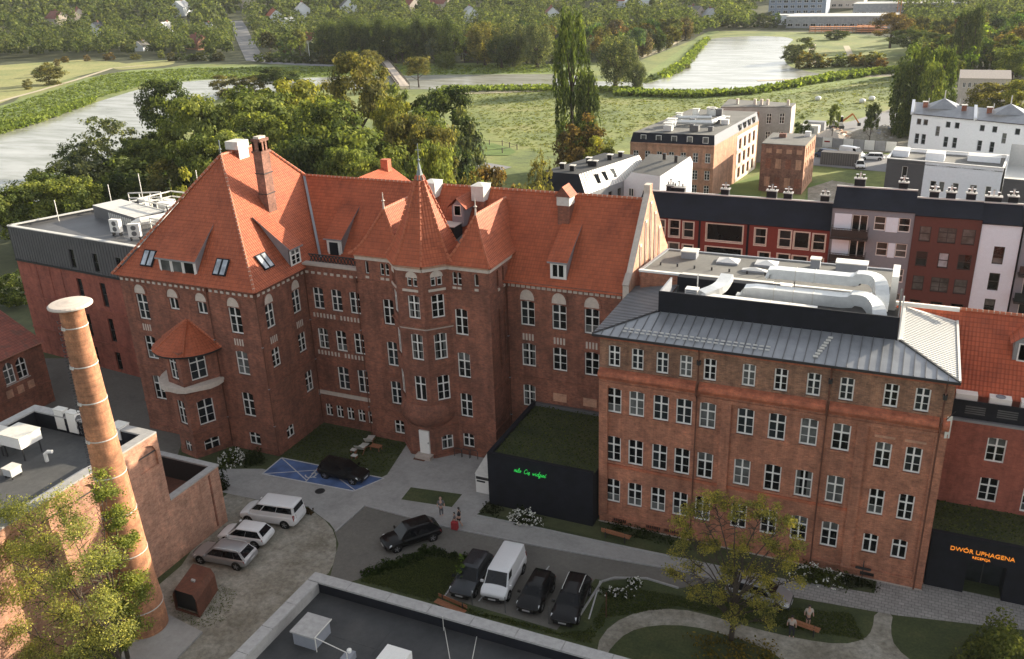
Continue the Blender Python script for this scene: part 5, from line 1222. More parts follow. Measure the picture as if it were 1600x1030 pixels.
    for k in range(4):
        z = 11.1-k*2.72
        for cx, w, st in ((2.2, 1.1, 'transom'), (4.3, (1.7, 1.0, 1.7, 1.2)[k], 'cross' if k in (0, 2) else 'transom'), (6.3, 1.25, 'transom')): ws.append((cx-x0, z, z+1.65, w, st, ('glass_b', 'glass_c', 'glass_b', 'glass')[k] if cx != 4.3 or k != 1 else 'glass_sky'))
    rowhouse('brown_red_rowhouse', 'brown red house with dark framed windows between the grey and the white house', x0, x1, Yr, 13.95, ws, 'brown_render', 'dark', 15.1, 2.4, [(2.6, 102.4, 0), (4.2, 102.4, 0), (6.1, 102.6, 0)])
    x0, x1 = 7.35, 11.0; ws = [(1.95, 9.3-k*2.85, 11.2-k*2.85, 1.0, 'transom', 'glass') for k in range(4) if 9.3-k*2.85 > 0]
    rowhouse('white_rowhouse', 'narrow white house with one column of tall dark windows', x0, x1, Yr, 13.6, ws, 'row_white', 'dark', 15.0, 2.6, [(8.2, 102.8, 1), (10, 103, 0)])
    x0, x1 = 11.15, 20.0; ws = [(1.6+c*3, 9.0-k*2.85, 11.0-k*2.85, 1.6, 'double', 'glass_c') for k in range(4) if 9.0-k*2.85 > 0 for c in range(2)]
    def ex(B):
        for k in range(4):
            z = 8.7-k*2.85
            if z < 0: continue
            q = MB(); q.box(11.3, Yr-1.2, z-.2, 15, Yr, z, 'dark'); q.box(11.3, Yr-1.2, z+.1, 15, Yr-1.15, z+1, 'glass_c'); q.build('balcony', B)
    rowhouse('far_grey_rowhouse', 'grey house with balconies cut by the right edge', x0, x1, Yr, 13.4, ws, 'grey_render', 'white', 14.8, 2.6, [(13, 103, 0)], extra=ex)
rows()
# ================================================================== houses between the row and the meadow
def grid_wins(W_, cols, z0s, hh, w, st='cross', pn='glass'):
    return [(W_*(c+.5)/cols, z, z+hh, w, st, pn if (c+i) % 3 else 'glass_c') for c in range(cols) for i, z in enumerate(z0s)]
def wall_between(B, name, a, b, H, wins, m, fmat='white', rise=.05, inset=.12, zmin=0):
    a, b = Vector((*a, 0)), Vector((*b, 0)); return facade(B, name, a, b-a, (b-a).length, H, wins, m, rise=rise, fmat=fmat, inset=inset, zmin=zmin)
def peach():
    B = thing('peach_tenement', 'peach brick tenement with dark mansard floor and cluttered flat roof', 'building')
    FL_, FR, BR_, BL_ = (-46.2, 154.3), (-31.3, 154.5), (-28.3, 181.0), (-42.0, 182.0)
    wall_between(B, 'front_wall', FL_, FR, 9.3, grid_wins(14.9, 7, (6.2, 3.2, .6), 1.7, .95), 'brick_pale')
    L = math.dist(FR, BR_); ws = [(14.8+k*2.9, z, z+1.8, 1.5, 'transom', 'glass') for k in range(4) for z in (6.0, 3.3, .6)]
    q = MB(); wall_between(B, 'side_wall', FR, BR_, 9.3, ws, 'brick_pale', 'dark', 0)
    a, b2 = Vector((*FR, 0)), Vector((*BR_, 0)); u = (b2-a).normalized(); n = u.cross(Vector((0, 0, 1)))
    for k in range(5): q.obox(a+u*(12.9+k*2.9)+n*.02, u*1.3, n*.04, Vector((0, 0, 8.3)), 'cream')
    for z in (.0, 2.6, 5.3, 8.0): q.obox(a+u*12.9+n*.02+Vector((0, 0, z)), u*12.9, n*.04, Vector((0, 0, .65)), 'cream')
    q.build('render_field', B)
    q = MB(); ins = .9
    q.poly([(*FL_, 9.3), (*FR, 9.3), (FR[0]-ins*.3, FR[1]+ins, 10.9), (FL_[0]+ins*.3, FL_[1]+ins, 10.9)], 'navy'); q.poly([(*FR, 9.3), (*BR_, 9.3), (BR_[0]-.4, BR_[1], 11), (FR[0]-ins*.3, FR[1]+ins, 10.9)], 'grey_render')
    q.poly([(FL_[0]+.3, FL_[1]+ins, 10.9), (FR[0]-.3, FR[1]+ins, 10.9), (BR_[0]-.4, BR_[1], 11), (BL_[0], BL_[1], 11)], 'grey_roof'); q.poly([(*BL_, 0), (*FL_, 0), (*FL_, 9.3), (FL_[0]+.3, FL_[1]+ins, 10.9), (*BL_, 11)], 'brick_pale'); q.poly([(*BR_, 0), (*BL_, 0), (*BL_, 11), (*BR_, 11)], 'brick_pale'); q.build('mansard', B)
    for k in range(5): window(B, (FL_[0]+1.8+k*2.75, 154.62+.02, 9.55), X, 1.0, 1.1, 'plain', 'glass_b', 0)
    for k in range(4): window(B, a+u*(14.1+k*2.9)+Vector((0, 0, 9.4)), u, 1.3, 1.2, 'transom', 'glass', -.02, 'dark')
    belt_ = MB(); belt_.box(FL_[0], 154.15, 9.1, FR[0], 154.35, 9.35, 'brick_pale'); belt_.box(FL_[0], 154.2, 5.3, FR[0], 154.35, 5.5, 'brick_pale'); belt_.build('cornice', B)
    rr = random.Random(3)
    for k in range(13):
        x, y = rr.uniform(-44, -31.5), rr.uniform(157, 178); q = MB(); w_ = rr.uniform(.35, .8); q.box(x-w_, y-w_, 11, x+w_, y+w_, 11.6+rr.random()*.7, 'mansard' if k % 2 else 'steel'); q.box(x-w_-.1, y-w_-.1, 12.3, x+w_+.1, y+w_+.1, 12.4, 'offwhite') if k % 2 == 0 else None; q.build('roof_vent', B)
    q = MB(); q.tube([(-42, 163, 11.6), (-34, 164, 11.6), (-33, 170, 11.6)], .4, 'steel', 8); q.tube([(-41, 168, 11.6), (-35, 169, 11.6)], .35, 'steel', 8); q.build('roof_pipe', B)
    rebase(B, (-37, 167, 0))
    # small weathered brick house
    B = thing('weathered_brick_house', 'small weathered red brick house with bricked up windows and grey roof', 'building')
    a, b2, c2, d2 = (-24.6, 162.3), (-17.1, 161.6), (-16.6, 172.6), (-24.3, 172.8)
    wall_between(B, 'front_wall', a, b2, 8.5, [], 'brick_ruin'); wall_between(B, 'side_wall', b2, c2, 8.5, [(1.6+k*2.0, z, z+1.7, .9, 'cross', 'glass') for k in range(5) for z in (1.0, 3.7, 6.2)], 'brick_pale'); wall_between(B, 'back_wall', c2, d2, 8.5, [], 'brick_ruin'); wall_between(B, 'side_wall', d2, a, 8.5, [], 'brick_ruin')
    q = MB(); u = (Vector((*b2, 0))-Vector((*a, 0))).normalized(); n = u.cross(Vector((0, 0, 1)))
    for k in range(4):
        for z in (1.0, 4.3): q.obox(Vector((*a, z))+u*(.9+k*1.75)+n*.03, u*.95, n*-.02, Vector((0, 0, 1.75)), 'brick_pale' if (k+int(z)) % 2 else 'brick'); q.obox(Vector((*a, z+1.75))+u*(.8+k*1.75), u*1.15, n*.07, Vector((0, 0, .14)), 'brick_ruin')
        q.obox(Vector((*a, 7.0))+u*(.9+k*1.75)+n*.03, u*.95, n*-.02, Vector((0, 0, .75)), 'brick_pale')
    for z in (3.1, 6.4, 8.3): q.obox(Vector((*a, z)), u*7.5, n*.08, Vector((0, 0, .18)), 'brick_ruin')
    q.build('blind_window', B)
    MB().prism([a, b2, c2, d2], 8.5, 8.62, 'grey_roof', 'grey_roof').build('roof', B); q = MB(); q.box(-22.5, 168, 8.6, -21.3, 169, 9.3, 'brick_ruin'); q.box(-18.3, 170, 8.6, -17.3, 171, 9.5, 'steel'); q.build('chimney', B)
    rebase(B, (-20.8, 167, 0))
    # grey tenement
    B = thing('grey_tenement', 'grey rendered tenement with row of small chimney pots behind the peach tenement', 'building')
    a, b2, c2, d2 = (-36.5, 184.5), (-23.1, 187.3), (-22.9, 191.8), (-37, 195)
    wall_between(B, 'front_wall', a, b2, 11, [(9.5, 7.8, 9.9, .95, 'cross', 'glass_c'), (12.0, 7.8, 9.9, .95, 'cross', 'glass_c'), (9.5, 4.2, 6.3, .95, 'cross', 'glass_c'), (12.0, 4.2, 6.3, .95, 'cross', 'glass_c')], 'concrete'); wall_between(B, 'side_wall', b2, c2, 11, [], 'plaster'); wall_between(B, 'back_wall', c2, d2, 11, [], 'concrete')
    MB().prism([a, b2, c2, d2], 11, 11.2, 'grey_roof').build('roof', B)
    for x in (-34, -30.5, -29.2, -28, -24): q = MB(); q.box(x-.25, 188.2, 11.2, x+.25, 188.9, 12.3, 'plaster'); q.build('chimney', B)
    rebase(B, (-29, 189, 0))
    # white houses on the right
    def whitehouse(x0, x1, lab, first):
        B = thing('white_townhouse', lab, 'building'); ya, yb = 184.3-(x0+1)*.45, 184.3-(x1+1)*.45; H = 11.0; L = math.dist((x0, ya), (x1, yb)); ws = []
        for c in ((.13, .24, .6, .74) if first else (.12, .3, .62, .85)):
            ws += [(L*c, 9.1, 10.2, .85, 'plain', 'glass_c'), (L*c, 5.6, 7.5, .8, 'transom', 'glass_c'), (L*c, 2.4, 4.2, .8, 'transom', 'glass')]
        ws += [(L*.45, 7.4, 9.2, .75, 'transom', 'glass_b')]
        wall_between(B, 'front_wall', (x0, ya), (x1, yb), H, ws, 'white_render', 'grey_render', 0)
        wall_between(B, 'side_wall', (x0, ya+11), (x0, ya), H, [], 'white_render'); wall_between(B, 'side_wall', (x1, yb), (x1, yb+11), H, [], 'white_render'); wall_between(B, 'back_wall', (x1, yb+11), (x0, ya+11), H, [], 'white_render')
        q = MB(); q.poly([(x0, ya-.3, H), (x1, yb-.3, H), (x1, yb+4.5, H+1.5), (x0, ya+4.5, H+1.5)], 'zinc'); q.poly([(x0, ya+4.5, H+1.5), (x1, yb+4.5, H+1.5), (x1, yb+11.3, H), (x0, ya+11.3, H)], 'zinc'); q.build('roof', B)
        q = MB(); q.bar((x0, ya-.4, H+.1), (x0, ya+4.5, H+1.7), .5, 'white_render', .5); q.box(x0, ya-.35, H-.1, x0+.3, ya, H+.1, 'dark'); q.bar((x0, ya-.3, H-.02), (x1, yb-.3, H-.02), .12, 'dark'); q.build('parapet', B)
        xm = x0+(x1-x0)*.5; ym = (ya+yb)/2; q = MB(); q.poly([(xm-2.6, ym+2.2, H+1.0), (xm, ym+4.6, H+2.6), (xm-2.6, ym+5, H+1.5)], 'zinc'); q.poly([(xm-2.6, ym+2.2, H+1.0), (xm+2.6, ym+2.2, H+1.0), (xm, ym+4.6, H+2.6)], 'zinc'); q.poly([(xm+2.6, ym+2.2, H+1.0), (xm+2.6, ym+5, H+1.5), (xm, ym+4.6, H+2.6)], 'zinc'); q.tube([(xm, ym+4.6, H+2.5), (xm, ym+4.6, H+4.0)], .1, 'offwhite', 5)
        for s in (-2.6, 2.6): q.tube([(xm+s, ym+4.4, H+1.4), (xm+s, ym+4.4, H+2.6)], .08, 'offwhite', 5)
        q.build('roof_gablet', B)
        for f in (.2, .82): q = MB(); xx = x0+(x1-x0)*f; yy = ya+(yb-ya)*f; q.box(xx-.4, yy+2.6, H+.7, xx+.4, yy+3.3, H+1.9, 'brick'); q.box(xx-.5, yy+2.5, H+1.9, xx+.5, yy+3.4, H+2.0, 'offwhite'); q.build('chimney', B)
        rebase(B, ((x0+x1)/2, ym+5, 0))
    whitehouse(-1.1, 9.3, 'left one of two joined white townhouses with grey roof and pointed finials', True); whitehouse(9.3, 20, 'right one of two joined white townhouses, cut by the right edge', False)
    # white modern block with flat roof
    B = thing('white_flat_block', 'white flat roofed block with dark grey end bay in front of the white townhouses', 'building')
    zt = 10.0; p = [(-3.5, 147.6), (1.84, 146.6), (12.1, 144.4), (13.2, 153.9), (-2.6, 156)]
    wall_between(B, 'grey_wall', p[0], p[1], zt, [(2.7, 7.2, 9.0, .8, 'plain', 'glass_c')], 'dkgrey_render'); wall_between(B, 'white_wall', p[1], p[2], zt, [(c, z, z+1.6, w, st, pn) for z in (5.6, 2.7) for c, w, st, pn in ((1.5, .9, 'transom', 'glass'), (2.7, .8, 'plain', 'glass_b'), (4.6, .9, 'plain', 'glass_b'), (7.0, 1.0, 'transom', 'glass_c'), (9.0, .8, 'plain', 'glass_b'))], 'white_render'); wall_between(B, 'side_wall', p[2], p[3], zt, [], 'grey_render'); wall_between(B, 'back_wall', p[3], p[4], zt, [], 'white_render'); wall_between(B, 'side_wall', p[4], p[0], zt, [], 'white_render')
    q = MB(); q.prism(p, zt-.6, zt-.45, 'grey_roof'); q.build('roof', B); q = MB()
    for a, b2 in zip(p, p[1:]+p[:1]): q.bar((*a, zt+.02), (*b2, zt+.02), .3, 'white', .12)
    q.build('parapet', B); [MB().prism(p_, zt-.45, zt+h_, 'white_render', 'zinc_pale').build('roof_box', B) for p_, h_ in (([(-2.9, 151.5), (-.6, 151.2), (-.5, 154.5), (-2.6, 154.8)], .5), ([(1.8, 149.5), (4.4, 149.0), (4.6, 152), (2.0, 152.4)], .7), ([(7.6, 150.5), (12, 149.8), (12.2, 152.6), (7.8, 153)], .4))]
    rebase(B, (5, 150, 0))
    B = thing('grey_corner_block', 'pale grey block with slanted parapet right of the white flat block', 'building'); q = MB(); p = [(12.4, 144.2), (22, 142.2), (23, 152), (13.4, 153.6)]; q.prism(p, 0, 8.6, 'dkgrey_render', 'zinc_pale'); q.build('wall', B); q = MB(); q.poly([(12.4, 144.2, 8.6), (13.4, 153.6, 11.8), (13.4, 153.6, 8.6)], 'white_render'); q.poly([(13.4, 153.6, 8.6), (23, 152, 8.6), (23, 152, 11.5), (13.4, 153.6, 11.8)], 'zinc_pale'); q.build('parapet', B); rebase(B, (17, 148, 0))
    # mansard roofed block behind the main ridge
    B = thing('mansard_block', 'block with navy and pale metal mansard roof just behind the long tiled ridge', 'building'); z = 10.0
    q = MB(); A_, B_, C_, D_ = (-51.3, 125.2), (-45.3, 125.0), (-40.6, 140.6), (-46.6, 141)
    e = 1.9; lo = [(A_[0]-e, A_[1]-e), (B_[0]+e*.9, B_[1]-e), (C_[0]+e*.9, C_[1]), (D_[0]-e, D_[1])]
    q.poly([(*lo[0], 7.4), (*lo[1], 7.4), (*B_, z), (*A_, z)], 'navy'); q.poly([(*lo[1], 7.4), (*lo[2], 7.4), (*C_, z), (*B_, z)], 'zinc_pale'); q.poly([(*lo[3], 7.4), (*lo[0], 7.4), (*A_, z), (*D_, z)], 'navy'); q.poly([(*A_, z), (*B_, z), (*C_, z), (*D_, z)], 'dark_roof'); RF = q.build('mansard', B)
    q = MB(); s, t = Vector((*lo[1], 7.4)), Vector((*lo[2], 7.4)); s2, t2 = Vector((*B_, z)), Vector((*C_, z))
    for k in range(1, 26): f = k/26; q.bar(s.lerp(t, f)+Vector((.02, 0, .02)), s2.lerp(t2, f)+Vector((.02, 0, .02)), .06, 'zinc', .06)
    q.build('seams', RF, kind='stuff')
    wall_between(B, 'side_wall', lo[1], lo[2], 7.4, [(1.5+k*2.6, z_, z_+1.9, 1.0, 'transom', 'glass') for k in range(6) for z_ in (4.6, 1.5)], 'zinc', 'dark', 0); wall_between(B, 'front_wall', lo[0], lo[1], 7.4, [], 'mansard')
    for k, f in enumerate((.22, .34, .48)): q = MB(); p0 = s.lerp(t, f).lerp(s2.lerp(t2, f), .3); p1 = s.lerp(t, f).lerp(s2.lerp(t2, f), .75); q.bar(p0+Vector((.06, 0, .06)), p1+Vector((.06, 0, .06)), .9, 'glass' if k < 2 else 'glass_b', .1); q.build('rooflight', B)
    for x, y in ((-49, 128), (-47, 127), (-46.5, 133), (-44, 136), (-45.5, 131), (-44.8, 131), (-43, 138.5)): q = MB(); q.box(x-.35, y-.35, z, x+.35, y+.35, z+.8, 'black'); q.box(x-.45, y-.45, z+.8, x+.45, y+.45, z+.88, 'offwhite'); q.build('roof_vent', B)
    rebase(B, (-46, 133, 0))
    B = thing('white_gable_house', 'house with bright blank white gable wall behind the navy roofed row', 'building')
    a, b2 = (-34.6, 131.5), (-32.0, 141.5); q = MB(); q.poly([(*a, 0), (*b2, 0), (*b2, 9.2), (b2[0]-.15, b2[1]-1.2, 10.3), (*a, 8.9)], 'white_render'); q.poly([(-41.5, 133.5, 0), (*a, 0), (*a, 8.9), (-39.5, 133, 8.9), (-41.5, 133.5, 6.6)], 'white_render'); q.poly([(*a, 8.9), (b2[0]-.15, b2[1]-1.2, 10.2), (-39, 141, 10.2), (-39.5, 133, 8.9)], 'grey_roof'); q.poly([(-41.5, 133.5, 6.6), (-39.5, 133, 8.9), (-39, 141, 10.2), (-41, 142, 8)], 'zinc_pale'); q.build('wall', B)
    for x in (-39.8, -37.4): window(B, (x, 133.2-(x+41.5)*.29, 5.2), Vector((6.9, -2, 0)), .9, 1.3, 'double', 'glass_c', -.1)
    q = MB(); q.box(-36, 138, 10, -35.5, 138.5, 11, 'dark'); q.box(-34, 137.5, 9.8, -33.5, 138, 10.8, 'dark'); q.build('chimney', B); rebase(B, (-37, 137, 0))
    B = thing('old_barrack', 'tan building with a strip of small windows partly behind the poplars', 'building'); c = at(1520, 165); q = MB(); x, y = c[0]-4, c[1]
    facade(B, 'wall', (x, y, 0), X, 12, 7, [(1.2+k*1.3, 4.6, 5.9, .7, 'double', 'glass') for k in range(8)], 'plaster'); q.poly([(x-.2, y-.3, 7), (x+12, y-.3, 7), (x+12, y+5, 8.6), (x-.2, y+5, 8.6)], 'plaster'); q.poly([(x, y+9, 0), (x, y, 0), (x, y, 7), (x, y+5, 8.5), (x, y+9, 7)], 'plaster'); q.build('roof', B); rebase(B, (x+6, y+4, 0))
peach()

# ================================================================== far houses among the trees
def gable_house(px, py, w, d, hh, rz, wm, rm, lab, rows=1):
    c = on_ground(px, py); B = thing('far_house', lab, 'house'); q = MB(); rh = w*.42
    q.poly([(-w/2, -d/2, 0), (w/2, -d/2, 0), (w/2, -d/2, hh), (0, -d/2, hh+rh), (-w/2, -d/2, hh)], wm); q.poly([(w/2, d/2, 0), (-w/2, d/2, 0), (-w/2, d/2, hh), (0, d/2, hh+rh), (w/2, d/2, hh)], wm); q.poly([(w/2, -d/2, 0), (w/2, d/2, 0), (w/2, d/2, hh), (w/2, -d/2, hh)], wm); q.poly([(-w/2, d/2, 0), (-w/2, -d/2, 0), (-w/2, -d/2, hh), (-w/2, d/2, hh)], wm); q.build('wall', B)
    q = MB()
    for s in (1, -1):
        pts = [(s*(w/2+.4), -d/2-.4, hh-.35), (s*(w/2+.4), d/2+.4, hh-.35), (0, d/2+.4, hh+rh+.08), (0, -d/2-.4, hh+rh+.08)]; q.poly(pts if s > 0 else pts[::-1], rm)
    RF = q.build('roof', B); MB().box(-.4, d*.1, hh+rh*.5, .4, d*.1+.8, hh+rh+1.0, 'brick').build('chimney', RF)
    for k in range(rows):
        for s in (-.22, .22): window(B, (s*w-.6, -d/2, 1.0+k*2.9), X, 1.2, 1.4, 'double', 'glass_c', -.03)
        for t in (-.25, .25): window(B, (w/2, t*d-.6, 1.0+k*2.9), Y, 1.2, 1.4, 'double', 'glass_c', -.03)
    B.location = c; B.rotation_euler = (0, 0, rz)
far = [(155, 58, 9, 15, 5, .5, 'white_render', 'navy', 'white gabled house with black roof on the wooded slope at the left'),
 (222, 80, 6, 8, 3, .3, 'white_render', 'grey_roof', 'small white hut low among trees left of the straight road'), (93, 40, 10, 20, 5, 1.2, 'plaster', 'tile_old', 'long brown roofed house high on the left wooded slope'),
 (125, 34, 9, 12, 5, 1.0, 'plaster', 'tile_old', 'second brown roofed house high on the left wooded slope'), (285, 25, 10, 14, 6, .3, 'white_render', 'zinc', 'white house with grey roof high on the slope left of the road'),
 (312, 77, 9, 14, 4, 1.2, 'brick_pale', 'tile_old', 'low brick house with brown roof beside the straight road'), (430, 36, 9, 13, 5, .9, 'white_render', 'tile', 'house with bright red roof right of the straight road'),
 (452, 46, 8, 10, 4, .2, 'white_render', 'zinc', 'white house with grey roof near the red roofed house'), (475, 34, 13, 18, 7, .7, 'white_render', 'zinc_pale', 'large white house with pale roof right of the red roofed house'),
 (484, 68, 8, 13, 2.5, 1.3, 'cream', 'tile_old', 'house with steep brown roof and cream gable beside the dark hedge row'), (545, 20, 11, 13, 5, .7, 'white_render', 'dark_roof', 'white gabled house with dark roof above the dark hedge row'),
 (640, 18, 11, 18, 5, 1.1, 'plaster', 'tile_old', 'brown roofed house above the right end of the hedge row'), (690, 16, 11, 18, 5, 1.2, 'plaster', 'tile_old', 'brown roofed house second right of the hedge row'), (735, 34, 9, 13, 6, .6, 'white_render', 'zinc', 'white house with grey hipped roof behind the willows'),
 (710, 75, 9, 13, 3, .9, 'cream', 'grey_roof', 'grey roofed cottage between the hedge row and the willows'), (745, 66, 10, 14, 3, 1.0, 'white_render', 'navy', 'navy roofed cottage with white chimney beside the willows'), (862, 33, 9, 12, 5, .5, 'white_render', 'tile_old', 'house with red gable left of the tall poplar'),
 (872, 76, 10, 12, 3, 1.1, 'white_render', 'navy', 'white cottage with navy roof just left of the tall poplar'), (968, 12, 10, 16, 5, 1.2, 'white_render', 'tile', 'red roofed house at the top edge right of the poplar'), (1005, 8, 18, 24, 9, 1.3, 'white_render', 'grey_roof', 'pale apartment block at the top edge'),
 (1085, 30, 9, 14, 4, .8, 'plaster', 'grey_roof', 'grey roofed house above the pond'), (1110, 33, 8, 10, 4, .5, 'white_render', 'zinc', 'white house with grey roof above the pond'), (390, 12, 10, 14, 6, .6, 'plaster', 'tile_old', 'beige house with brown roof at the head of the straight road'), (330, 52, 8, 9, 3, 1.3, 'white_render', 'zinc', 'white flat cottage left of the straight road'), (262, 53, 11, 9, 2.6, .1, 'white_render', 'zinc_pale', 'low white cottage with pale roof left of the straight road')]
for f in far: gable_house(*f)
def works():
    def block(px, py, w, d, hh, m, top, lab, cat='building', name='works_hall', bands=0, rz=-.05):
        c = on_ground(px, py); B = thing(name, lab, cat); q = MB(); q.prism([(-w/2, -d/2), (w/2, -d/2), (w/2, d/2), (-w/2, d/2)], 0, hh, m, top); q.build('wall', B)
        for k in range(bands):
            z = 1+k*3
            for j in range(int(w/4)): window(B, (-w/2+1+j*4, -d/2, z), X, 2.6, 1.6, 'double', 'glass_c', -.05)
        q = MB(); q.box(-w/2-.2, -d/2-.2, hh, w/2+.2, d/2+.2, hh+.3, 'zinc_pale'); q.build('roof', B); B.location = c; B.rotation_euler = (0, 0, rz)
    block(1248, 22, 34, 16, 9, 'pane_blue', 'zinc_pale', 'blue grey office block beyond the far end of the pond', bands=3); block(1315, 42, 55, 24, 6, 'zinc', 'zinc_pale', 'wide grey shed with pale roof beyond the pond', bands=1); block(1250, 38, 26, 10, 5, 'white_render', 'zinc_pale', 'low white shed in front of the blue office block', bands=1)
    block(1300, 12, 40, 18, 7, 'plaster', 'grey_roof', 'beige hall at the top edge beyond the pond', bands=1); block(1420, 24, 60, 20, 7, 'zinc', 'zinc_pale', 'long grey hall behind the brown tree', bands=1); block(1475, 20, 30, 16, 6, 'offwhite', 'zinc_pale', 'pale hall at the top right among trees', bands=1); block(1575, 16, 50, 20, 8, 'dkgrey_render', 'zinc_pale', 'dark shed with white roof edge at the top right corner', bands=1)
    for i, (px, py, w, lab) in enumerate(((1300, 52, 22, 'left stack of orange formwork on the building site beyond the pond'), (1330, 52, 26, 'long middle stack of orange formwork on the building site'), (1362, 50, 14, 'right stack of orange formwork next to the brown tree'))):
        c = on_ground(px, py); T = thing('formwork_stack', lab, 'formwork', c); q = MB()
        for k in range(4):
            q.box(-w/2, -2, k*1.0, w/2, 2, k*1.0+.18, 'orange' if k % 2 else 'brick_pale')
            for j in range(int(w/3)+1): q.box(-w/2+j*3-.1, -2, k, -w/2+j*3+.1, -1.8, k+1, 'orange')
        q.build('frame', T)
    c = on_ground(1403, 30); T = thing('tower_crane', 'orange lattice mast of a crane at the top edge', 'crane', c); q = MB()
    for s in (-.9, .9):
        for t in (-.9, .9): q.box(s-.15, t-.15, 0, s+.15, t+.15, 48, 'orange')
    for k in range(24): q.bar((-.9, -.9, k*2), (.9, -.9, k*2+2), .2, 'orange'); q.bar((.9, -.9, k*2), (.9, .9, k*2+2), .2, 'orange')
    q.build('mast', T); q = MB(); q.box(-12, -.7, 48, 45, .7, 49.4, 'orange'); q.build('jib', T)
works()
# ================================================================== ground, water, paths
def terrain():
    xs = np.concatenate([np.linspace(-2200, -700, 20), np.linspace(-640, 400, 53), np.linspace(460, 1400, 14)]); ys = np.concatenate([np.linspace(-150, 480, 22), np.linspace(510, 1300, 40), np.linspace(1400, 2600, 9)])
    vs = [(x, y, hill(x, y)) for y in ys for x in xs]; nx = len(xs)
    fs = [(j*nx+i, j*nx+i+1, (j+1)*nx+i+1, (j+1)*nx+i) for j in range(len(ys)-1) for i in range(nx-1)]
    me = bpy.data.meshes.new('ground'); me.from_pydata(vs, [], fs); me.materials.append(M['soil']); me.update(); finish_mesh(me, True); link('ground', me, kind='structure')
terrain()
def psheet(name, pp, z, mat, sm=0, **kw):
    q = px_pts(pp); q = smooth_poly(q, sm) if sm else q; return sheet(name, q, z, mat, **kw)
def strip(name, pp, w, z, mat):
    """a path of constant width along surveyed points, draped on the ground"""
    P = [Vector((p[0], p[1])) for p in (on_ground(x, y) for x, y in pp)]; Q = []
    for i in range(len(P)-1):
        n = max(1, int((P[i+1]-P[i]).length/8))
        for k in range(n): Q.append(P[i].lerp(P[i+1], k/n))
    Q.append(P[-1]); mb = MB(); pr = None
    for i, p in enumerate(Q):
        d = (Q[min(i+1, len(Q)-1)]-Q[max(i-1, 0)]).normalized(); a = Vector((-d.y, d.x))*w/2
        c = [(p.x+a.x, p.y+a.y, hill(p.x+a.x, p.y+a.y)+z), (p.x-a.x, p.y-a.y, hill(p.x-a.x, p.y-a.y)+z)]
        if pr: mb.poly([pr[1], c[1], c[0], pr[0]], mat)
        pr = c
    o = mb.build(name); o['kind'] = 'structure'; return o
MEADOW = [(-40, 215), (60, 125), (180, 118), (300, 100), (560, 102), (880, 100), (1000, 95), (1120, 48), (1330, 52), (1420, 62), (1440, 120), (1420, 175), (1400, 260), (1280, 330), (800, 330), (600, 290), (380, 240), (-40, 330)]
psheet('meadow', MEADOW, .03, 'meadow')
psheet('dry_meadow', [(-40, 140), (-40, 95), (60, 92), (140, 94), (215, 100), (150, 112), (90, 128), (30, 150), (-40, 178)], .05, 'straw', 2)
psheet('dry_meadow', [(170, 102), (270, 92), (276, 101), (220, 107), (180, 110)], .055, 'straw', 2)
psheet('bank', [(-40, 178), (60, 148), (170, 112), (300, 104), (560, 100), (900, 98), (900, 118), (560, 122), (330, 128), (240, 130), (150, 152), (60, 185), (-40, 215)], .06, 'bank', 1)
RIVER = [(-60, 330), (-60, 240), (0, 208), (60, 190), (150, 160), (240, 133), (330, 124), (420, 124), (480, 122), (560, 120), (700, 117), (870, 116), (905, 118), (910, 140), (840, 138), (760, 142), (690, 140), (620, 140), (520, 140), (420, 143), (330, 155), (280, 190), (200, 230), (120, 290), (60, 330)]
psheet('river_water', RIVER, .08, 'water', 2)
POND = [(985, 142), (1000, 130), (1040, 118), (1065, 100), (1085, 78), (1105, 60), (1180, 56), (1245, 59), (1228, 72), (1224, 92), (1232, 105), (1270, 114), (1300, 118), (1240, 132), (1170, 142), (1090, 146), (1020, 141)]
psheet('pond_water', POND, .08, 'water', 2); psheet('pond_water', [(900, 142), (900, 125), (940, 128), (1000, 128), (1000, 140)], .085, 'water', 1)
psheet('bank', [(1000, 122), (1050, 88), (1100, 50), (1130, 48), (1108, 58), (1082, 82), (1062, 104), (1040, 122), (1005, 133)], .1, 'bank', 1); psheet('bank', [(1240, 60), (1420, 62), (1420, 118), (1300, 116), (1232, 104), (1226, 80)], .1, 'meadow', 1)
psheet('bank', [(960, 148), (1090, 150), (1180, 145), (1300, 122), (1400, 112), (1405, 118), (1300, 138), (1200, 152), (1090, 158), (960, 154)], .1, 'bank', 1)
for nm, pp, w, mt in (('path', [(-30, 168), (60, 143), (120, 125), (175, 108), (230, 103)], 2.2, 'path'), ('path', [(1000, 92), (1030, 80), (1060, 65), (1085, 48)], 2.6, 'path'), ('path', [(1180, 173), (1240, 160), (1320, 140), (1405, 118)], 2.2, 'path'), ('path', [(1240, 190), (1290, 180), (1370, 162), (1420, 150)], 2.4, 'path'),
                      ('path', [(738, 190), (780, 212), (820, 232), (850, 248)], 2.2, 'path'), ('path', [(690, 236), (740, 244), (790, 252), (840, 250)], 1.8, 'path'), ('straight_road', [(400, 95), (390, 78), (375, 45), (368, 34)], 9, 'street'), ('road', [(905, 30), (930, 18), (945, 8)], 7, 'street'), ('straight_road', [(400, 95), (430, 100), (520, 104)], 6, 'street'), ('path', [(1274, 102), (1268, 84), (1270, 70)], 2.6, 'path'), ('path', [(1322, 72), (1330, 90)], 2.4, 'path'), ('road', [(1420, 160), (1480, 148), (1560, 118), (1640, 100)], 5, 'street')): strip(nm, pp, w, .14, mt)
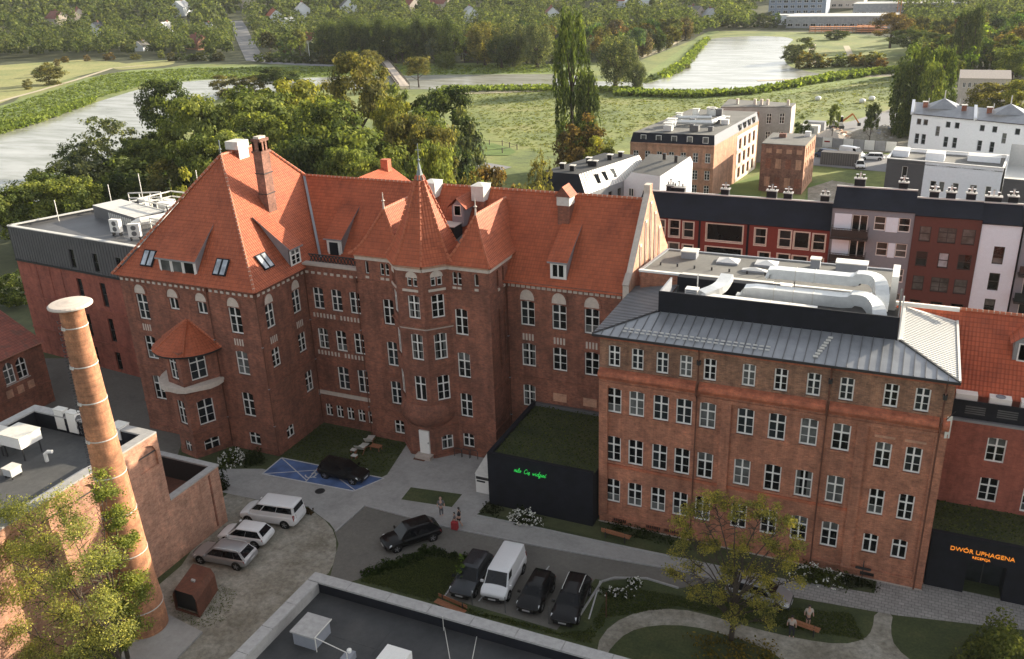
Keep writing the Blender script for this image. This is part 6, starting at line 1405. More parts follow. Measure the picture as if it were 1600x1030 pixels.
psheet('lawn', [(668, 236), (690, 222), (760, 222), (812, 236), (790, 246), (700, 238)], .12, 'lawn_lit', 1); psheet('lawn', [(1110, 300), (1185, 274), (1190, 300), (1180, 330), (1110, 330)], .1, 'lawn_lit'); psheet('lawn', [(1255, 330), (1262, 288), (1310, 282), (1320, 330)], .1, 'lawn_lit'); psheet('lawn', [(1262, 286), (1400, 262), (1400, 320), (1300, 320)], .09, 'meadow')
psheet('street', [(1255, 258), (1440, 275), (1440, 250), (1400, 243), (1262, 238)], .13, 'street'); psheet('yard', [(1240, 236), (1420, 240), (1425, 165), (1395, 170), (1330, 190), (1260, 196)], .11, 'gravel'); psheet('pavement', [(1300, 200), (1370, 178), (1425, 172), (1425, 205), (1380, 215)], .125, 'street'); psheet('track', [(1262, 295), (1300, 283), (1345, 290), (1340, 300), (1310, 320), (1262, 330)], .12, 'gravel')
psheet('car_park', [(700, 250), (760, 255), (800, 262), (760, 275), (700, 268)], .13, 'street')
# the yard between the buildings
psheet('back_yard', [(-40, 560), (300, 560), (330, 730), (240, 800), (-40, 900)], .008, 'asphalt')
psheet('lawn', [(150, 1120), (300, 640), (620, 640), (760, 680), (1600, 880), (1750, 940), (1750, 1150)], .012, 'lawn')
psheet('gravel_yard', [(345, 765), (400, 783), (480, 793), (517, 820), (528, 852), (518, 893), (500, 905), (470, 960), (380, 1080), (180, 1080), (230, 930), (300, 870)], .022, 'gravel', 1)
psheet('asphalt_drive', [(570, 788), (700, 815), (850, 847), (1060, 884), (1140, 905), (1060, 920), (1010, 903), (948, 908), (930, 905), (870, 985), (690, 932), (735, 868), (655, 863), (600, 880), (562, 905), (540, 912), (515, 905), (529, 850), (522, 830)], .02, 'asphalt')
psheet('concrete_path', [(332, 733), (410, 733), (552, 768), (605, 742), (636, 694), (668, 704), (715, 708), (764, 716), (768, 790), (742, 806), (830, 824), (935, 846), (1130, 887), (1235, 908), (1235, 932), (1060, 892), (850, 856), (690, 823), (570, 791), (524, 830), (515, 818), (480, 792), (400, 781), (340, 768)], .028, 'concrete')
psheet('paved_forecourt', [(1235, 906), (1366, 928), (1372, 900), (1440, 910), (1700, 965), (1700, 1010), (1600, 985), (1400, 962), (1235, 933)], .03, 'paver')
psheet('garden_path', [(930, 1010), (955, 975), (1000, 955), (1060, 951), (1120, 965), (1180, 983), (1250, 999), (1315, 1008), (1350, 1000), (1363, 985), (1367, 955), (1396, 958), (1391, 985), (1398, 1012), (1440, 1045), (1240, 1045), (1200, 1015), (1140, 994), (1080, 978), (1020, 977), (980, 988), (955, 1012), (945, 1030)], .025, 'gravel', 1)
psheet('planting_bed', [(627, 781), (642, 762), (722, 773), (706, 793)], .036, 'lawn'); psheet('planting_bed', [(748, 800), (766, 782), (935, 812), (940, 842)], .036, 'soil'); psheet('planting_bed', [(1235, 900), (1240, 880), (1365, 905), (1362, 927)], .036, 'soil')
psheet('disabled_bay', [(410, 741), (440, 716), (600, 748), (553, 768)], .036, 'blue_paint')
def line(pp, w, z=.044):
    P = [Vector(at(x, y)[:2]) for x, y in pp]; mb = MB()
    for a, b in zip(P[:-1], P[1:]):
        d = (b-a).normalized(); n = Vector((-d.y, d.x))*w/2
        mb.poly([(*(a-n), z), (*(b-n), z), (*(b+n), z), (*(a+n), z)], 'line')
    return mb
def markings():
    q = MB()
    for pp, w in (([(410, 741), (440, 716), (600, 748), (553, 768), (410, 741)], .14), ([(410, 741), (500, 735)], .1), ([(440, 716), (480, 752)], .1), ([(500, 729), (478, 753)], .12), ([(555, 767), (525, 745)], .1)):
        b = line(pp, w); o = len(q.v); q.v += b.v; q.f += [tuple(i+o for i in f) for f in b.f]; q.mi += [q.slot('line')]*len(b.f)
    # wheelchair symbol
    c = Vector(at(487, 743)[:2]); s = 1.0
    for k in range(14):
        a0, a1 = R(200+k*17), R(200+(k+1)*17); q.poly([(c.x+math.cos(a)*r*s-.1, c.y+math.sin(a)*r*s, .046) for a, r in ((a0, .38), (a0, .5), (a1, .5), (a1, .38))][::-1], 'line')
    for (x0, y0, x1, y1) in ((-.15, .1, -.05, .95), (-.1, .3, .4, .42), (.3, -.25, .42, .4), (.3, -.3, .65, -.2), (-.2, .95, .05, 1.2)): q.poly([(c.x+x0, c.y+y0, .048), (c.x+x1, c.y+y0, .048), (c.x+x1, c.y+y1, .048), (c.x+x0, c.y+y1, .048)], 'line')
    o = q.build('bay_markings'); o['kind'] = 'structure'
    q = MB()
    for pp in ([(692, 935), (745, 866)], [(748, 940), (800, 873)], [(808, 954), (858, 885)], [(862, 968), (895, 898)], [(920, 968), (938, 908)]):
        b = line(pp, .1, .03); o = len(q.v); q.v += b.v; q.f += [tuple(i+o for i in f) for f in b.f]; q.mi += [q.slot('line')]*len(b.f)
    o = q.build('parking_lines'); o['kind'] = 'structure'
    q = MB()   # raised kerbs
    for pp in ([(524, 832), (570, 791), (690, 823), (850, 856), (1060, 892), (1235, 933)], [(900, 972), (940, 910), (960, 904), (1010, 905), (1060, 920)], [(742, 806), (830, 824), (935, 847), (1130, 888), (1232, 909)]):
        P = [Vector((*at(x, y)[:2], .06)) for x, y in pp]
        for a, b in zip(P[:-1], P[1:]): q.bar(a, b, .12, 'coping', .13)
    o = q.build('kerb'); o['kind'] = 'structure'
    T = thing('foundation_slab', 'pale concrete slab at the foot of the chimney stack', 'slab', tuple(at(285, 1000)[:2])+(0,)); a = [at(262, 962), at(317, 990), at(268, 1040), at(190, 1030), at(200, 980)]; b = MB(); b.prism([(p[0]-T.location.x, p[1]-T.location.y) for p in a], 0, .16, 'coping', 'concrete'); b.build('slab', T)
markings()

# ================================================================== vegetation
def quads_mesh(name, C, Nr, size, mat, seed=0, asp=1.5, clump=None):
    """C centres, Nr leaf normals, size per leaf: one small quad each"""
    rg = np.random.default_rng(seed); n = len(C); Nr = Nr/np.maximum(np.linalg.norm(Nr, axis=1, keepdims=True), 1e-6)
    t = rg.normal(size=(n, 3)); a = np.cross(Nr, t); a /= np.maximum(np.linalg.norm(a, axis=1, keepdims=True), 1e-6); b = np.cross(Nr, a)
    s = size[:, None]; a = a*s*.5*asp; b = b*s*.5
    V = np.stack([C-a, C-b*.9, C+a, C+b*.9], 1).reshape(-1, 3)
    me = bpy.data.meshes.new(name); me.vertices.add(4*n); me.vertices.foreach_set('co', V.astype(np.float32).ravel())
    me.loops.add(4*n); me.loops.foreach_set('vertex_index', np.arange(4*n, dtype=np.int32)); me.polygons.add(n)
    me.polygons.foreach_set('loop_start', np.arange(0, 4*n, 4, dtype=np.int32)); me.polygons.foreach_set('loop_total', np.full(n, 4, np.int32))
    cl_ = me.attributes.new('clump', 'FLOAT', 'POINT'); cl_.data.foreach_set('value', np.repeat(clump if clump is not None else np.full(n, .5), 4).astype(np.float32))
    me.materials.append(M[mat]); me.update(calc_edges=True); return me
def crown(kind, seed, n, leaf, clumps):
    """crown in a unit tree: height 1, widest radius about .5"""
    rg = np.random.default_rng(seed)
    if kind == 'round': cen = np.array([0, 0, .6]); rad = np.array([.42, .42, .36])
    elif kind == 'poplar': cen = np.array([0, 0, .53]); rad = np.array([.36, .36, .45])
    elif kind == 'bush': cen = np.array([0, 0, .42]); rad = np.array([.42, .42, .5])
    elif kind == 'willow': cen = np.array([0, 0, .48]); rad = np.array([.42, .42, .44])
    elif kind == 'sparse': cen = np.array([0, 0, .62]); rad = np.array([.42, .42, .34])
    d = rg.normal(size=(clumps, 3)); d /= np.linalg.norm(d, axis=1, keepdims=True); d[:, 2] = np.where(d[:, 2] < {'willow': -2, 'bush': -2}.get(kind, -.6), -d[:, 2], d[:, 2])
    rr = rg.uniform(.45, 1.0, clumps)**.6; wob = rg.uniform(.8, 1.12, clumps)
    cc = cen+d*rad*(rr*wob)[:, None]
    if kind == 'poplar':
        z = rg.uniform(.06, .98, clumps); w = .46*np.sin(np.pi*(.12+.8*z))**.6*rg.uniform(.3, 1, clumps)**.5; an = rg.uniform(0, 6.283, clumps); cc = np.stack([w*np.cos(an), w*np.sin(an), z], 1); d = np.stack([np.cos(an), np.sin(an), .35+0*an], 1)
    cr = {'round': .105, 'poplar': .065, 'bush': .12, 'willow': .1, 'sparse': .075}[kind]*rg.uniform(.7, 1.35, clumps)
    k = rg.integers(0, clumps, n); o = rg.normal(size=(n, 3)); o /= np.linalg.norm(o, axis=1, keepdims=True); o *= (rg.uniform(0, 1, n)**.45)[:, None]
    sq = np.array([1, 1, {'poplar': 1.5, 'willow': 1.3}.get(kind, .6)])
    C = cc[k]+o*cr[k][:, None]*sq
    Nr = d[k]*.7+o*.9+rg.normal(size=(n, 3))*.55+np.array([0, 0, .35])
    keep = C[:, 2] > .02; C, Nr = C[keep], Nr[keep]
    return quads_mesh('crown', C, Nr, leaf*rg.uniform(.6, 1.4, len(C)), 'leaf', seed, clump=rg.uniform(0, 1, clumps)[k][keep])
def trunk(seed, kind='round'):
    rg = random.Random(seed); q = MB(); h = {'round': .5, 'poplar': .8, 'bush': .3, 'willow': .4, 'sparse': .55}[kind]
    r_ = {'round': .03, 'poplar': .06, 'bush': .02, 'willow': .05, 'sparse': .02}[kind]
    q.tube([(0, 0, -.01), (.01, 0, h*.5), (0, .01, h)], [r_, r_*.75, r_*.4], 'bark', 6)
    for k in range(7):
        a = k*2.4+rg.random(); z = h*rg.uniform(.45, .95); e = Vector((math.cos(a)*.3, math.sin(a)*.3, z+rg.uniform(.12, .3))) if kind != 'poplar' else Vector((math.cos(a)*.2, math.sin(a)*.2, z+.2))
        m_ = Vector((0, 0, z)).lerp(e, .5)+Vector((0, 0, -.02)); q.tube([(0, 0, z), m_, e], [r_*.4, r_*.28, r_*.1], 'bark', 4, False)
    return q.mesh('trunk')
TREES = {}
for kd, n, lf, cl in (('round', 8500, .024, 64), ('poplar', 7000, .03, 220), ('bush', 4500, .034, 46), ('willow', 8500, .024, 90), ('sparse', 3000, .022, 80)):
    TREES[kd] = [(crown(kd, 11+7*i, n, lf, cl), trunk(5+i, kd)) for i in range(3)]
    TREES[kd+'_far'] = [(crown(kd, 31+5*i, int(n*.24), lf*2.0, cl), TREES[kd][i][1]) for i in range(3)]
ti = [0]
def tree(x, y, w, h, kind, col, label, group=None, name='tree', cat='tree', z=0.0, far_=False):
    ti[0] += 1; cm, tm = TREES[kind+('_far' if far_ else '')][ti[0] % 3]
    T = thing(name, label, cat, (x, y, z), random.Random(ti[0]).uniform(0, 6.28), group); T.scale = (w, w, h)
    c = link('crown', cm, T); c.color = (*col, 1); link('trunk', tm, T); return T
def tree_px(cx, top, wpx_, Y, kind, col, label, **kw):
    p = on_y(cx, top, Y); h = max(1.5, p[2]); d = depth((p[0], Y, h*.5)); w = wpx_/F_PX*d
    return tree(float(p[0]), Y, w*1.08, h*1.03, kind, col, label, **kw)
DG, MG, LG, YG, OL, BR_, GG = (.075, .1, .046), (.14, .172, .062), (.19, .22, .075), (.23, .235, .07), (.16, .152, .066), (.165, .12, .06), (.13, .15, .088)
near = [(255, 122, 100, 152, 'round', DG, 'dark round tree beside the river left of the bright green trees'), (300, 148, 115, 128, 'round', LG, 'bright green tree in front of the dark round river tree'), (395, 132, 150, 138, 'round', MG, 'broad mid green tree behind the left wing roof'), (465, 120, 120, 150, 'round', YG, 'yellowing green tree right of the broad mid green tree'),
 (555, 82, 105, 165, 'round', OL, 'tall olive brown tree in front of the footbridge'), (690, 132, 118, 150, 'round', DG, 'broad dark green tree beside the fenced lawn'), (560, 195, 160, 112, 'round', MG, 'large green tree behind the middle of the long ridge'), (628, 178, 95, 122, 'round', OL, 'brownish tree between the large green tree and the pale green tree'), (672, 212, 75, 106, 'round', LG, 'fresh green tree just behind the spire'), (640, 232, 90, 100, 'bush', DG, 'dark tree filling the gap left of the spire'),
 (765, 246, 105, 108, 'bush', BR_, 'rusty brown shrub behind the two white chimneys'), (815, 262, 70, 106, 'bush', OL, 'olive shrub beside the mansard block'), (845, 235, 46, 118, 'sparse', OL, 'thin bare shrub at the corner of the meadow path'), (160, 180, 120, 122, 'sparse', GG, 'wispy grey green tree with open crown at the river'), (115, 215, 90, 118, 'sparse', DG, 'thin dark tree at the left end of the river trees'), (200, 235, 140, 112, 'bush', DG, 'dark thicket below the wispy river tree'), (260, 240, 110, 108, 'bush', OL, 'olive thicket behind the modern flat roof'), (120, 225, 110, 112, 'bush', GG, 'grey green thicket on the river bank at the left'),
 (40, 283, 120, 92, 'round', LG, 'yellow green tree behind the left corner of the modern wing'), (110, 276, 100, 95, 'round', LG, 'second yellow green tree behind the modern flat roof'), (0, 292, 90, 88, 'round', MG, 'green tree cut by the left edge above the modern wing'), (280, 256, 80, 93, 'bush', YG, 'lime yellow shrub between the modern roof and the left wing roof'), (320, 262, 60, 96, 'bush', YG, 'small lime shrub touching the left wing roof'), (10, 420, 60, 74, 'bush', MG, 'green shrub at the left edge beside the modern wing wall'), (430, 104, 75, 255, 'round', DG, 'dark green tree on the far side of the river bend'), (350, 113, 60, 248, 'bush', OL, 'olive tree on the river islet'), (392, 112, 50, 248, 'bush', OL, 'small olive shrub next to the islet tree'), (500, 128, 60, 175, 'bush', GG, 'low grey green shrub at the river by the olive tree'),
 (575, 78, 45, 287, 'round', OL, 'small olive tree at the left end of the footbridge'), (651, 86, 46, 279, 'round', OL, 'lone olive tree standing at the waterside right of the footbridge'), (510, 150, 130, 128, 'round', MG, 'green tree between the yellowing tree and the large green tree'), (345, 205, 120, 112, 'round', LG, 'light green tree directly behind the left wing chimney'), (470, 205, 110, 108, 'round', DG, 'dark green tree behind the left end of the long ridge'), (700, 250, 50, 100, 'bush', LG, 'fresh green shrub right of the spire'),
 (893, 30, 60, 171, 'poplar', (.085, .115, .045), 'tallest poplar standing alone on the meadow'), (918, 118, 42, 168, 'poplar', DG, 'short dark poplar against the right side of the tallest poplar'), (905, 172, 90, 163, 'bush', BR_, 'rusty brown bush at the foot of the tallest poplar'), (940, 205, 60, 160, 'bush', YG, 'yellow green bush right of the tallest poplar foot'), (962, 46, 76, 288, 'willow', GG, 'big grey green willow at the water right of the tallest poplar'), (995, 88, 36, 285, 'willow', GG, 'small willow beside the big willow at the pond'),
 (1437, 80, 70, 222, 'poplar', (.085, .115, .045), 'left poplar of the clump beside the white townhouses'), (1478, 79, 50, 228, 'poplar', (.085, .115, .045), 'right poplar of the clump beside the white townhouses'), (1460, 106, 46, 216, 'poplar', MG, 'short front poplar of the clump beside the white townhouses'), (1420, 110, 40, 219, 'poplar', DG, 'dark left edge poplar of the clump by the white townhouses'), (1510, 22, 34, 335, 'poplar', DG, 'tall dark poplar far behind the townhouses'), (1530, 14, 26, 338, 'poplar', DG, 'slim tall poplar right of the tall dark poplar'),
 (1305, 163, 20, 214, 'round', MG, 'small street tree at the left of the building yard'), (1366, 158, 26, 206, 'round', DG, 'dark street tree at the middle of the building yard'), (1257, 178, 28, 205, 'bush', DG, 'dark bush beside the grey tenement'), (1397, 20, 66, 423, 'round', BR_, 'large rusty brown tree beside the building site'), (1430, 45, 90, 388, 'round', DG, 'broad dark tree right of the rusty brown tree'), (1560, 130, 90, 240, 'round', OL, 'olive tree behind the right townhouse'), (1600, 125, 60, 235, 'round', YG, 'yellow green tree at the right edge above the townhouses'), (1590, 70, 70, 300, 'round', MG, 'round green tree at the right edge'), (1540, 145, 40, 228, 'bush', OL, 'olive bush beside the old barrack'),
 (1257, 54, 44, 372, 'bush', GG, 'tall shrub on the pond peninsula'), (1240, 66, 40, 367, 'bush', GG, 'rounded shrub at the tip of the pond peninsula'), (70, 95, 52, 263, 'bush', OL, 'dark olive bush on the dry meadow at the left'), (40, 122, 18, 249, 'bush', OL, 'little bush beside the dark olive meadow bush'), (1310, 45, 40, 464, 'bush', DG, 'dark bush left of the formwork'), (215, 215, 110, 120, 'round', MG, 'green tree between the wispy tree and the bright green tree'), (450, 165, 110, 140, 'round', MG, 'green tree in the middle of the belt behind the left wing'), (585, 235, 90, 102, 'round', LG, 'light green tree close behind the ridge left of the spire'), (530, 225, 100, 104, 'round', MG, 'green tree close behind the ridge right of the left wing'), (610, 150, 80, 140, 'round', YG, 'yellow green tree left of the broad dark tree'), (655, 165, 90, 135, 'round', MG, 'green tree in front of the broad dark tree'), (725, 160, 70, 142, 'bush', GG, 'grey green bush at the right end of the tree belt'),
 (400, 175, 120, 122, 'round', LG, 'light green tree left of the dark tree behind the ridge'), (300, 205, 100, 112, 'round', MG, 'green tree behind the left slope of the wing roof'), (60, 265, 110, 104, 'round', MG, 'green tree behind the yellow green corner trees'), (165, 262, 90, 103, 'bush', DG, 'dark bush behind the modern wing roof'), (235, 205, 90, 128, 'round', DG, 'dark tree at the foot of the round river tree'), (520, 120, 80, 178, 'bush', OL, 'olive bush left of the tall olive brown tree'), (610, 118, 60, 185, 'bush', MG, 'green bush by the near end of the footbridge'), (670, 185, 90, 120, 'round', OL, 'olive tree right behind the spire tip'), (345, 160, 100, 132, 'round', MG, 'green tree between the two bright green trees'), (700, 205, 80, 128, 'bush', DG, 'dark bush on the edge of the fenced lawn'),
 (735, 252, 70, 104, 'bush', OL, 'olive shrub just above the ridge between the two white chimneys'), (792, 256, 60, 107, 'bush', BR_, 'brown shrub right of the second white chimney above the ridge'), (745, 268, 60, 96, 'bush', MG, 'green shrub low behind the white chimneys'),
 (410, 470, 8, 54, 'bush', DG, 'hidden bush')]
for t in near[:-1]:
    far_ = t[3] > 230
    tree_px(*t, name={'poplar': 'poplar_tree', 'willow': 'willow_tree', 'bush': 'shrub'}.get(t[4], 'tree'), cat='shrub' if t[4] == 'bush' else 'tree')
# the hedge row of dark poplars and the willow clump
for k in range(12):
    tree_px(508+k*17.5, 24+3*math.sin(k*2.1), 40, 352+random.uniform(-4, 4), 'willow', DG, 'dark tree in the dense straight row above the river', group='dark trees in the straight row', name='poplar_tree')
for i, (cx, tp, w, lb) in enumerate(((755, 28, 60, 'left willow of the grey green clump above the river'), (800, 22, 62, 'middle willow of the grey green clump above the river'), (838, 30, 56, 'right willow of the grey green clump above the river'), (782, 50, 50, 'low front willow in the grey green clump above the river'), (695, 78, 40, 'green bush below the grey roofed cottage'))): tree_px(cx, tp, w, 345-i*3, 'willow', (OL, GG, GG, DG, MG)[i], lb, name='willow_tree')
# shrubs along banks and hedges
sh = 0
for pp, n, wp, tp, col, lab in (([(1255, 108), (1340, 104), (1375, 108)], 12, 30, 24, OL, 'dark shrub in the belt along the near edge of the pond peninsula'), ([(270, 96), (345, 96)], 7, 22, 14, DG, 'dark shrub in the belt above the left river bank'), ([(410, 98), (560, 102)], 12, 24, 16, DG, 'dark shrub in the belt below the straight road'), ([(1010, 60), (1085, 46)], 9, 26, 22, MG, 'shrub in the thicket along the dyke path'), ([(985, 75), (1040, 55)], 7, 30, 24, GG, 'shrub in the thicket along the dyke path'), ([(640, 96), (870, 96)], 11, 18, 10, MG, 'low shrub on the far river bank'), ([(1100, 42), (1230, 44)], 9, 26, 20, DG, 'dark shrub beyond the far end of the pond'), ([(1010, 130), (1075, 108)], 6, 20, 9, GG, 'grey green shrub at the left pond shore'), ([(60, 122), (100, 98), (250, 92)], 9, 18, 12, OL, 'shrub on the edge of the dry meadow')):
    for k in range(n):
        t = k/(n-1)*(len(pp)-1); i = min(int(t), len(pp)-2); f = t-i; x = pp[i][0]+(pp[i+1][0]-pp[i][0])*f+random.uniform(-4, 4); y = pp[i][1]+(pp[i+1][1]-pp[i][1])*f
        g_ = on_ground(x, y); d = depth(g_); w = wp*random.uniform(.7, 1.3)/F_PX*d; h = tp*random.uniform(.8, 1.3)/F_PX*d
        tree(g_[0], g_[1], w, h, 'bush', tuple(c*random.uniform(.8, 1.25) for c in col), lab, group=lab.replace('shrub', 'shrubs', 1), name='shrub', cat='shrub', z=g_[2], far_=d > 260)
# woods beyond the river: the nearest stand one by one, the rest as one mass
def inside(poly, x, y):
    c = False
    for i in range(len(poly)):
        (x0, y0), (x1, y1) = poly[i], poly[i-1]
        if (y0 > y) != (y1 > y) and x < (x1-x0)*(y-y0)/(y1-y0)+x0: c = not c
    return c
EXCL = [MEADOW, RIVER, POND, [(362, 105), (355, 28), (388, 28), (425, 105)], [(1150, 66), (1190, 0), (1400, 0), (1420, 62)], [(-50, 240), (-50, 95), (230, 88), (560, 95), (560, 140)], [(895, 34), (935, 4), (955, 4), (920, 40)], [(360, 105), (500, 98), (560, 110)]]
def woods():
    rg = np.random.default_rng(21); pts = []
    for _ in range(60000):
        r = math.sqrt(rg.uniform(290**2, 1350**2)); a = YAW+rg.uniform(-.62, .62); x, y = r*math.sin(a), r*math.cos(a); z = hill(x, y); px, py = to_px((x, y, z))
        if px < -60 or px > 1660 or py > 128 or py < -45: continue
        if any(inside(e, px, py) for e in EXCL): continue
        dens = 1.0
        if px > 850: dens = .62
        if r > 800: dens *= .75
        if rg.random() > dens: continue
        pts.append((x, y, z, r, px, py))
    cell = {}; keep = []
    for p in pts:
        md = 6.0 if p[3] < 600 else 8.0
        k = (int(p[0]//md), int(p[1]//md))
        if any((k[0]+i, k[1]+j) in cell and math.dist(cell[(k[0]+i, k[1]+j)], p[:2]) < md for i in (-1, 0, 1) for j in (-1, 0, 1)): continue
        # keep the houses in view
        if any(abs(p[4]-f[0]) < 12 and -2 < p[5]-f[1] < 17 for f in far): continue
        cell[k] = p[:2]; keep.append(p)
    keep.sort(key=lambda p: p[3]); return keep
WD = woods()
cols = [DG, MG, OL, GG, (.085, .11, .038), (.055, .08, .03), (.11, .13, .04), (.12, .1, .045)]
for p in WD[:285]:
    h = random.uniform(6, 13); tree(p[0], p[1], h*random.uniform(.7, 1.0), h, random.choice(('round', 'round', 'bush', 'willow')), tuple(c*random.uniform(.75, 1.2) for c in random.choice(cols)), 'garden tree among the houses and woods beyond the river', group='garden trees beyond the river', z=p[2], far_=True)
def wood_mass(P):
    rg = np.random.default_rng(5); Cs, Ns, Ss = [], [], []
    for x, y, z, r, *_ in P:
        h = rg.uniform(5, 15); w = h*rg.uniform(.3, .55); n = 150 if r < 650 else 80
        o = rg.normal(size=(n, 3)); o /= np.linalg.norm(o, axis=1, keepdims=True); o[:, 2] = np.abs(o[:, 2])*1.0-.25
        c = np.array([x, y, z+h*.45])+o*np.array([w, w, h*.55])*(rg.uniform(.75, 1.05, n)[:, None]); Cs.append(c); Ns.append(o+rg.normal(size=(n, 3))*.5+np.array([0, 0, .2])); Ss.append(np.full(n, (1.05 if r < 650 else 1.7))*rg.uniform(.6, 1.4, n))
    o = link('distant_woods', quads_mesh('distant_woods', np.concatenate(Cs), np.concatenate(Ns), np.concatenate(Ss), 'forest', 3, 1.3)); o['kind'] = 'stuff'
wood_mass(WD[285:])
def tufts(name, poly, n, size, hh, mat, seed, excl=(), up=.5):
    """short leaf clumps scattered over a surveyed patch of ground"""
    rg = np.random.default_rng(seed); xs = [p[0] for p in poly]; ys = [p[1] for p in poly]; C = []
    wp = px_pts(poly); X_ = [p[0] for p in wp]; Y_ = [p[1] for p in wp]; tries = 0
    while len(C) < n and tries < n*40:
        tries += 1; x, y = rg.uniform(min(X_), max(X_)), rg.uniform(min(Y_), max(Y_))
        if not inside(wp, x, y): continue
        if excl:
            px, py = to_px((x, y, 0))
            if any(inside(e, px, py) for e in excl): continue
        C.append((x, y))
    C = np.array(C); k = 5; base = np.repeat(C, k, 0); m_ = len(base); P = np.column_stack([base+rg.normal(size=(m_, 2))*size*.6, rg.uniform(.1, 1, m_)*hh]); Nr = rg.normal(size=(m_, 3))*.6+np.array([0, 0, up])
    o = link(name, quads_mesh(name, P, Nr, rg.uniform(.5, 1.3, m_)*size, mat, seed)); o['kind'] = 'stuff'
tufts('meadow_growth', [(620, 150), (900, 140), (1100, 155), (1400, 120), (1405, 160), (1240, 190), (1240, 165), (1000, 205), (960, 230), (840, 240), (720, 190), (700, 150)], 5000, .35, .2, 'meadow_tuft', 4, up=2.2)
tufts('bank_growth', [(-40, 185), (60, 150), (170, 116), (300, 107), (560, 104), (880, 102), (880, 114), (560, 119), (330, 124), (240, 130), (150, 154), (60, 186), (-40, 215)], 5200, .6, .45, 'reed', 5, up=1.4)
tufts('reed_belt', [(-40, 205), (60, 184), (150, 154), (145, 162), (60, 194), (-40, 222)], 1400, .7, 1.6, 'reed', 6); tufts('reed_belt', [(960, 146), (1090, 148), (1180, 143), (1300, 120), (1400, 110), (1400, 114), (1300, 128), (1180, 148), (1090, 154), (960, 151)], 1500, .9, 1.6, 'reed', 7); tufts('reed_belt', [(1030, 118), (1065, 100), (1090, 72), (1105, 60), (1108, 62), (1072, 106), (1040, 124)], 500, 1.0, 1.3, 'reed', 8)
tufts('reed_belt', [(690, 139), (840, 137), (1000, 141), (1000, 145), (840, 143), (690, 144)], 700, .8, 1.2, 'reed', 12)
# grass of the two planted roofs and the yard lawns
for (a, b, c, d, z, nm) in grass_box:
    rg = np.random.default_rng(int(abs(a)*10)); n = 2600; P = np.column_stack([rg.uniform(a, c, n), rg.uniform(b, d, n), z+rg.uniform(0, .16, n)])
    o = link('roof_grass', quads_mesh('roof_grass', P, rg.normal(size=(n, 3))*.5+np.array([0, 0, 1.3]), rg.uniform(.06, .17, n), 'lawn_leaf', 1)); o['kind'] = 'stuff'
tufts('lawn_grass', [(565, 905), (600, 884), (655, 870), (732, 874), (690, 936), (560, 908)], 1800, .1, .07, 'lawn_leaf', 9, up=1.5); tufts('lawn_grass', [(560, 905), (660, 870), (720, 880), (690, 940), (880, 990), (920, 985), (960, 915), (1080, 935), (1330, 960), (1350, 1000), (1180, 975), (1060, 948), (950, 965), (920, 1005), (740, 960)], 6000, .09, .06, 'lawn_leaf', 10, up=1.5); tufts('lawn_grass', [(430, 705), (500, 665), (580, 675), (640, 690), (600, 740), (440, 714)], 1600, .1, .06, 'lawn_leaf', 11, up=1.5); tufts('gravel_weeds', [(262, 935), (310, 905), (372, 925), (350, 975), (290, 985)], 800, .05, .05, 'bank_leaf', 13, up=1.2)
# ================================================================== trees and bushes of the yard
def leafy_tree(name, label, loc, h, lobes, n, leaf, col, seed, bare=0, trunk_r=.16, clump=.45):
    """tree in real metres: limbs grow to every foliage lobe (x, y, z, r)"""
    rg = np.random.default_rng(seed); T = thing(name, label, 'tree', loc); q = MB(); rnd = random.Random(seed)
    top = max(l[2] for l in lobes)*.55; q.tube([(0, 0, -.1), (.08, .05, top*.35), (0, .1, top*.7), (.05, 0, top)], [trunk_r*1.2, trunk_r, trunk_r*.8, trunk_r*.5], 'bark', 8)
    for l in lobes:
        e = Vector(l[:3]); s = Vector((.03, .03, min(top, e.z*rnd.uniform(.3, .55)))); mid = s.lerp(e, .5)+Vector((rnd.uniform(-.3, .3), rnd.uniform(-.3, .3), .15)); q.tube([s, mid, e], [trunk_r*.38, trunk_r*.26, trunk_r*.1], 'bark', 5, False)
        for k in range(5+bare):
            d = Vector((rnd.uniform(-1, 1), rnd.uniform(-1, 1), rnd.uniform(-.4, 1))).normalized()*l[3]*rnd.uniform(.6, 1.15); b = mid.lerp(e, rnd.uniform(.3, 1)); q.tube([b, b+d*.6+Vector((0, 0, .05)), b+d], [.03, .02, .008], 'bark', 3, False)
    q.build('trunk', T)
    Cs, Ns, CL = [], [], []
    vol = np.array([l[3]**2 for l in lobes]); cnt = (n*vol/vol.sum()).astype(int)
    for l, m_ in zip(lobes, cnt):
        kc = max(5, int(l[3]*14)); d = rg.normal(size=(kc, 3)); d /= np.linalg.norm(d, axis=1, keepdims=True); cc = np.array(l[:3])+d*l[3]*rg.uniform(.35, 1.05, kc)[:, None]*np.array([1, 1, .75])
        k = rg.integers(0, kc, m_); o = rg.normal(size=(m_, 3)); o /= np.linalg.norm(o, axis=1, keepdims=True); o *= (rg.uniform(0, 1, m_)**.5)[:, None]*clump*rg.uniform(.5, 1.2, kc)[k][:, None]*np.array([1, 1, .6])
        Cs.append(cc[k]+o); CL.append(rg.uniform(.1, 1, kc)[k]); Ns.append(rg.normal(size=(m_, 3))*.7+d[k]*.3+np.array([0, 0, .7]))
    C = np.concatenate(Cs); keep = C[:, 2] > .15; C = C[keep]; Nn = np.concatenate(Ns)[keep]
    c = link('crown', quads_mesh('crown', C, Nn, leaf*rg.uniform(.6, 1.4, len(C)), 'leaf', seed, 1.7, np.concatenate(CL)[keep]), T); c.color = (*col, 1); return T
def lobes_px(pp, base, seed=1):
    out = []
    for px, py, r, dy in pp:
        p = on_y(px, py, base[1]+dy); out.append((float(p[0]-base[0]), float(dy), float(p[2]), r))
    return out
b = (-38.5, 27.5, 0)
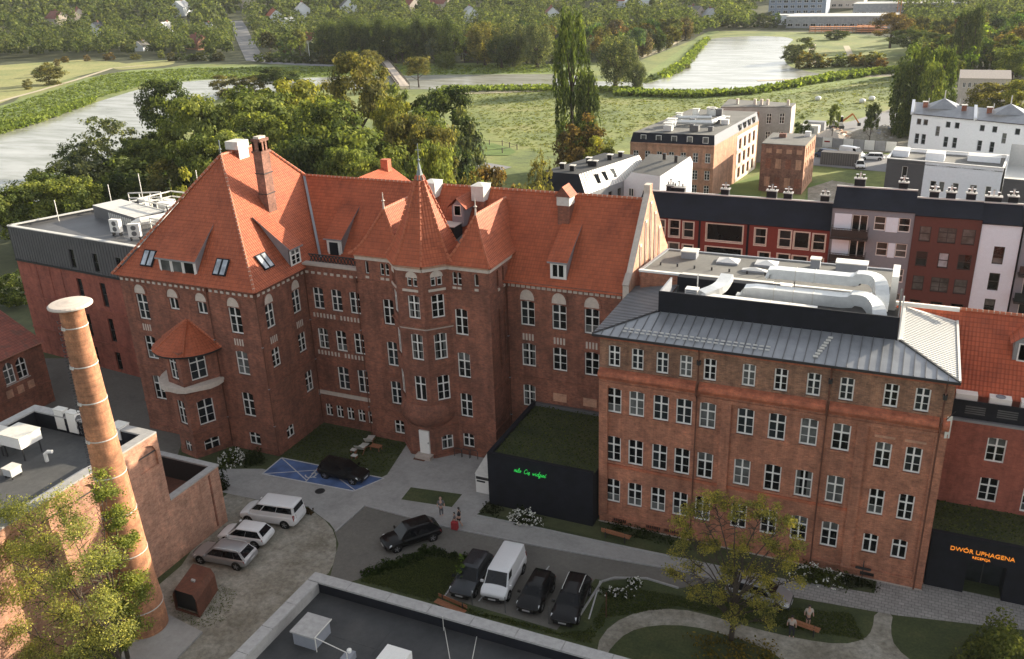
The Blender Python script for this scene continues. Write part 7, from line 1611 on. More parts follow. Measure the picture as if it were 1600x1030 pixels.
leafy_tree('locust_tree', 'bright yellow green locust tree in front of the workshop wall at the left', b, 9, lobes_px([(40, 800, 1.0, 1), (90, 790, 1.1, 1.5), (120, 830, 1.2, 1), (60, 850, 1.3, .3), (10, 860, 1.2, 0), (150, 870, 1.1, .5), (105, 900, 1.3, 0), (40, 920, 1.3, -.4), (165, 940, 1.2, -.3), (95, 960, 1.3, -.6), (20, 980, 1.2, -.8), (140, 1005, 1.3, -.8), (60, 1020, 1.2, -1.2), (185, 990, .9, -.4), (5, 800, .9, .8), (100, 1030, 1.2, -1.5)], b), 36000, .07, (.3, .31, .11), 3, 16, .11, .95)
b = (-41.3, 30.2, 0)
leafy_tree('chestnut_tree', 'darker green tree leaning against the chimney stack', b, 8, lobes_px([(165, 770, .7, .2), (180, 810, .8, .3), (195, 850, .8, .1), (175, 880, .9, -.3), (205, 910, .8, .1), (190, 950, .9, -.3), (225, 925, .6, .2), (215, 980, .7, -.3), (165, 930, .8, -.6), (180, 1010, .9, -.8), (155, 745, .4, .1)], b), 16000, .085, (.22, .25, .075), 8, 8, .12, .6)
b = tuple(float(v) for v in at(1142, 1000)[:2])+(0,)
leafy_tree('birch_tree', 'thin autumn tinted tree standing before the orange brick block', b, 9, lobes_px([(1090, 795, .9, .2), (1115, 780, .8, .6), (1150, 795, .9, .3), (1195, 795, .9, .2), (1228, 815, .8, 0), (1060, 815, .6, .1), (1245, 850, .6, .2), (1050, 895, .6, 0), (1245, 905, .5, 0), (1075, 840, .7, 0), (1110, 850, .8, .2), (1160, 855, .8, .5), (1210, 850, .8, .2), (1230, 870, .6, -.2), (1140, 890, .8, 0), (1185, 895, .9, .1), (1225, 885, .5, .2), (1080, 890, .6, .3), (1120, 930, .7, -.4), (1180, 940, .8, -.3), (1215, 945, .6, 0), (1150, 960, .7, -.7), (1200, 970, .5, -.5), (1060, 860, .5, .2), (1085, 925, .6, -.2)], b), 21000, .075, (.27, .25, .08), 12, 16, .15, .55)
def bush(label, loc, r, h, col, n=500, leaf=.16, flowers=0, seed=0, cat='shrub', name='shrub', asp=(1, 1)):
    rg = np.random.default_rng(seed+50); T = thing(name, label, cat, loc); d = rg.normal(size=(n, 3)); d /= np.linalg.norm(d, axis=1, keepdims=True); d[:, 2] = np.abs(d[:, 2])
    wob = 1+.25*np.sin(d[:, 0]*5+seed)+.2*np.cos(d[:, 1]*7+seed)
    P = d*np.array([r*asp[0], r*asp[1], h])*(rg.uniform(.55, 1.0, n)*wob)[:, None]; c = link('foliage', quads_mesh('foliage', P, d+rg.normal(size=(n, 3))*.6, leaf*rg.uniform(.6, 1.4, n), 'leaf', seed), T); c.color = (*col, 1)
    if flowers:
        d = rg.normal(size=(flowers, 3)); d /= np.linalg.norm(d, axis=1, keepdims=True); d[:, 2] = np.abs(d[:, 2]); k = rg.uniform(.8, 1.12, flowers)[:, None]; base = d*np.array([r*asp[0], r*asp[1], h])*k
        m_ = 5; P = np.repeat(base, m_, 0)+rg.normal(size=(flowers*m_, 3))*.05; link('flowers', quads_mesh('flowers', P, rg.normal(size=P.shape)+np.array([0, -.3, .8]), rg.uniform(.08, .16, len(P)), 'flower', seed, 1), T, kind='stuff')
    return T
def gp(px, py): return tuple(float(v) for v in at(px, py)[:2])+(0,)
bush('white flowering shrub at the foot of the left wing bay', gp(362, 722), 1.15, 1.2, (.05, .07, .02), 700, .16, 75, 1); bush('dark clipped shrub right of the flowering shrub at the left wing corner', gp(398, 722), 1.0, 1.0, (.025, .038, .014), 700, .15, 0, 2)
bush('white hydrangea in front of the black pavilion', gp(820, 815), 1.1, .95, (.025, .035, .012), 500, .14, 80, 3, asp=(1.2, .8)); bush('white hydrangea clump at the corner of the orange brick block', gp(1278, 905), 1.25, .9, (.06, .075, .02), 800, .14, 60, 4, asp=(1.4, .8))
bush('small white flowering rose bush on the lawn right of the parked cars', gp(992, 915), .55, .6, (.035, .05, .015), 220, .12, 26, 5); bush('sprawling white flowering plants at the parking edge', gp(962, 930), 1.0, .35, (.03, .042, .014), 260, .12, 22, 6, asp=(1.3, .6))
bush('dark dense conifer shrub at the end of the low yard wall', gp(349, 765), .5, 1.9, (.02, .03, .012), 500, .13, 0, 7); bush('round pale green shrub at the bottom right corner', gp(1560, 1040), 2.3, 2.6, (.11, .125, .04), 5200, .15, 0, 8)
bush('dark shrub bed behind the flowering clump at the brick block', gp(1335, 912), 1.0, .5, (.018, .024, .01), 420, .13, 0, 9, asp=(1.5, .7)); bush('low dark planting below the orange brick wall', gp(1000, 835), 1.6, .45, (.022, .034, .012), 600, .14, 0, 10, asp=(2, .6)); bush('low dark planting by the left end of the black pavilion', gp(770, 797), .9, .4, (.018, .022, .012), 300, .12, 0, 11)
bush('yellow brown round plant bed at the bottom right of the footpath', gp(1160, 1025), 1.6, .6, (.14, .11, .03), 900, .14, 0, 12, asp=(1.8, 1.0)); bush('sapling with pale leaves standing over the grey car bonnet', gp(722, 912), .5, 2.0, (.1, .16, .03), 180, .16, 0, 13)
for i in range(9): bush('low hedge plant lining the left side of the lawn by the drive', gp(575+i*13+random.uniform(-3, 3), 897-i*4+random.uniform(-3, 3)), random.uniform(.35, .6), random.uniform(.4, .8), (.03, .05, .015), 160, .14, 0, 20+i)['group'] = 'hedge plants along the drive'
for i in range(5): bush('low hedge plant along the kerb behind the parked cars', gp(660+i*16, 862+i*3), .4, random.uniform(.3, .6), (.03, .045, .015), 120, .14, 0, 40+i)['group'] = 'hedge plants behind the parked cars'
bush('dry weed bunch at the end of the white minibus', gp(483, 802), .35, .5, (.06, .04, .025), 140, .12, 0, 60)

# ================================================================== vehicles
def car(label, loc, rz, paint, L=4.3, Wd=1.8, H=1.48, hood=1.0, wind=.7, tail=.35, boot=.08, belt_=.88, van=False, windows=True, cat='car', group=None, name='parked_car', rails=False):
    """front towards local -Y; built from a lofted shell, glazed cabin, wheels and lamps"""
    T = thing(name, label, cat, loc, rz, group); hw = Wd/2; f = -L/2; r = L/2; wr = .33 if not van else .35; cl = .2
    yb = f+hood; yr0 = yb+wind; yre = r-boot; yr1 = yre-tail; nose = .66 if not van else .85; hoodz = .84 if not van else 1.05; 
    st = [(f, .55, nose-.12, .8), (f+.1, .38, nose, .93), (f+.4, .26, nose+.1, .99), (yb-.25, cl, hoodz-.03, 1), (yb, cl, hoodz+.02, 1), (yr0, cl, belt_, 1), ((yr0+yr1)/2, cl, belt_+.02, 1), (yr1, cl, belt_+.04, 1), (r-.3, .26, belt_+.05, .985), (r-.08, .36, belt_-.02, .95), (r, .5, belt_-.2, .86)]
    q = MB(); rings = []
    for y, zb, zt, k in st:
        w = hw*k; zm = zb+(zt-zb)*.45; rings.append([(0, y, zb), (-w*.86, y, zb), (-w*.98, y, zb+.12), (-w, y, zm), (-w*.985, y, zt-.12), (-w*.9, y, zt-.015), (-w*.5, y, zt+.03), (0, y, zt+.045)])
    pts = [rg_+[(-x, y, z) for x, y, z in rg_[-2:0:-1]] for rg_ in rings]; n = len(pts[0])
    for a, b in zip(pts[:-1], pts[1:]):
        for i in range(n): q.poly([a[i], b[i], b[(i+1) % n], a[(i+1) % n]][::-1], paint)
    q.poly(pts[0], paint); q.poly(pts[-1][::-1], paint)
    body = q.mesh('body', True)
    # weld so that shading runs smoothly over the shell
    bm = bmesh.new(); bm.from_mesh(body); bmesh.ops.remove_doubles(bm, verts=bm.verts, dist=.001); bmesh.ops.recalc_face_normals(bm, faces=bm.faces); bm.to_mesh(body); bm.free()
    BO = link('body', body, T); md = BO.modifiers.new('smooth', 'SUBSURF'); md.levels = 1; md.render_levels = 2
    wb, wt = hw*.91, hw*.69 if not van else hw*.8; zr = H-.05; lo = [(-wb, yb+.02), (wb, yb+.02), (wb, yre), (-wb, yre)]; hi = [(-wt, yr0), (wt, yr0), (wt, yr1), (-wt, yr1)]
    zl = belt_-.04
    def side(i, j, a=0.0, b=1.0, z0=0.0, z1=1.0, push=.0):
        p0, p1, p2, p3 = Vector((*lo[i], zl)), Vector((*lo[j], zl)), Vector((*hi[j], zr)), Vector((*hi[i], zr)); g_ = lambda u, v: p0.lerp(p1, u).lerp(p3.lerp(p2, u), v); nn = (p1-p0).cross(p3-p0).normalized()
        return [g_(a, z0)+nn*push, g_(b, z0)+nn*push, g_(b, z1)+nn*push, g_(a, z1)+nn*push]
    cab = MB()
    for i in range(4): cab.poly(side(i, (i+1) % 4), paint)
    CB = cab.build('cabin', T)
    bm = bmesh.new(); bm.from_mesh(CB.data); bmesh.ops.remove_doubles(bm, verts=bm.verts, dist=.001); bmesh.ops.bevel(bm, geom=[e for e in bm.edges if not e.is_boundary], offset=.07, segments=2, affect='EDGES'); bm.to_mesh(CB.data); bm.free()
    q = MB(); q.poly(side(0, 1, .05, .95, .03, .95, .012), 'car_glass'); q.build('windscreen', T); q = MB(); q.poly(side(2, 3, .08, .92, .25 if not van else .45, .9, .012), 'car_glass')
    if windows or not van: q.build('rear_window', T)
    for i, j in ((1, 2), (3, 0)):
        segs = [(.08, .36), (.39, .62), (.65, .9)] if windows else [(.03, .2)]
        if not van: segs = [(.05, .43), (.436, .74), (.746, .96)] if L > 4.4 else [(.05, .48), (.487, .95)]
        if van and windows: segs = [(.0, .2), (.225, .56), (.57, .95)]
        for a, b in segs:
            if i == 3: a, b = 1-b, 1-a
            q = MB(); q.poly(side(i, j, a, b, .1 if not van else .38, .9, .012), 'car_glass'); q.build('side_window', T)
    q = MB(); m_ = 8; top = []
    for y, k, dz in ((yr0-.03, 1.0, 0), (yr0+.25, 1.02, .045), ((yr0+yr1)/2, 1.02, .07), (yr1-.2, 1.0, .045), (yr1+.04, .98, -.005)):
        top.append([(wt*k*(-1+2*i/m_), y, zr+dz*(1-(abs(-1+2*i/m_))**3)+(0 if 0 < i < m_ else -.02)) for i in range(m_+1)])
    for a, b in zip(top[:-1], top[1:]):
        for i in range(m_): q.poly([a[i], a[i+1], b[i+1], b[i]], paint)
    q.build('roof', T, smooth=True)
    if rails:
        for s in (-1, 1): q = MB(); q.tube([(s*wt*.93, yr0+.15, zr+.02), (s*wt*.93, yr0+.3, zr+.09), (s*wt*.93, yr1-.3, zr+.09), (s*wt*.93, yr1-.1, zr+.02)], .025, 'steel', 6); q.build('roof_rail', T)
    tm, rm = WIN.get(('tyre', wr)), WIN.get(('rim', wr))
    if not tm:
        q = MB(); prof = [(wr-.11, -.1), (wr-.02, -.11), (wr, -.08), (wr, .08), (wr-.02, .11), (wr-.11, .1)]; k = 22
        for (r0_, x0), (r1_, x1) in zip(prof[:-1], prof[1:]):
            for t in range(k):
                a0, a1 = 6.2832*t/k, 6.2832*(t+1)/k; q.poly([(x0, r0_*math.cos(a0), r0_*math.sin(a0)), (x0, r0_*math.cos(a1), r0_*math.sin(a1)), (x1, r1_*math.cos(a1), r1_*math.sin(a1)), (x1, r1_*math.cos(a0), r1_*math.sin(a0))], 'rubber')
        tm = WIN[('tyre', wr)] = q.mesh('tyre', True); q = MB()
        for s in (-.085, .085): q.tube([(s-.005, 0, 0), (s+.005, 0, 0)], wr-.1, 'dark', 18)
        for t in range(5): a = t*1.2566; q.obox((-.098, -.03, 0), (.196, 0, 0), (0, .06*math.cos(a), .06*math.sin(a)), (0, -(wr-.1)*math.sin(a), (wr-.1)*math.cos(a)), 'rim')
        rm = WIN[('rim', wr)] = q.mesh('rim')
    for y in (f+.82, r-.85 if not van else r-1.0):
        q = MB()
        for s in (-1, 1): q.tube([(s*(hw-.16), y, wr+.01), (s*(hw+.006), y, wr+.01)], wr+.055, 'rubber', 20)
        q.build('wheel_arch', T)
        for s in (-1, 1): w_ = link('wheel', tm, T, (s*(hw-.08), y, wr)); link('rim', rm, w_)
    for s in (-1, 1):
        q = MB(); q.obox((s*hw*.48, f+.0, nose-.16), (s*hw*.46, .2, 0), (0, .16, .06), (0, .12, .17), 'lamp'); q.build('headlight', T)
        q = MB(); q.obox((s*hw*.62, r-.09, belt_-.28), (s*hw*.33, -.1, 0), (0, .06, 0), (0, -.06, .22 if not van else .5), 'tail'); q.build('taillight', T)
        q = MB(); q.box(s*(hw-.03), yb+.12, belt_-.02, s*(hw+.17), yb+.24, belt_+.13, paint); q.build('mirror', T)
    q = MB(); q.box(-hw*.55, f-.012, .45, hw*.55, f+.03, .62, 'dark'); q.box(-hw*.7, f+.03, .24, hw*.7, f+.16, .36, 'dark'); q.build('grille', T)
    q = MB(); q.box(-.26, f-.03, .4, .26, f-.01, .51, 'plate'); q.build('number_plate', T); q = MB(); q.box(-.26, r+.002, .62, .26, r+.02, .73, 'plate'); q.build('number_plate', T)
    return T
def face(px0, py0, px1, py1):
    """heading of a car whose front is at the first and rear at the second surveyed point"""
    a, b = at(px0, py0), at(px1, py1); d = b-a; return math.atan2(-d[0], d[1])
def carpx(cx, cy, fx, fy, rx, ry, *a, **k): car(a[0], gp(cx, cy), face(fx, fy, rx, ry), *a[1:], **k)
row = face(870, 985, 905, 905)
carpx(738, 908, 720, 935, 765, 865, 'dark grey car leftmost in the row of parked cars, with leaves over its bonnet', 'car_grey', L=4.5, H=1.5, hood=1.15, wind=.8, tail=.5)
carpx(788, 911, 770, 940, 812, 865, 'white delivery van in the row of parked cars', 'car_white', L=4.8, Wd=1.9, H=1.88, hood=.72, wind=.62, tail=.1, boot=.06, belt_=1.05, van=True, windows=False, cat='van', name='delivery_van')
carpx(838, 935, 826, 955, 862, 892, 'small black car between the white delivery van and the black estate', 'car_black', L=3.8, Wd=1.7, H=1.36, hood=.95, wind=.6, tail=.35)
carpx(893, 947, 880, 978, 910, 905, 'black estate car with silver roof rails at the right end of the row', 'car_black', L=4.6, Wd=1.82, H=1.45, hood=1.2, wind=.75, tail=.45, rails=True)
carpx(643, 845, 607, 858, 680, 835, 'black car driving along the dark drive behind the lawn', 'car_black', L=4.5, Wd=1.85, H=1.55, hood=1.15, wind=.7, tail=.75, name='driving_car')
carpx(538, 745, 572, 752, 505, 737, 'black car parked on the blue disabled bay', 'car_black', L=4.4, H=1.5, hood=1.1)
carpx(428, 812, 385, 806, 468, 818, 'white minibus parked by the low brick wall', 'car_white', L=5.0, Wd=1.93, H=1.95, hood=.8, wind=1.05, tail=.15, boot=.06, belt_=1.02, van=True, windows=True, cat='minibus', name='minibus')
carpx(386, 844, 353, 838, 420, 848, 'white hatchback between the minibus and the silver estate', 'car_white', L=4.1, Wd=1.77, H=1.45, hood=.9, wind=.8, tail=.5)
carpx(353, 875, 315, 866, 393, 880, 'silver estate car parked nearest the rusty container', 'car_silver', L=4.7, Wd=1.82, H=1.46, hood=1.15, wind=.75, tail=.55, rails=True)
carpx(1185, 935, 1230, 950, 1140, 925, 'silver car half hidden under the thin autumn tree', 'car_silver', L=4.3, H=1.48, hood=1.0)
carpx(1362, 250, 1330, 249, 1386, 251, 'white car on the street behind the townhouse roofs', 'car_white', L=4.6, H=1.5, hood=1.0); carpx(1343, 262, 1345, 268, 1342, 259, 'white car parked on grass behind the row of houses', 'car_white', L=4.2, H=1.5, hood=1.0)
carpx(1330, 245, 1337, 247, 1318, 244, 'white van behind the dark container on the street', 'car_white', L=5.2, Wd=2, H=2.1, hood=.7, wind=.6, tail=.1, belt_=1.05, van=True, windows=False, cat='van', name='delivery_van')
carpx(1290, 247, 1282, 246, 1300, 249, 'blue van at the left end of the dark container', 'car_blue', L=4.8, Wd=1.9, H=1.9, hood=.7, wind=.6, tail=.1, belt_=1.0, van=True, windows=False, cat='van', name='delivery_van')
T = thing('dark_container', 'long dark box container standing on the grass beside the street', 'container', gp(1312, 258), -.1); MB().box(-3.6, -1.2, 0, 3.6, 1.2, 2.6, 'dkgrey_render').build('box', T)
q = MB(); [q.box(-3.55+k*.45, -1.24, .1, -3.35+k*.45, -1.2, 2.5, 'mansard') for k in range(16)]; q.build('ribs', T)

# ================================================================== things of the yard
def rusty():
    loc = gp(300, 935); T = thing('rusty_container', 'rust brown hooded container with open dark front beside the chimney stack', 'container', loc); a, b, c = Vector(at(275, 953)), Vector(at(312, 965)), Vector(at(340, 922))
    u = (b-a).normalized(); v = (c-b).normalized(); w, l = (b-a).length, (c-b).length; a = a-Vector(loc); q = MB(); hh = 1.75
    sec = [(0, 0), (0, hh*.75), (.25, hh), (w-.25, hh), (w, hh*.75), (w+.05, 0)]; l = max(l, 2.6)
    for (x0, z0), (x1, z1) in zip(sec[:-1], sec[1:]):
        q.poly([a+u*x0+Vector((0, 0, z0)), a+u*x0+v*l+Vector((0, 0, z0)), a+u*x1+v*l+Vector((0, 0, z1)), a+u*x1+Vector((0, 0, z1))], 'rust')
    q.poly([a+u*x+v*l+Vector((0, 0, z)) for x, z in sec], 'rust'); q.poly([a+u*x+v*l*.12+Vector((0, 0, z)) for x, z in sec], 'dark'); q.obox(a+u*w*.5+v*l*.4+Vector((0, 0, hh)), u*.3, v*.2, Vector((0, 0, .12)), 'coping'); q.build('shell', T)  # dark sheet across the mouth stands in for the shade inside
    q = MB(); q.obox(a-v*.02, u*w, v*.12, Vector((0, 0, .15)), 'rust'); q.obox(a+u*(w-.1)-v*.02, u*.12, v*.14, Vector((0, 0, hh*.75)), 'rust'); q.obox(a-v*.02, u*.12, v*.14, Vector((0, 0, hh*.75)), 'rust'); q.build('frame', T)
rusty()
def bench(label, px, py, rz, L=1.8, m='timber'):
    T = thing('bench', label, 'bench', gp(px, py), rz)
    for k in range(4): MB().box(-L/2, -.25+k*.125, .43, L/2, -.15+k*.125, .47, m).build('seat_slat', T)
    for k in range(2): MB().box(-L/2, .27, .58+k*.15, L/2, .31, .68+k*.15, m).build('back_slat', T)
    for s in (-.7, .7): q = MB(); q.box(s*L/2-.04, -.22, 0, s*L/2+.04, -.16, .43, 'dark'); q.box(s*L/2-.04, .24, 0, s*L/2+.04, .3, .85, 'dark'); q.build('leg', T)
bench('orange timber bench under the brick block windows', 963, 842, R(175), 2.2); bench('orange timber bench behind the near parapet below the grey car', 704, 956, R(-10), 2.4); bench('orange timber bench with a person beside the curved footpath', 1256, 986, R(170), 1.9)
def lounger(label, px, py, rz):
    T = thing('deck_chair', label, 'deck chair', gp(px, py), rz); q = MB(); pr = [(-.95, .2), (-.5, .25), (-.1, .38), (.35, .3), (.95, .95)]
    for (y0, z0), (y1, z1) in zip(pr[:-1], pr[1:]): q.obox((-.32, y0, z0), (.64, 0, 0), (0, y1-y0, z1-z0), (0, 0, .05), 'offwhite')
    q.build('sling', T)
    for s in (-.34, .34): q = MB(); q.bar((s, -.9, .0), (s, .6, .55), .05, 'timber'); q.bar((s, .8, .0), (s, -.1, .4), .05, 'timber'); q.build('frame', T)
lounger('cream deck chair further back on the dark lawn', 578, 692, R(200)); lounger('cream deck chair nearer the path on the dark lawn', 566, 704, R(190))
T = thing('garden_table', 'low timber table beside the deck chairs', 'table', gp(588, 703)); MB().box(-.5, -.3, .38, .5, .3, .43, 'timber').build('tabletop', T)
for s in (-.42, .42):
    for t in (-.24, .24): MB().box(s-.03, t-.03, 0, s+.03, t+.03, .38, 'timber').build('leg', T)
for i, (px, py) in enumerate(((553, 707), (554, 716))): T = thing('footstool', ('pale footstool left of the deck chairs, further one', 'pale footstool left of the deck chairs, nearer one')[i], 'stool', gp(px, py)); MB().box(-.25, -.2, .25, .25, .2, .32, 'offwhite').build('seat', T); [MB().box(s-.03, -.18, 0, s+.03, .18, .25, 'timber').build('leg', T) for s in (-.2, .2)]
for i, px in enumerate((716, 728, 741)):
    T = thing('bicycle_stand', ('left', 'middle', 'right')[i]+' black bicycle hoop on the paving by the tower', 'bicycle stand', gp(px, 714+i*1.5)); q = MB(); q.tube([(-.35, 0, 0), (-.35, 0, .75), (-.25, 0, .85), (.25, 0, .85), (.35, 0, .75), (.35, 0, 0)], .03, 'dark', 6); q.build('hoop', T)
T = thing('manhole_cover', 'square rusty grate set in the pale paving before the white door', 'grate', gp(657, 717)); MB().box(-.55, -.35, .03, .55, .35, .05, 'rust').build('grate', T); T = thing('manhole_cover', 'round dark manhole cover on the concrete path near the blue bay', 'manhole cover', gp(500, 768)); MB().lathe((0, 0, .03), [(.42, 0), (.42, .018), (0, .018)], 'dark', 20).build('lid', T)
T = thing('utility_box', 'small white utility box at the left foot of the brick block', 'box', gp(926, 812)); MB().box(-.15, -.12, 0, .15, .12, .75, 'white').build('casing', T)
T = thing('park_sign', 'thin dark post with a small board before the brick block flower bed', 'sign', gp(1346, 907)); MB().box(-.03, -.03, 0, .03, .03, 1.6, 'dark').build('post', T); MB().box(-.5, -.04, .9, .5, -.0, 1.1, 'dark').build('board', T)
for i, (px, py, hh, lab) in enumerate(((738, 946, 1.2, 'thin parking post in front of the grey car'), (790, 958, 1.3, 'thin parking post right of the white van'), (858, 975, 1.4, 'thin parking post between the black cars'), (947, 965, 2.0, 'dark post standing on the lawn right of the cars'))): T = thing('parking_post', lab, 'post', gp(px, py)); MB().tube([(0, 0, 0), (0, 0, hh)], .035, 'mansard' if i < 3 else 'rust', 6).build('post', T)
def meadow_bits():
    P = [at(x, y) for x, y in ((700, 232), (722, 240), (755, 242), (785, 240), (808, 234), (785, 228), (745, 226))]; T = thing('post_fence', 'low dark post and rail fence round the bright lawn', 'fence', tuple(P[0][:2])+(0,)); o = Vector(T.location)
    for a, b in zip(P[:-1], P[1:]):
        a, b = Vector(a)-o, Vector(b)-o; n = max(1, int((b-a).length/3)); 
        for k in range(n): p = a.lerp(b, k/n); MB().box(p.x-.08, p.y-.08, 0, p.x+.08, p.y+.08, 1.25, 'bark').build('post', T)
        MB().bar(a+Vector((0, 0, 1.0)), b+Vector((0, 0, 1.0)), .07, 'bark').build('rail', T)
    for i, (px, py, lab) in enumerate(((743, 228, 'white globe lamp on the edge of the fenced lawn'), (806, 234, 'white globe lamp where the meadow path meets the lawn'), (670, 98, 'lamp post at the far river bank'), (602, 98, 'tall lamp post at the head of the footbridge'), (485, 100, 'white lamp post on the far bank by the straight road'))):
        c = on_ground(px, py); T = thing('lamp_post', lab, 'lamp', c); hh = 4.0 if i < 2 else 9; MB().tube([(0, 0, 0), (0, 0, hh)], .07 if i < 2 else .13, 'steel', 6).build('pole', T); MB().lathe((0, 0, hh), [(0, -.1), (.28, .05), (.28, .3), (0, .45)], 'white', 8).build('lamp_head', T)
    c = at(723, 229); T = thing('lawn_table', 'white table block on the bright fenced lawn', 'table', (c[0], c[1], 0)); MB().box(-1.1, -.6, .6, 1.1, .6, .75, 'white').build('tabletop', T); MB().box(-1, -.5, 0, 1, .5, .6, 'offwhite').build('base', T)
    a, b = at(632, 140), at(600, 98); a[2] = b[2] = 1.0; T = thing('footbridge', 'grey timber footbridge crossing the river', 'bridge', (a[0], a[1], 0)); o = Vector((a[0], a[1], 0)); a, b = Vector(a)-o, Vector(b)-o
    n = 60; d = (b-a)/n; s = Vector((-d.y, d.x, 0)).normalized()
    q = MB()
    for k in range(n): q.obox(a+d*k-s*1.8, s*3.6, d*.9, Vector((0, 0, .15)), 'plaster')
    q.build('deck', T)
    for sd_ in (-1.8, 1.8): 
        q = MB(); q.bar(a+s*sd_+Vector((0, 0, 1.2)), b+s*sd_+Vector((0, 0, 1.2)), .14, 'bark'); q.bar(a+s*sd_+Vector((0, 0, .7)), b+s*sd_+Vector((0, 0, .7)), .08, 'bark')
        for k in range(0, n, 3): p = a+d*k+s*sd_; q.bar(p+Vector((0, 0, -1.5)), p+Vector((0, 0, 1.25)), .15, 'bark')
        q.build('railing', T)
    # hoarding, rubble and machine of the building yard
    a, b = Vector(at(1268, 229)), Vector(at(1400, 238)); T = thing('hoarding', 'grey panelled hoarding with a white notice along the street', 'fence', a); d = (b-a)/8
    for k in range(8): q = MB(); q.obox(d*k, d*.96, Vector((0, .1, 0)), Vector((0, 0, 2.1)), 'steel' if k % 2 else 'zinc'); q.build('panel', T)
    for k in range(9): q = MB(); q.obox(d*k-Vector((.05, .05, 0)), Vector((.1, 0, 0)), Vector((0, .1, 0)), Vector((0, 0, 2.25)), 'mansard'); q.build('post', T)
    q = MB(); q.obox(d*1.05+Vector((0, -.06, .7)), d*.85, Vector((0, .04, 0)), Vector((0, 0, 1.2)), 'white'); N_ = q.build('notice', T); q = MB(); q.obox(d*1.2+Vector((0, -.075, 1.15)), d*.55, Vector((0, .01, 0)), Vector((0, 0, .3)), 'tail'); q.build('notice_print', N_)
    rg = random.Random(4)
    for px, py, w, lab in ((1300, 215, 7, 'brown heap of rubble and timber left on the building yard'), (1355, 214, 8, 'grey heap of gravel at the middle of the building yard'), (1378, 210, 6, 'dark heap of earth at the right of the building yard')):
        c = at(px, py); T = thing('rubble_heap', lab, 'heap', (c[0], c[1], 0)); q = MB()
        q.lathe((0, 0, 0), [(w*.6, 0), (w*.42, .9), (w*.2, 1.7), (0, 2.0)], 'gravel' if w != 7 else 'plaster', 12); q.build('mound', T)
        q = MB()
        for k in range(90): x, y = rg.gauss(0, w*.28), rg.gauss(0, w*.2); z = max(0, 2-math.hypot(x, y)*3.2/w); s_ = rg.uniform(.12, .5); q.obox((x, y, z), Vector((s_*rg.uniform(.6, 2.5), rg.uniform(-.3, .3), rg.uniform(-.2, .3))), Vector((rg.uniform(-.2, .2), s_, 0)), Vector((0, .05, s_*.6)), rg.choice(('plaster', 'brick_pale', 'offwhite', 'concrete')) if w == 7 else rg.choice(('concrete', 'coping', 'grey_render')))
        o = q.build('debris', T); o['kind'] = 'stuff'
    c = at(1307, 201); T = thing('excavator', 'pale excavator parked behind the rubble on the building yard', 'excavator', (c[0], c[1], 0), .2); MB().box(-1.6, -1.2, 0, 1.6, -.7, .8, 'dark').box(-1.6, .7, 0, 1.6, 1.2, .8, 'dark').build('track', T); MB().box(-1.5, -1.1, .8, 1.2, 1.1, 1.7, 'offwhite').build('body', T); MB().box(.1, -1.0, 1.7, 1.2, .1, 2.9, 'car_glass').box(.05, -1.05, 2.9, 1.25, .15, 3.0, 'offwhite').build('cab', T); q = MB(); q.bar((1.2, .5, 1.6), (3.4, .5, 3.4), .4, 'orange'); q.bar((3.4, .5, 3.4), (5.0, .5, 1.2), .3, 'orange'); q.box(4.7, .1, .6, 5.4, .9, 1.3, 'dark'); q.build('arm', T)
    for i, (px, py) in enumerate(((1262, 213), (1272, 207))): c = at(px, py); T = thing('site_cabin', ('pale site cabin next to the bush by the grey tenement', 'grey site cabin left of the excavator')[i], 'cabin', (c[0], c[1], 0), -.1); MB().box(-2.4, -1.2, .1, 2.4, 1.2, 2.6, ('offwhite', 'grey_render')[i]).build('box', T); window(T, (-1.5, -1.2, 1.1), X, 1.1, .9, 'double', 'glass_c', -.03); MB().box(.6, -1.24, .1, 1.5, -1.2, 2.1, 'zinc').build('door', T)
    for i, (px, py) in enumerate(((1362, 157), (1347, 161), (1278, 157))): c = at(px, py); T = thing('white_bale', ('white wrapped bale rightmost on the green bank', 'white wrapped bale in the middle of the green bank', 'white wrapped bale leftmost on the green bank')[i], 'bale', (c[0], c[1], 0)); q = MB(); q.lathe((0, 0, 0), [(.3, 0), (.75, .15), (.85, .6), (.7, 1.05), (.2, 1.2), (0, 1.2)], 'white', 10); q.build('wrap', T, smooth=True)
meadow_bits()

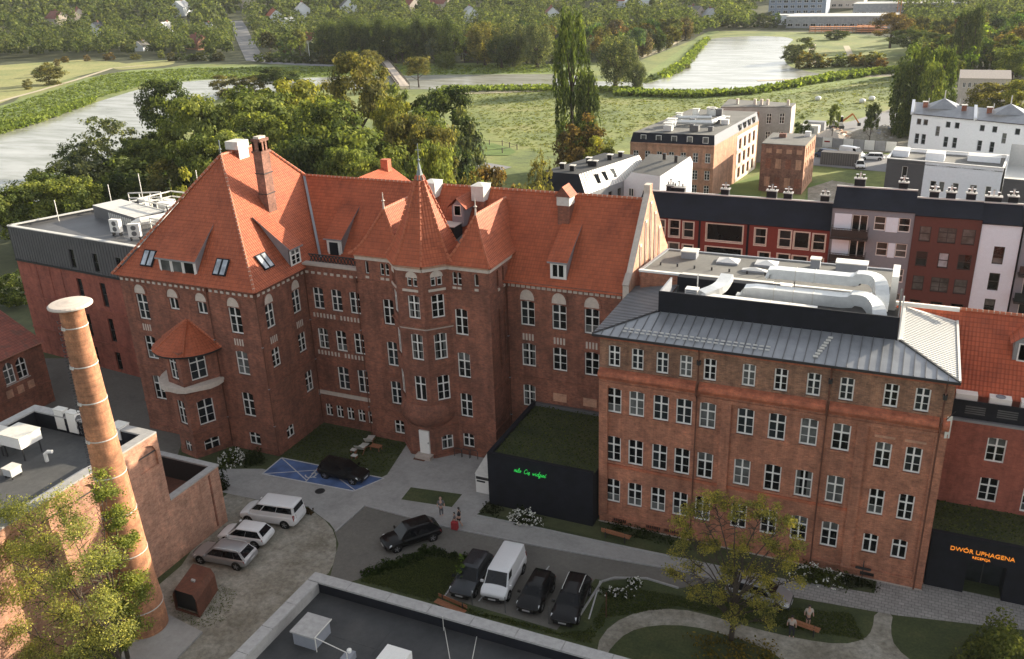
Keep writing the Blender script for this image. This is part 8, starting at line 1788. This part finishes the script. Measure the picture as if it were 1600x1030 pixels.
# ================================================================== people
def person(label, loc, rz, h=1.7, top='dark_cloth', legs='dark_cloth', bag=None, pose='stand', hairm='hair', legskin=False):
    T = thing('person', label, 'person', loc, rz); s = h/1.75; A = lambda *p: tuple(v*s for v in p); k = .18 if pose == 'walk' else .03
    if pose == 'sit': J = dict(p=(0, 0, .5), c=(0, .02, .85), n=(0, .01, 1.08), hd=(0, -.02, 1.22), kl=(-.12, -.45, .5), kr=(.12, -.45, .5), fl=(-.12, -.5, .06), fr=(.12, -.5, .06), tl=(-.12, -.62, .03), tr=(.12, -.62, .03))
    else: J = dict(p=(0, 0, .92), c=(0, .01, 1.28), n=(0, 0, 1.5), hd=(0, -.02, 1.64), kl=(-.1, -k*.8, .5), kr=(.1, k*.2, .5), fl=(-.1, -k, .07), fr=(.1, k*1.5, .09), tl=(-.1, -k-.14, .03), tr=(.1, k*1.5-.13, .04))
    z = J['c'][2]+.12
    J.update(sl=(-.2, .01, z), sr=(.2, .01, z), el=(-.27, .04+k*.6, z-.28), er=(.27, .02-k*.6, z-.28), hl=(-.28, -.06+k, z-.5), hr=(.28, -.1-k, z-.5))
    rad = dict(p=.135, c=.15, n=.055, hd=.095, kl=.07, kr=.07, fl=.045, fr=.045, tl=.035, tr=.035, sl=.07, sr=.07, el=.045, er=.045, hl=.035, hr=.035)
    def skin(name, names, edges, m, f=1.0):
        me = bpy.data.meshes.new(name); me.from_pydata([A(*J[n_]) for n_ in names], [(names.index(a), names.index(b)) for a, b in edges], []); me.materials.append(M[m]); o = link(name, me, T)
        bm = bmesh.new(); bm.from_mesh(me); bm.verts.layers.skin.verify(); bm.to_mesh(me); bm.free()
        md = o.modifiers.new('skin', 'SKIN')
        for i, n_ in enumerate(names): me.skin_vertices[0].data[i].radius = (rad[n_]*f*s,)*2
        me.skin_vertices[0].data[0].use_root = True; sb = o.modifiers.new('sub', 'SUBSURF'); sb.levels = sb.render_levels = 1; return o
    E = [('p', 'c'), ('c', 'n'), ('n', 'hd'), ('p', 'kl'), ('kl', 'fl'), ('fl', 'tl'), ('p', 'kr'), ('kr', 'fr'), ('fr', 'tr'), ('c', 'sl'), ('sl', 'el'), ('el', 'hl'), ('c', 'sr'), ('sr', 'er'), ('er', 'hr')]
    skin('body', ['p', 'c', 'n', 'hd', 'kl', 'fl', 'tl', 'kr', 'fr', 'tr', 'sl', 'el', 'hl', 'sr', 'er', 'hr'], E, 'skin')
    skin('shirt', ['p', 'c', 'sl', 'el', 'sr', 'er'], [('p', 'c'), ('c', 'sl'), ('sl', 'el'), ('c', 'sr'), ('sr', 'er')], top, 1.14)
    skin('trousers', ['p', 'kl', 'kr'] if legskin else ['p', 'kl', 'fl', 'kr', 'fr'], [('p', 'kl'), ('p', 'kr')]+([] if legskin else [('kl', 'fl'), ('kr', 'fr')]), legs, 1.13)
    hd = Vector(A(*J['hd'])); q = MB(); q.lathe(hd+Vector((0, .02*s, .0)), [(.07*s, -.1*s), (.105*s, -.02*s), (.1*s, .06*s), (.06*s, .115*s), (0, .13*s)], hairm, 12, R(-10), R(190)); q.lathe(hd+Vector((0, .02*s, .0)), [(.108*s, .05*s), (.065*s, .115*s), (0, .13*s)], hairm, 12); q.build('hair', T, smooth=True)
    return T
person('person in a black top and shorts walking along the pale path', gp(718, 822), R(-60), 1.68, 'dark_cloth', 'dark_cloth', pose='walk', legskin=True); person('child in dark clothes beside the red suitcase on the path', gp(711, 823), R(-50), 1.3, 'grey_cloth', 'red_cloth', pose='walk')
person('person in grey clothes standing at the corner of the planting bed', gp(690, 806), R(30), 1.7, 'grey_cloth', 'grey_cloth', hairm='skin'); person('person in a pale top at the orange bench by the curved footpath', gp(1262, 978), R(20), 1.65, 'pale_cloth', 'dark_cloth', hairm='hair', legskin=True)
person('dark haired person sitting low at the left end of the orange bench', gp(1236, 987), R(10), 1.65, 'pale_cloth', 'dark_cloth', pose='sit')
T = thing('suitcase', 'red suitcase standing on the path beside the child', 'suitcase', gp(711, 828)); MB().box(-.25, -.15, .08, .25, .15, .72, 'red_cloth').build('case', T); MB().tube([(-.12, 0, .72), (-.12, 0, 1.0), (.12, 0, 1.0), (.12, 0, .72)], .015, 'dark', 5).build('handle', T)
for s in (-.2, .2): MB().tube([(s-.02, 0, .05), (s+.02, 0, .05)], .05, 'rubber', 8).build('wheel', T)
# orange hose of light details: wall lamp at the tower side
T = thing('wall_lamp', 'small pale wall lamp on the shaded tower side', 'lamp', (-29.35, 64.4, 6.6)); MB().lathe((0, 0, 0), [(0, -.12), (.16, -.05), (.12, .12), (0, .16)], 'offwhite', 8).build('lamp_shade', T); MB().box(-.25, -.03, -.03, 0, .03, .03, 'dark').build('bracket', T)
# ================================================================== evening air
hz = MB(); hz.box(-2300, -200, -1.5, 1500, 2700, 75, 'white'); hzo = hz.build('haze'); hzo['kind'] = 'stuff'
hm = bpy.data.materials.new('haze_air'); hm.use_nodes = True; ht = hm.node_tree; ht.nodes.clear()
ho = ht.nodes.new('ShaderNodeOutputMaterial'); hv = ht.nodes.new('ShaderNodeVolumePrincipled'); hv.inputs['Color'].default_value = (.9, .92, .95, 1); hv.inputs['Density'].default_value = .00006; hv.inputs['Anisotropy'].default_value = .2
ht.links.new(hv.outputs[0], ho.inputs['Volume']); hzo.data.materials.clear(); hzo.data.materials.append(hm)
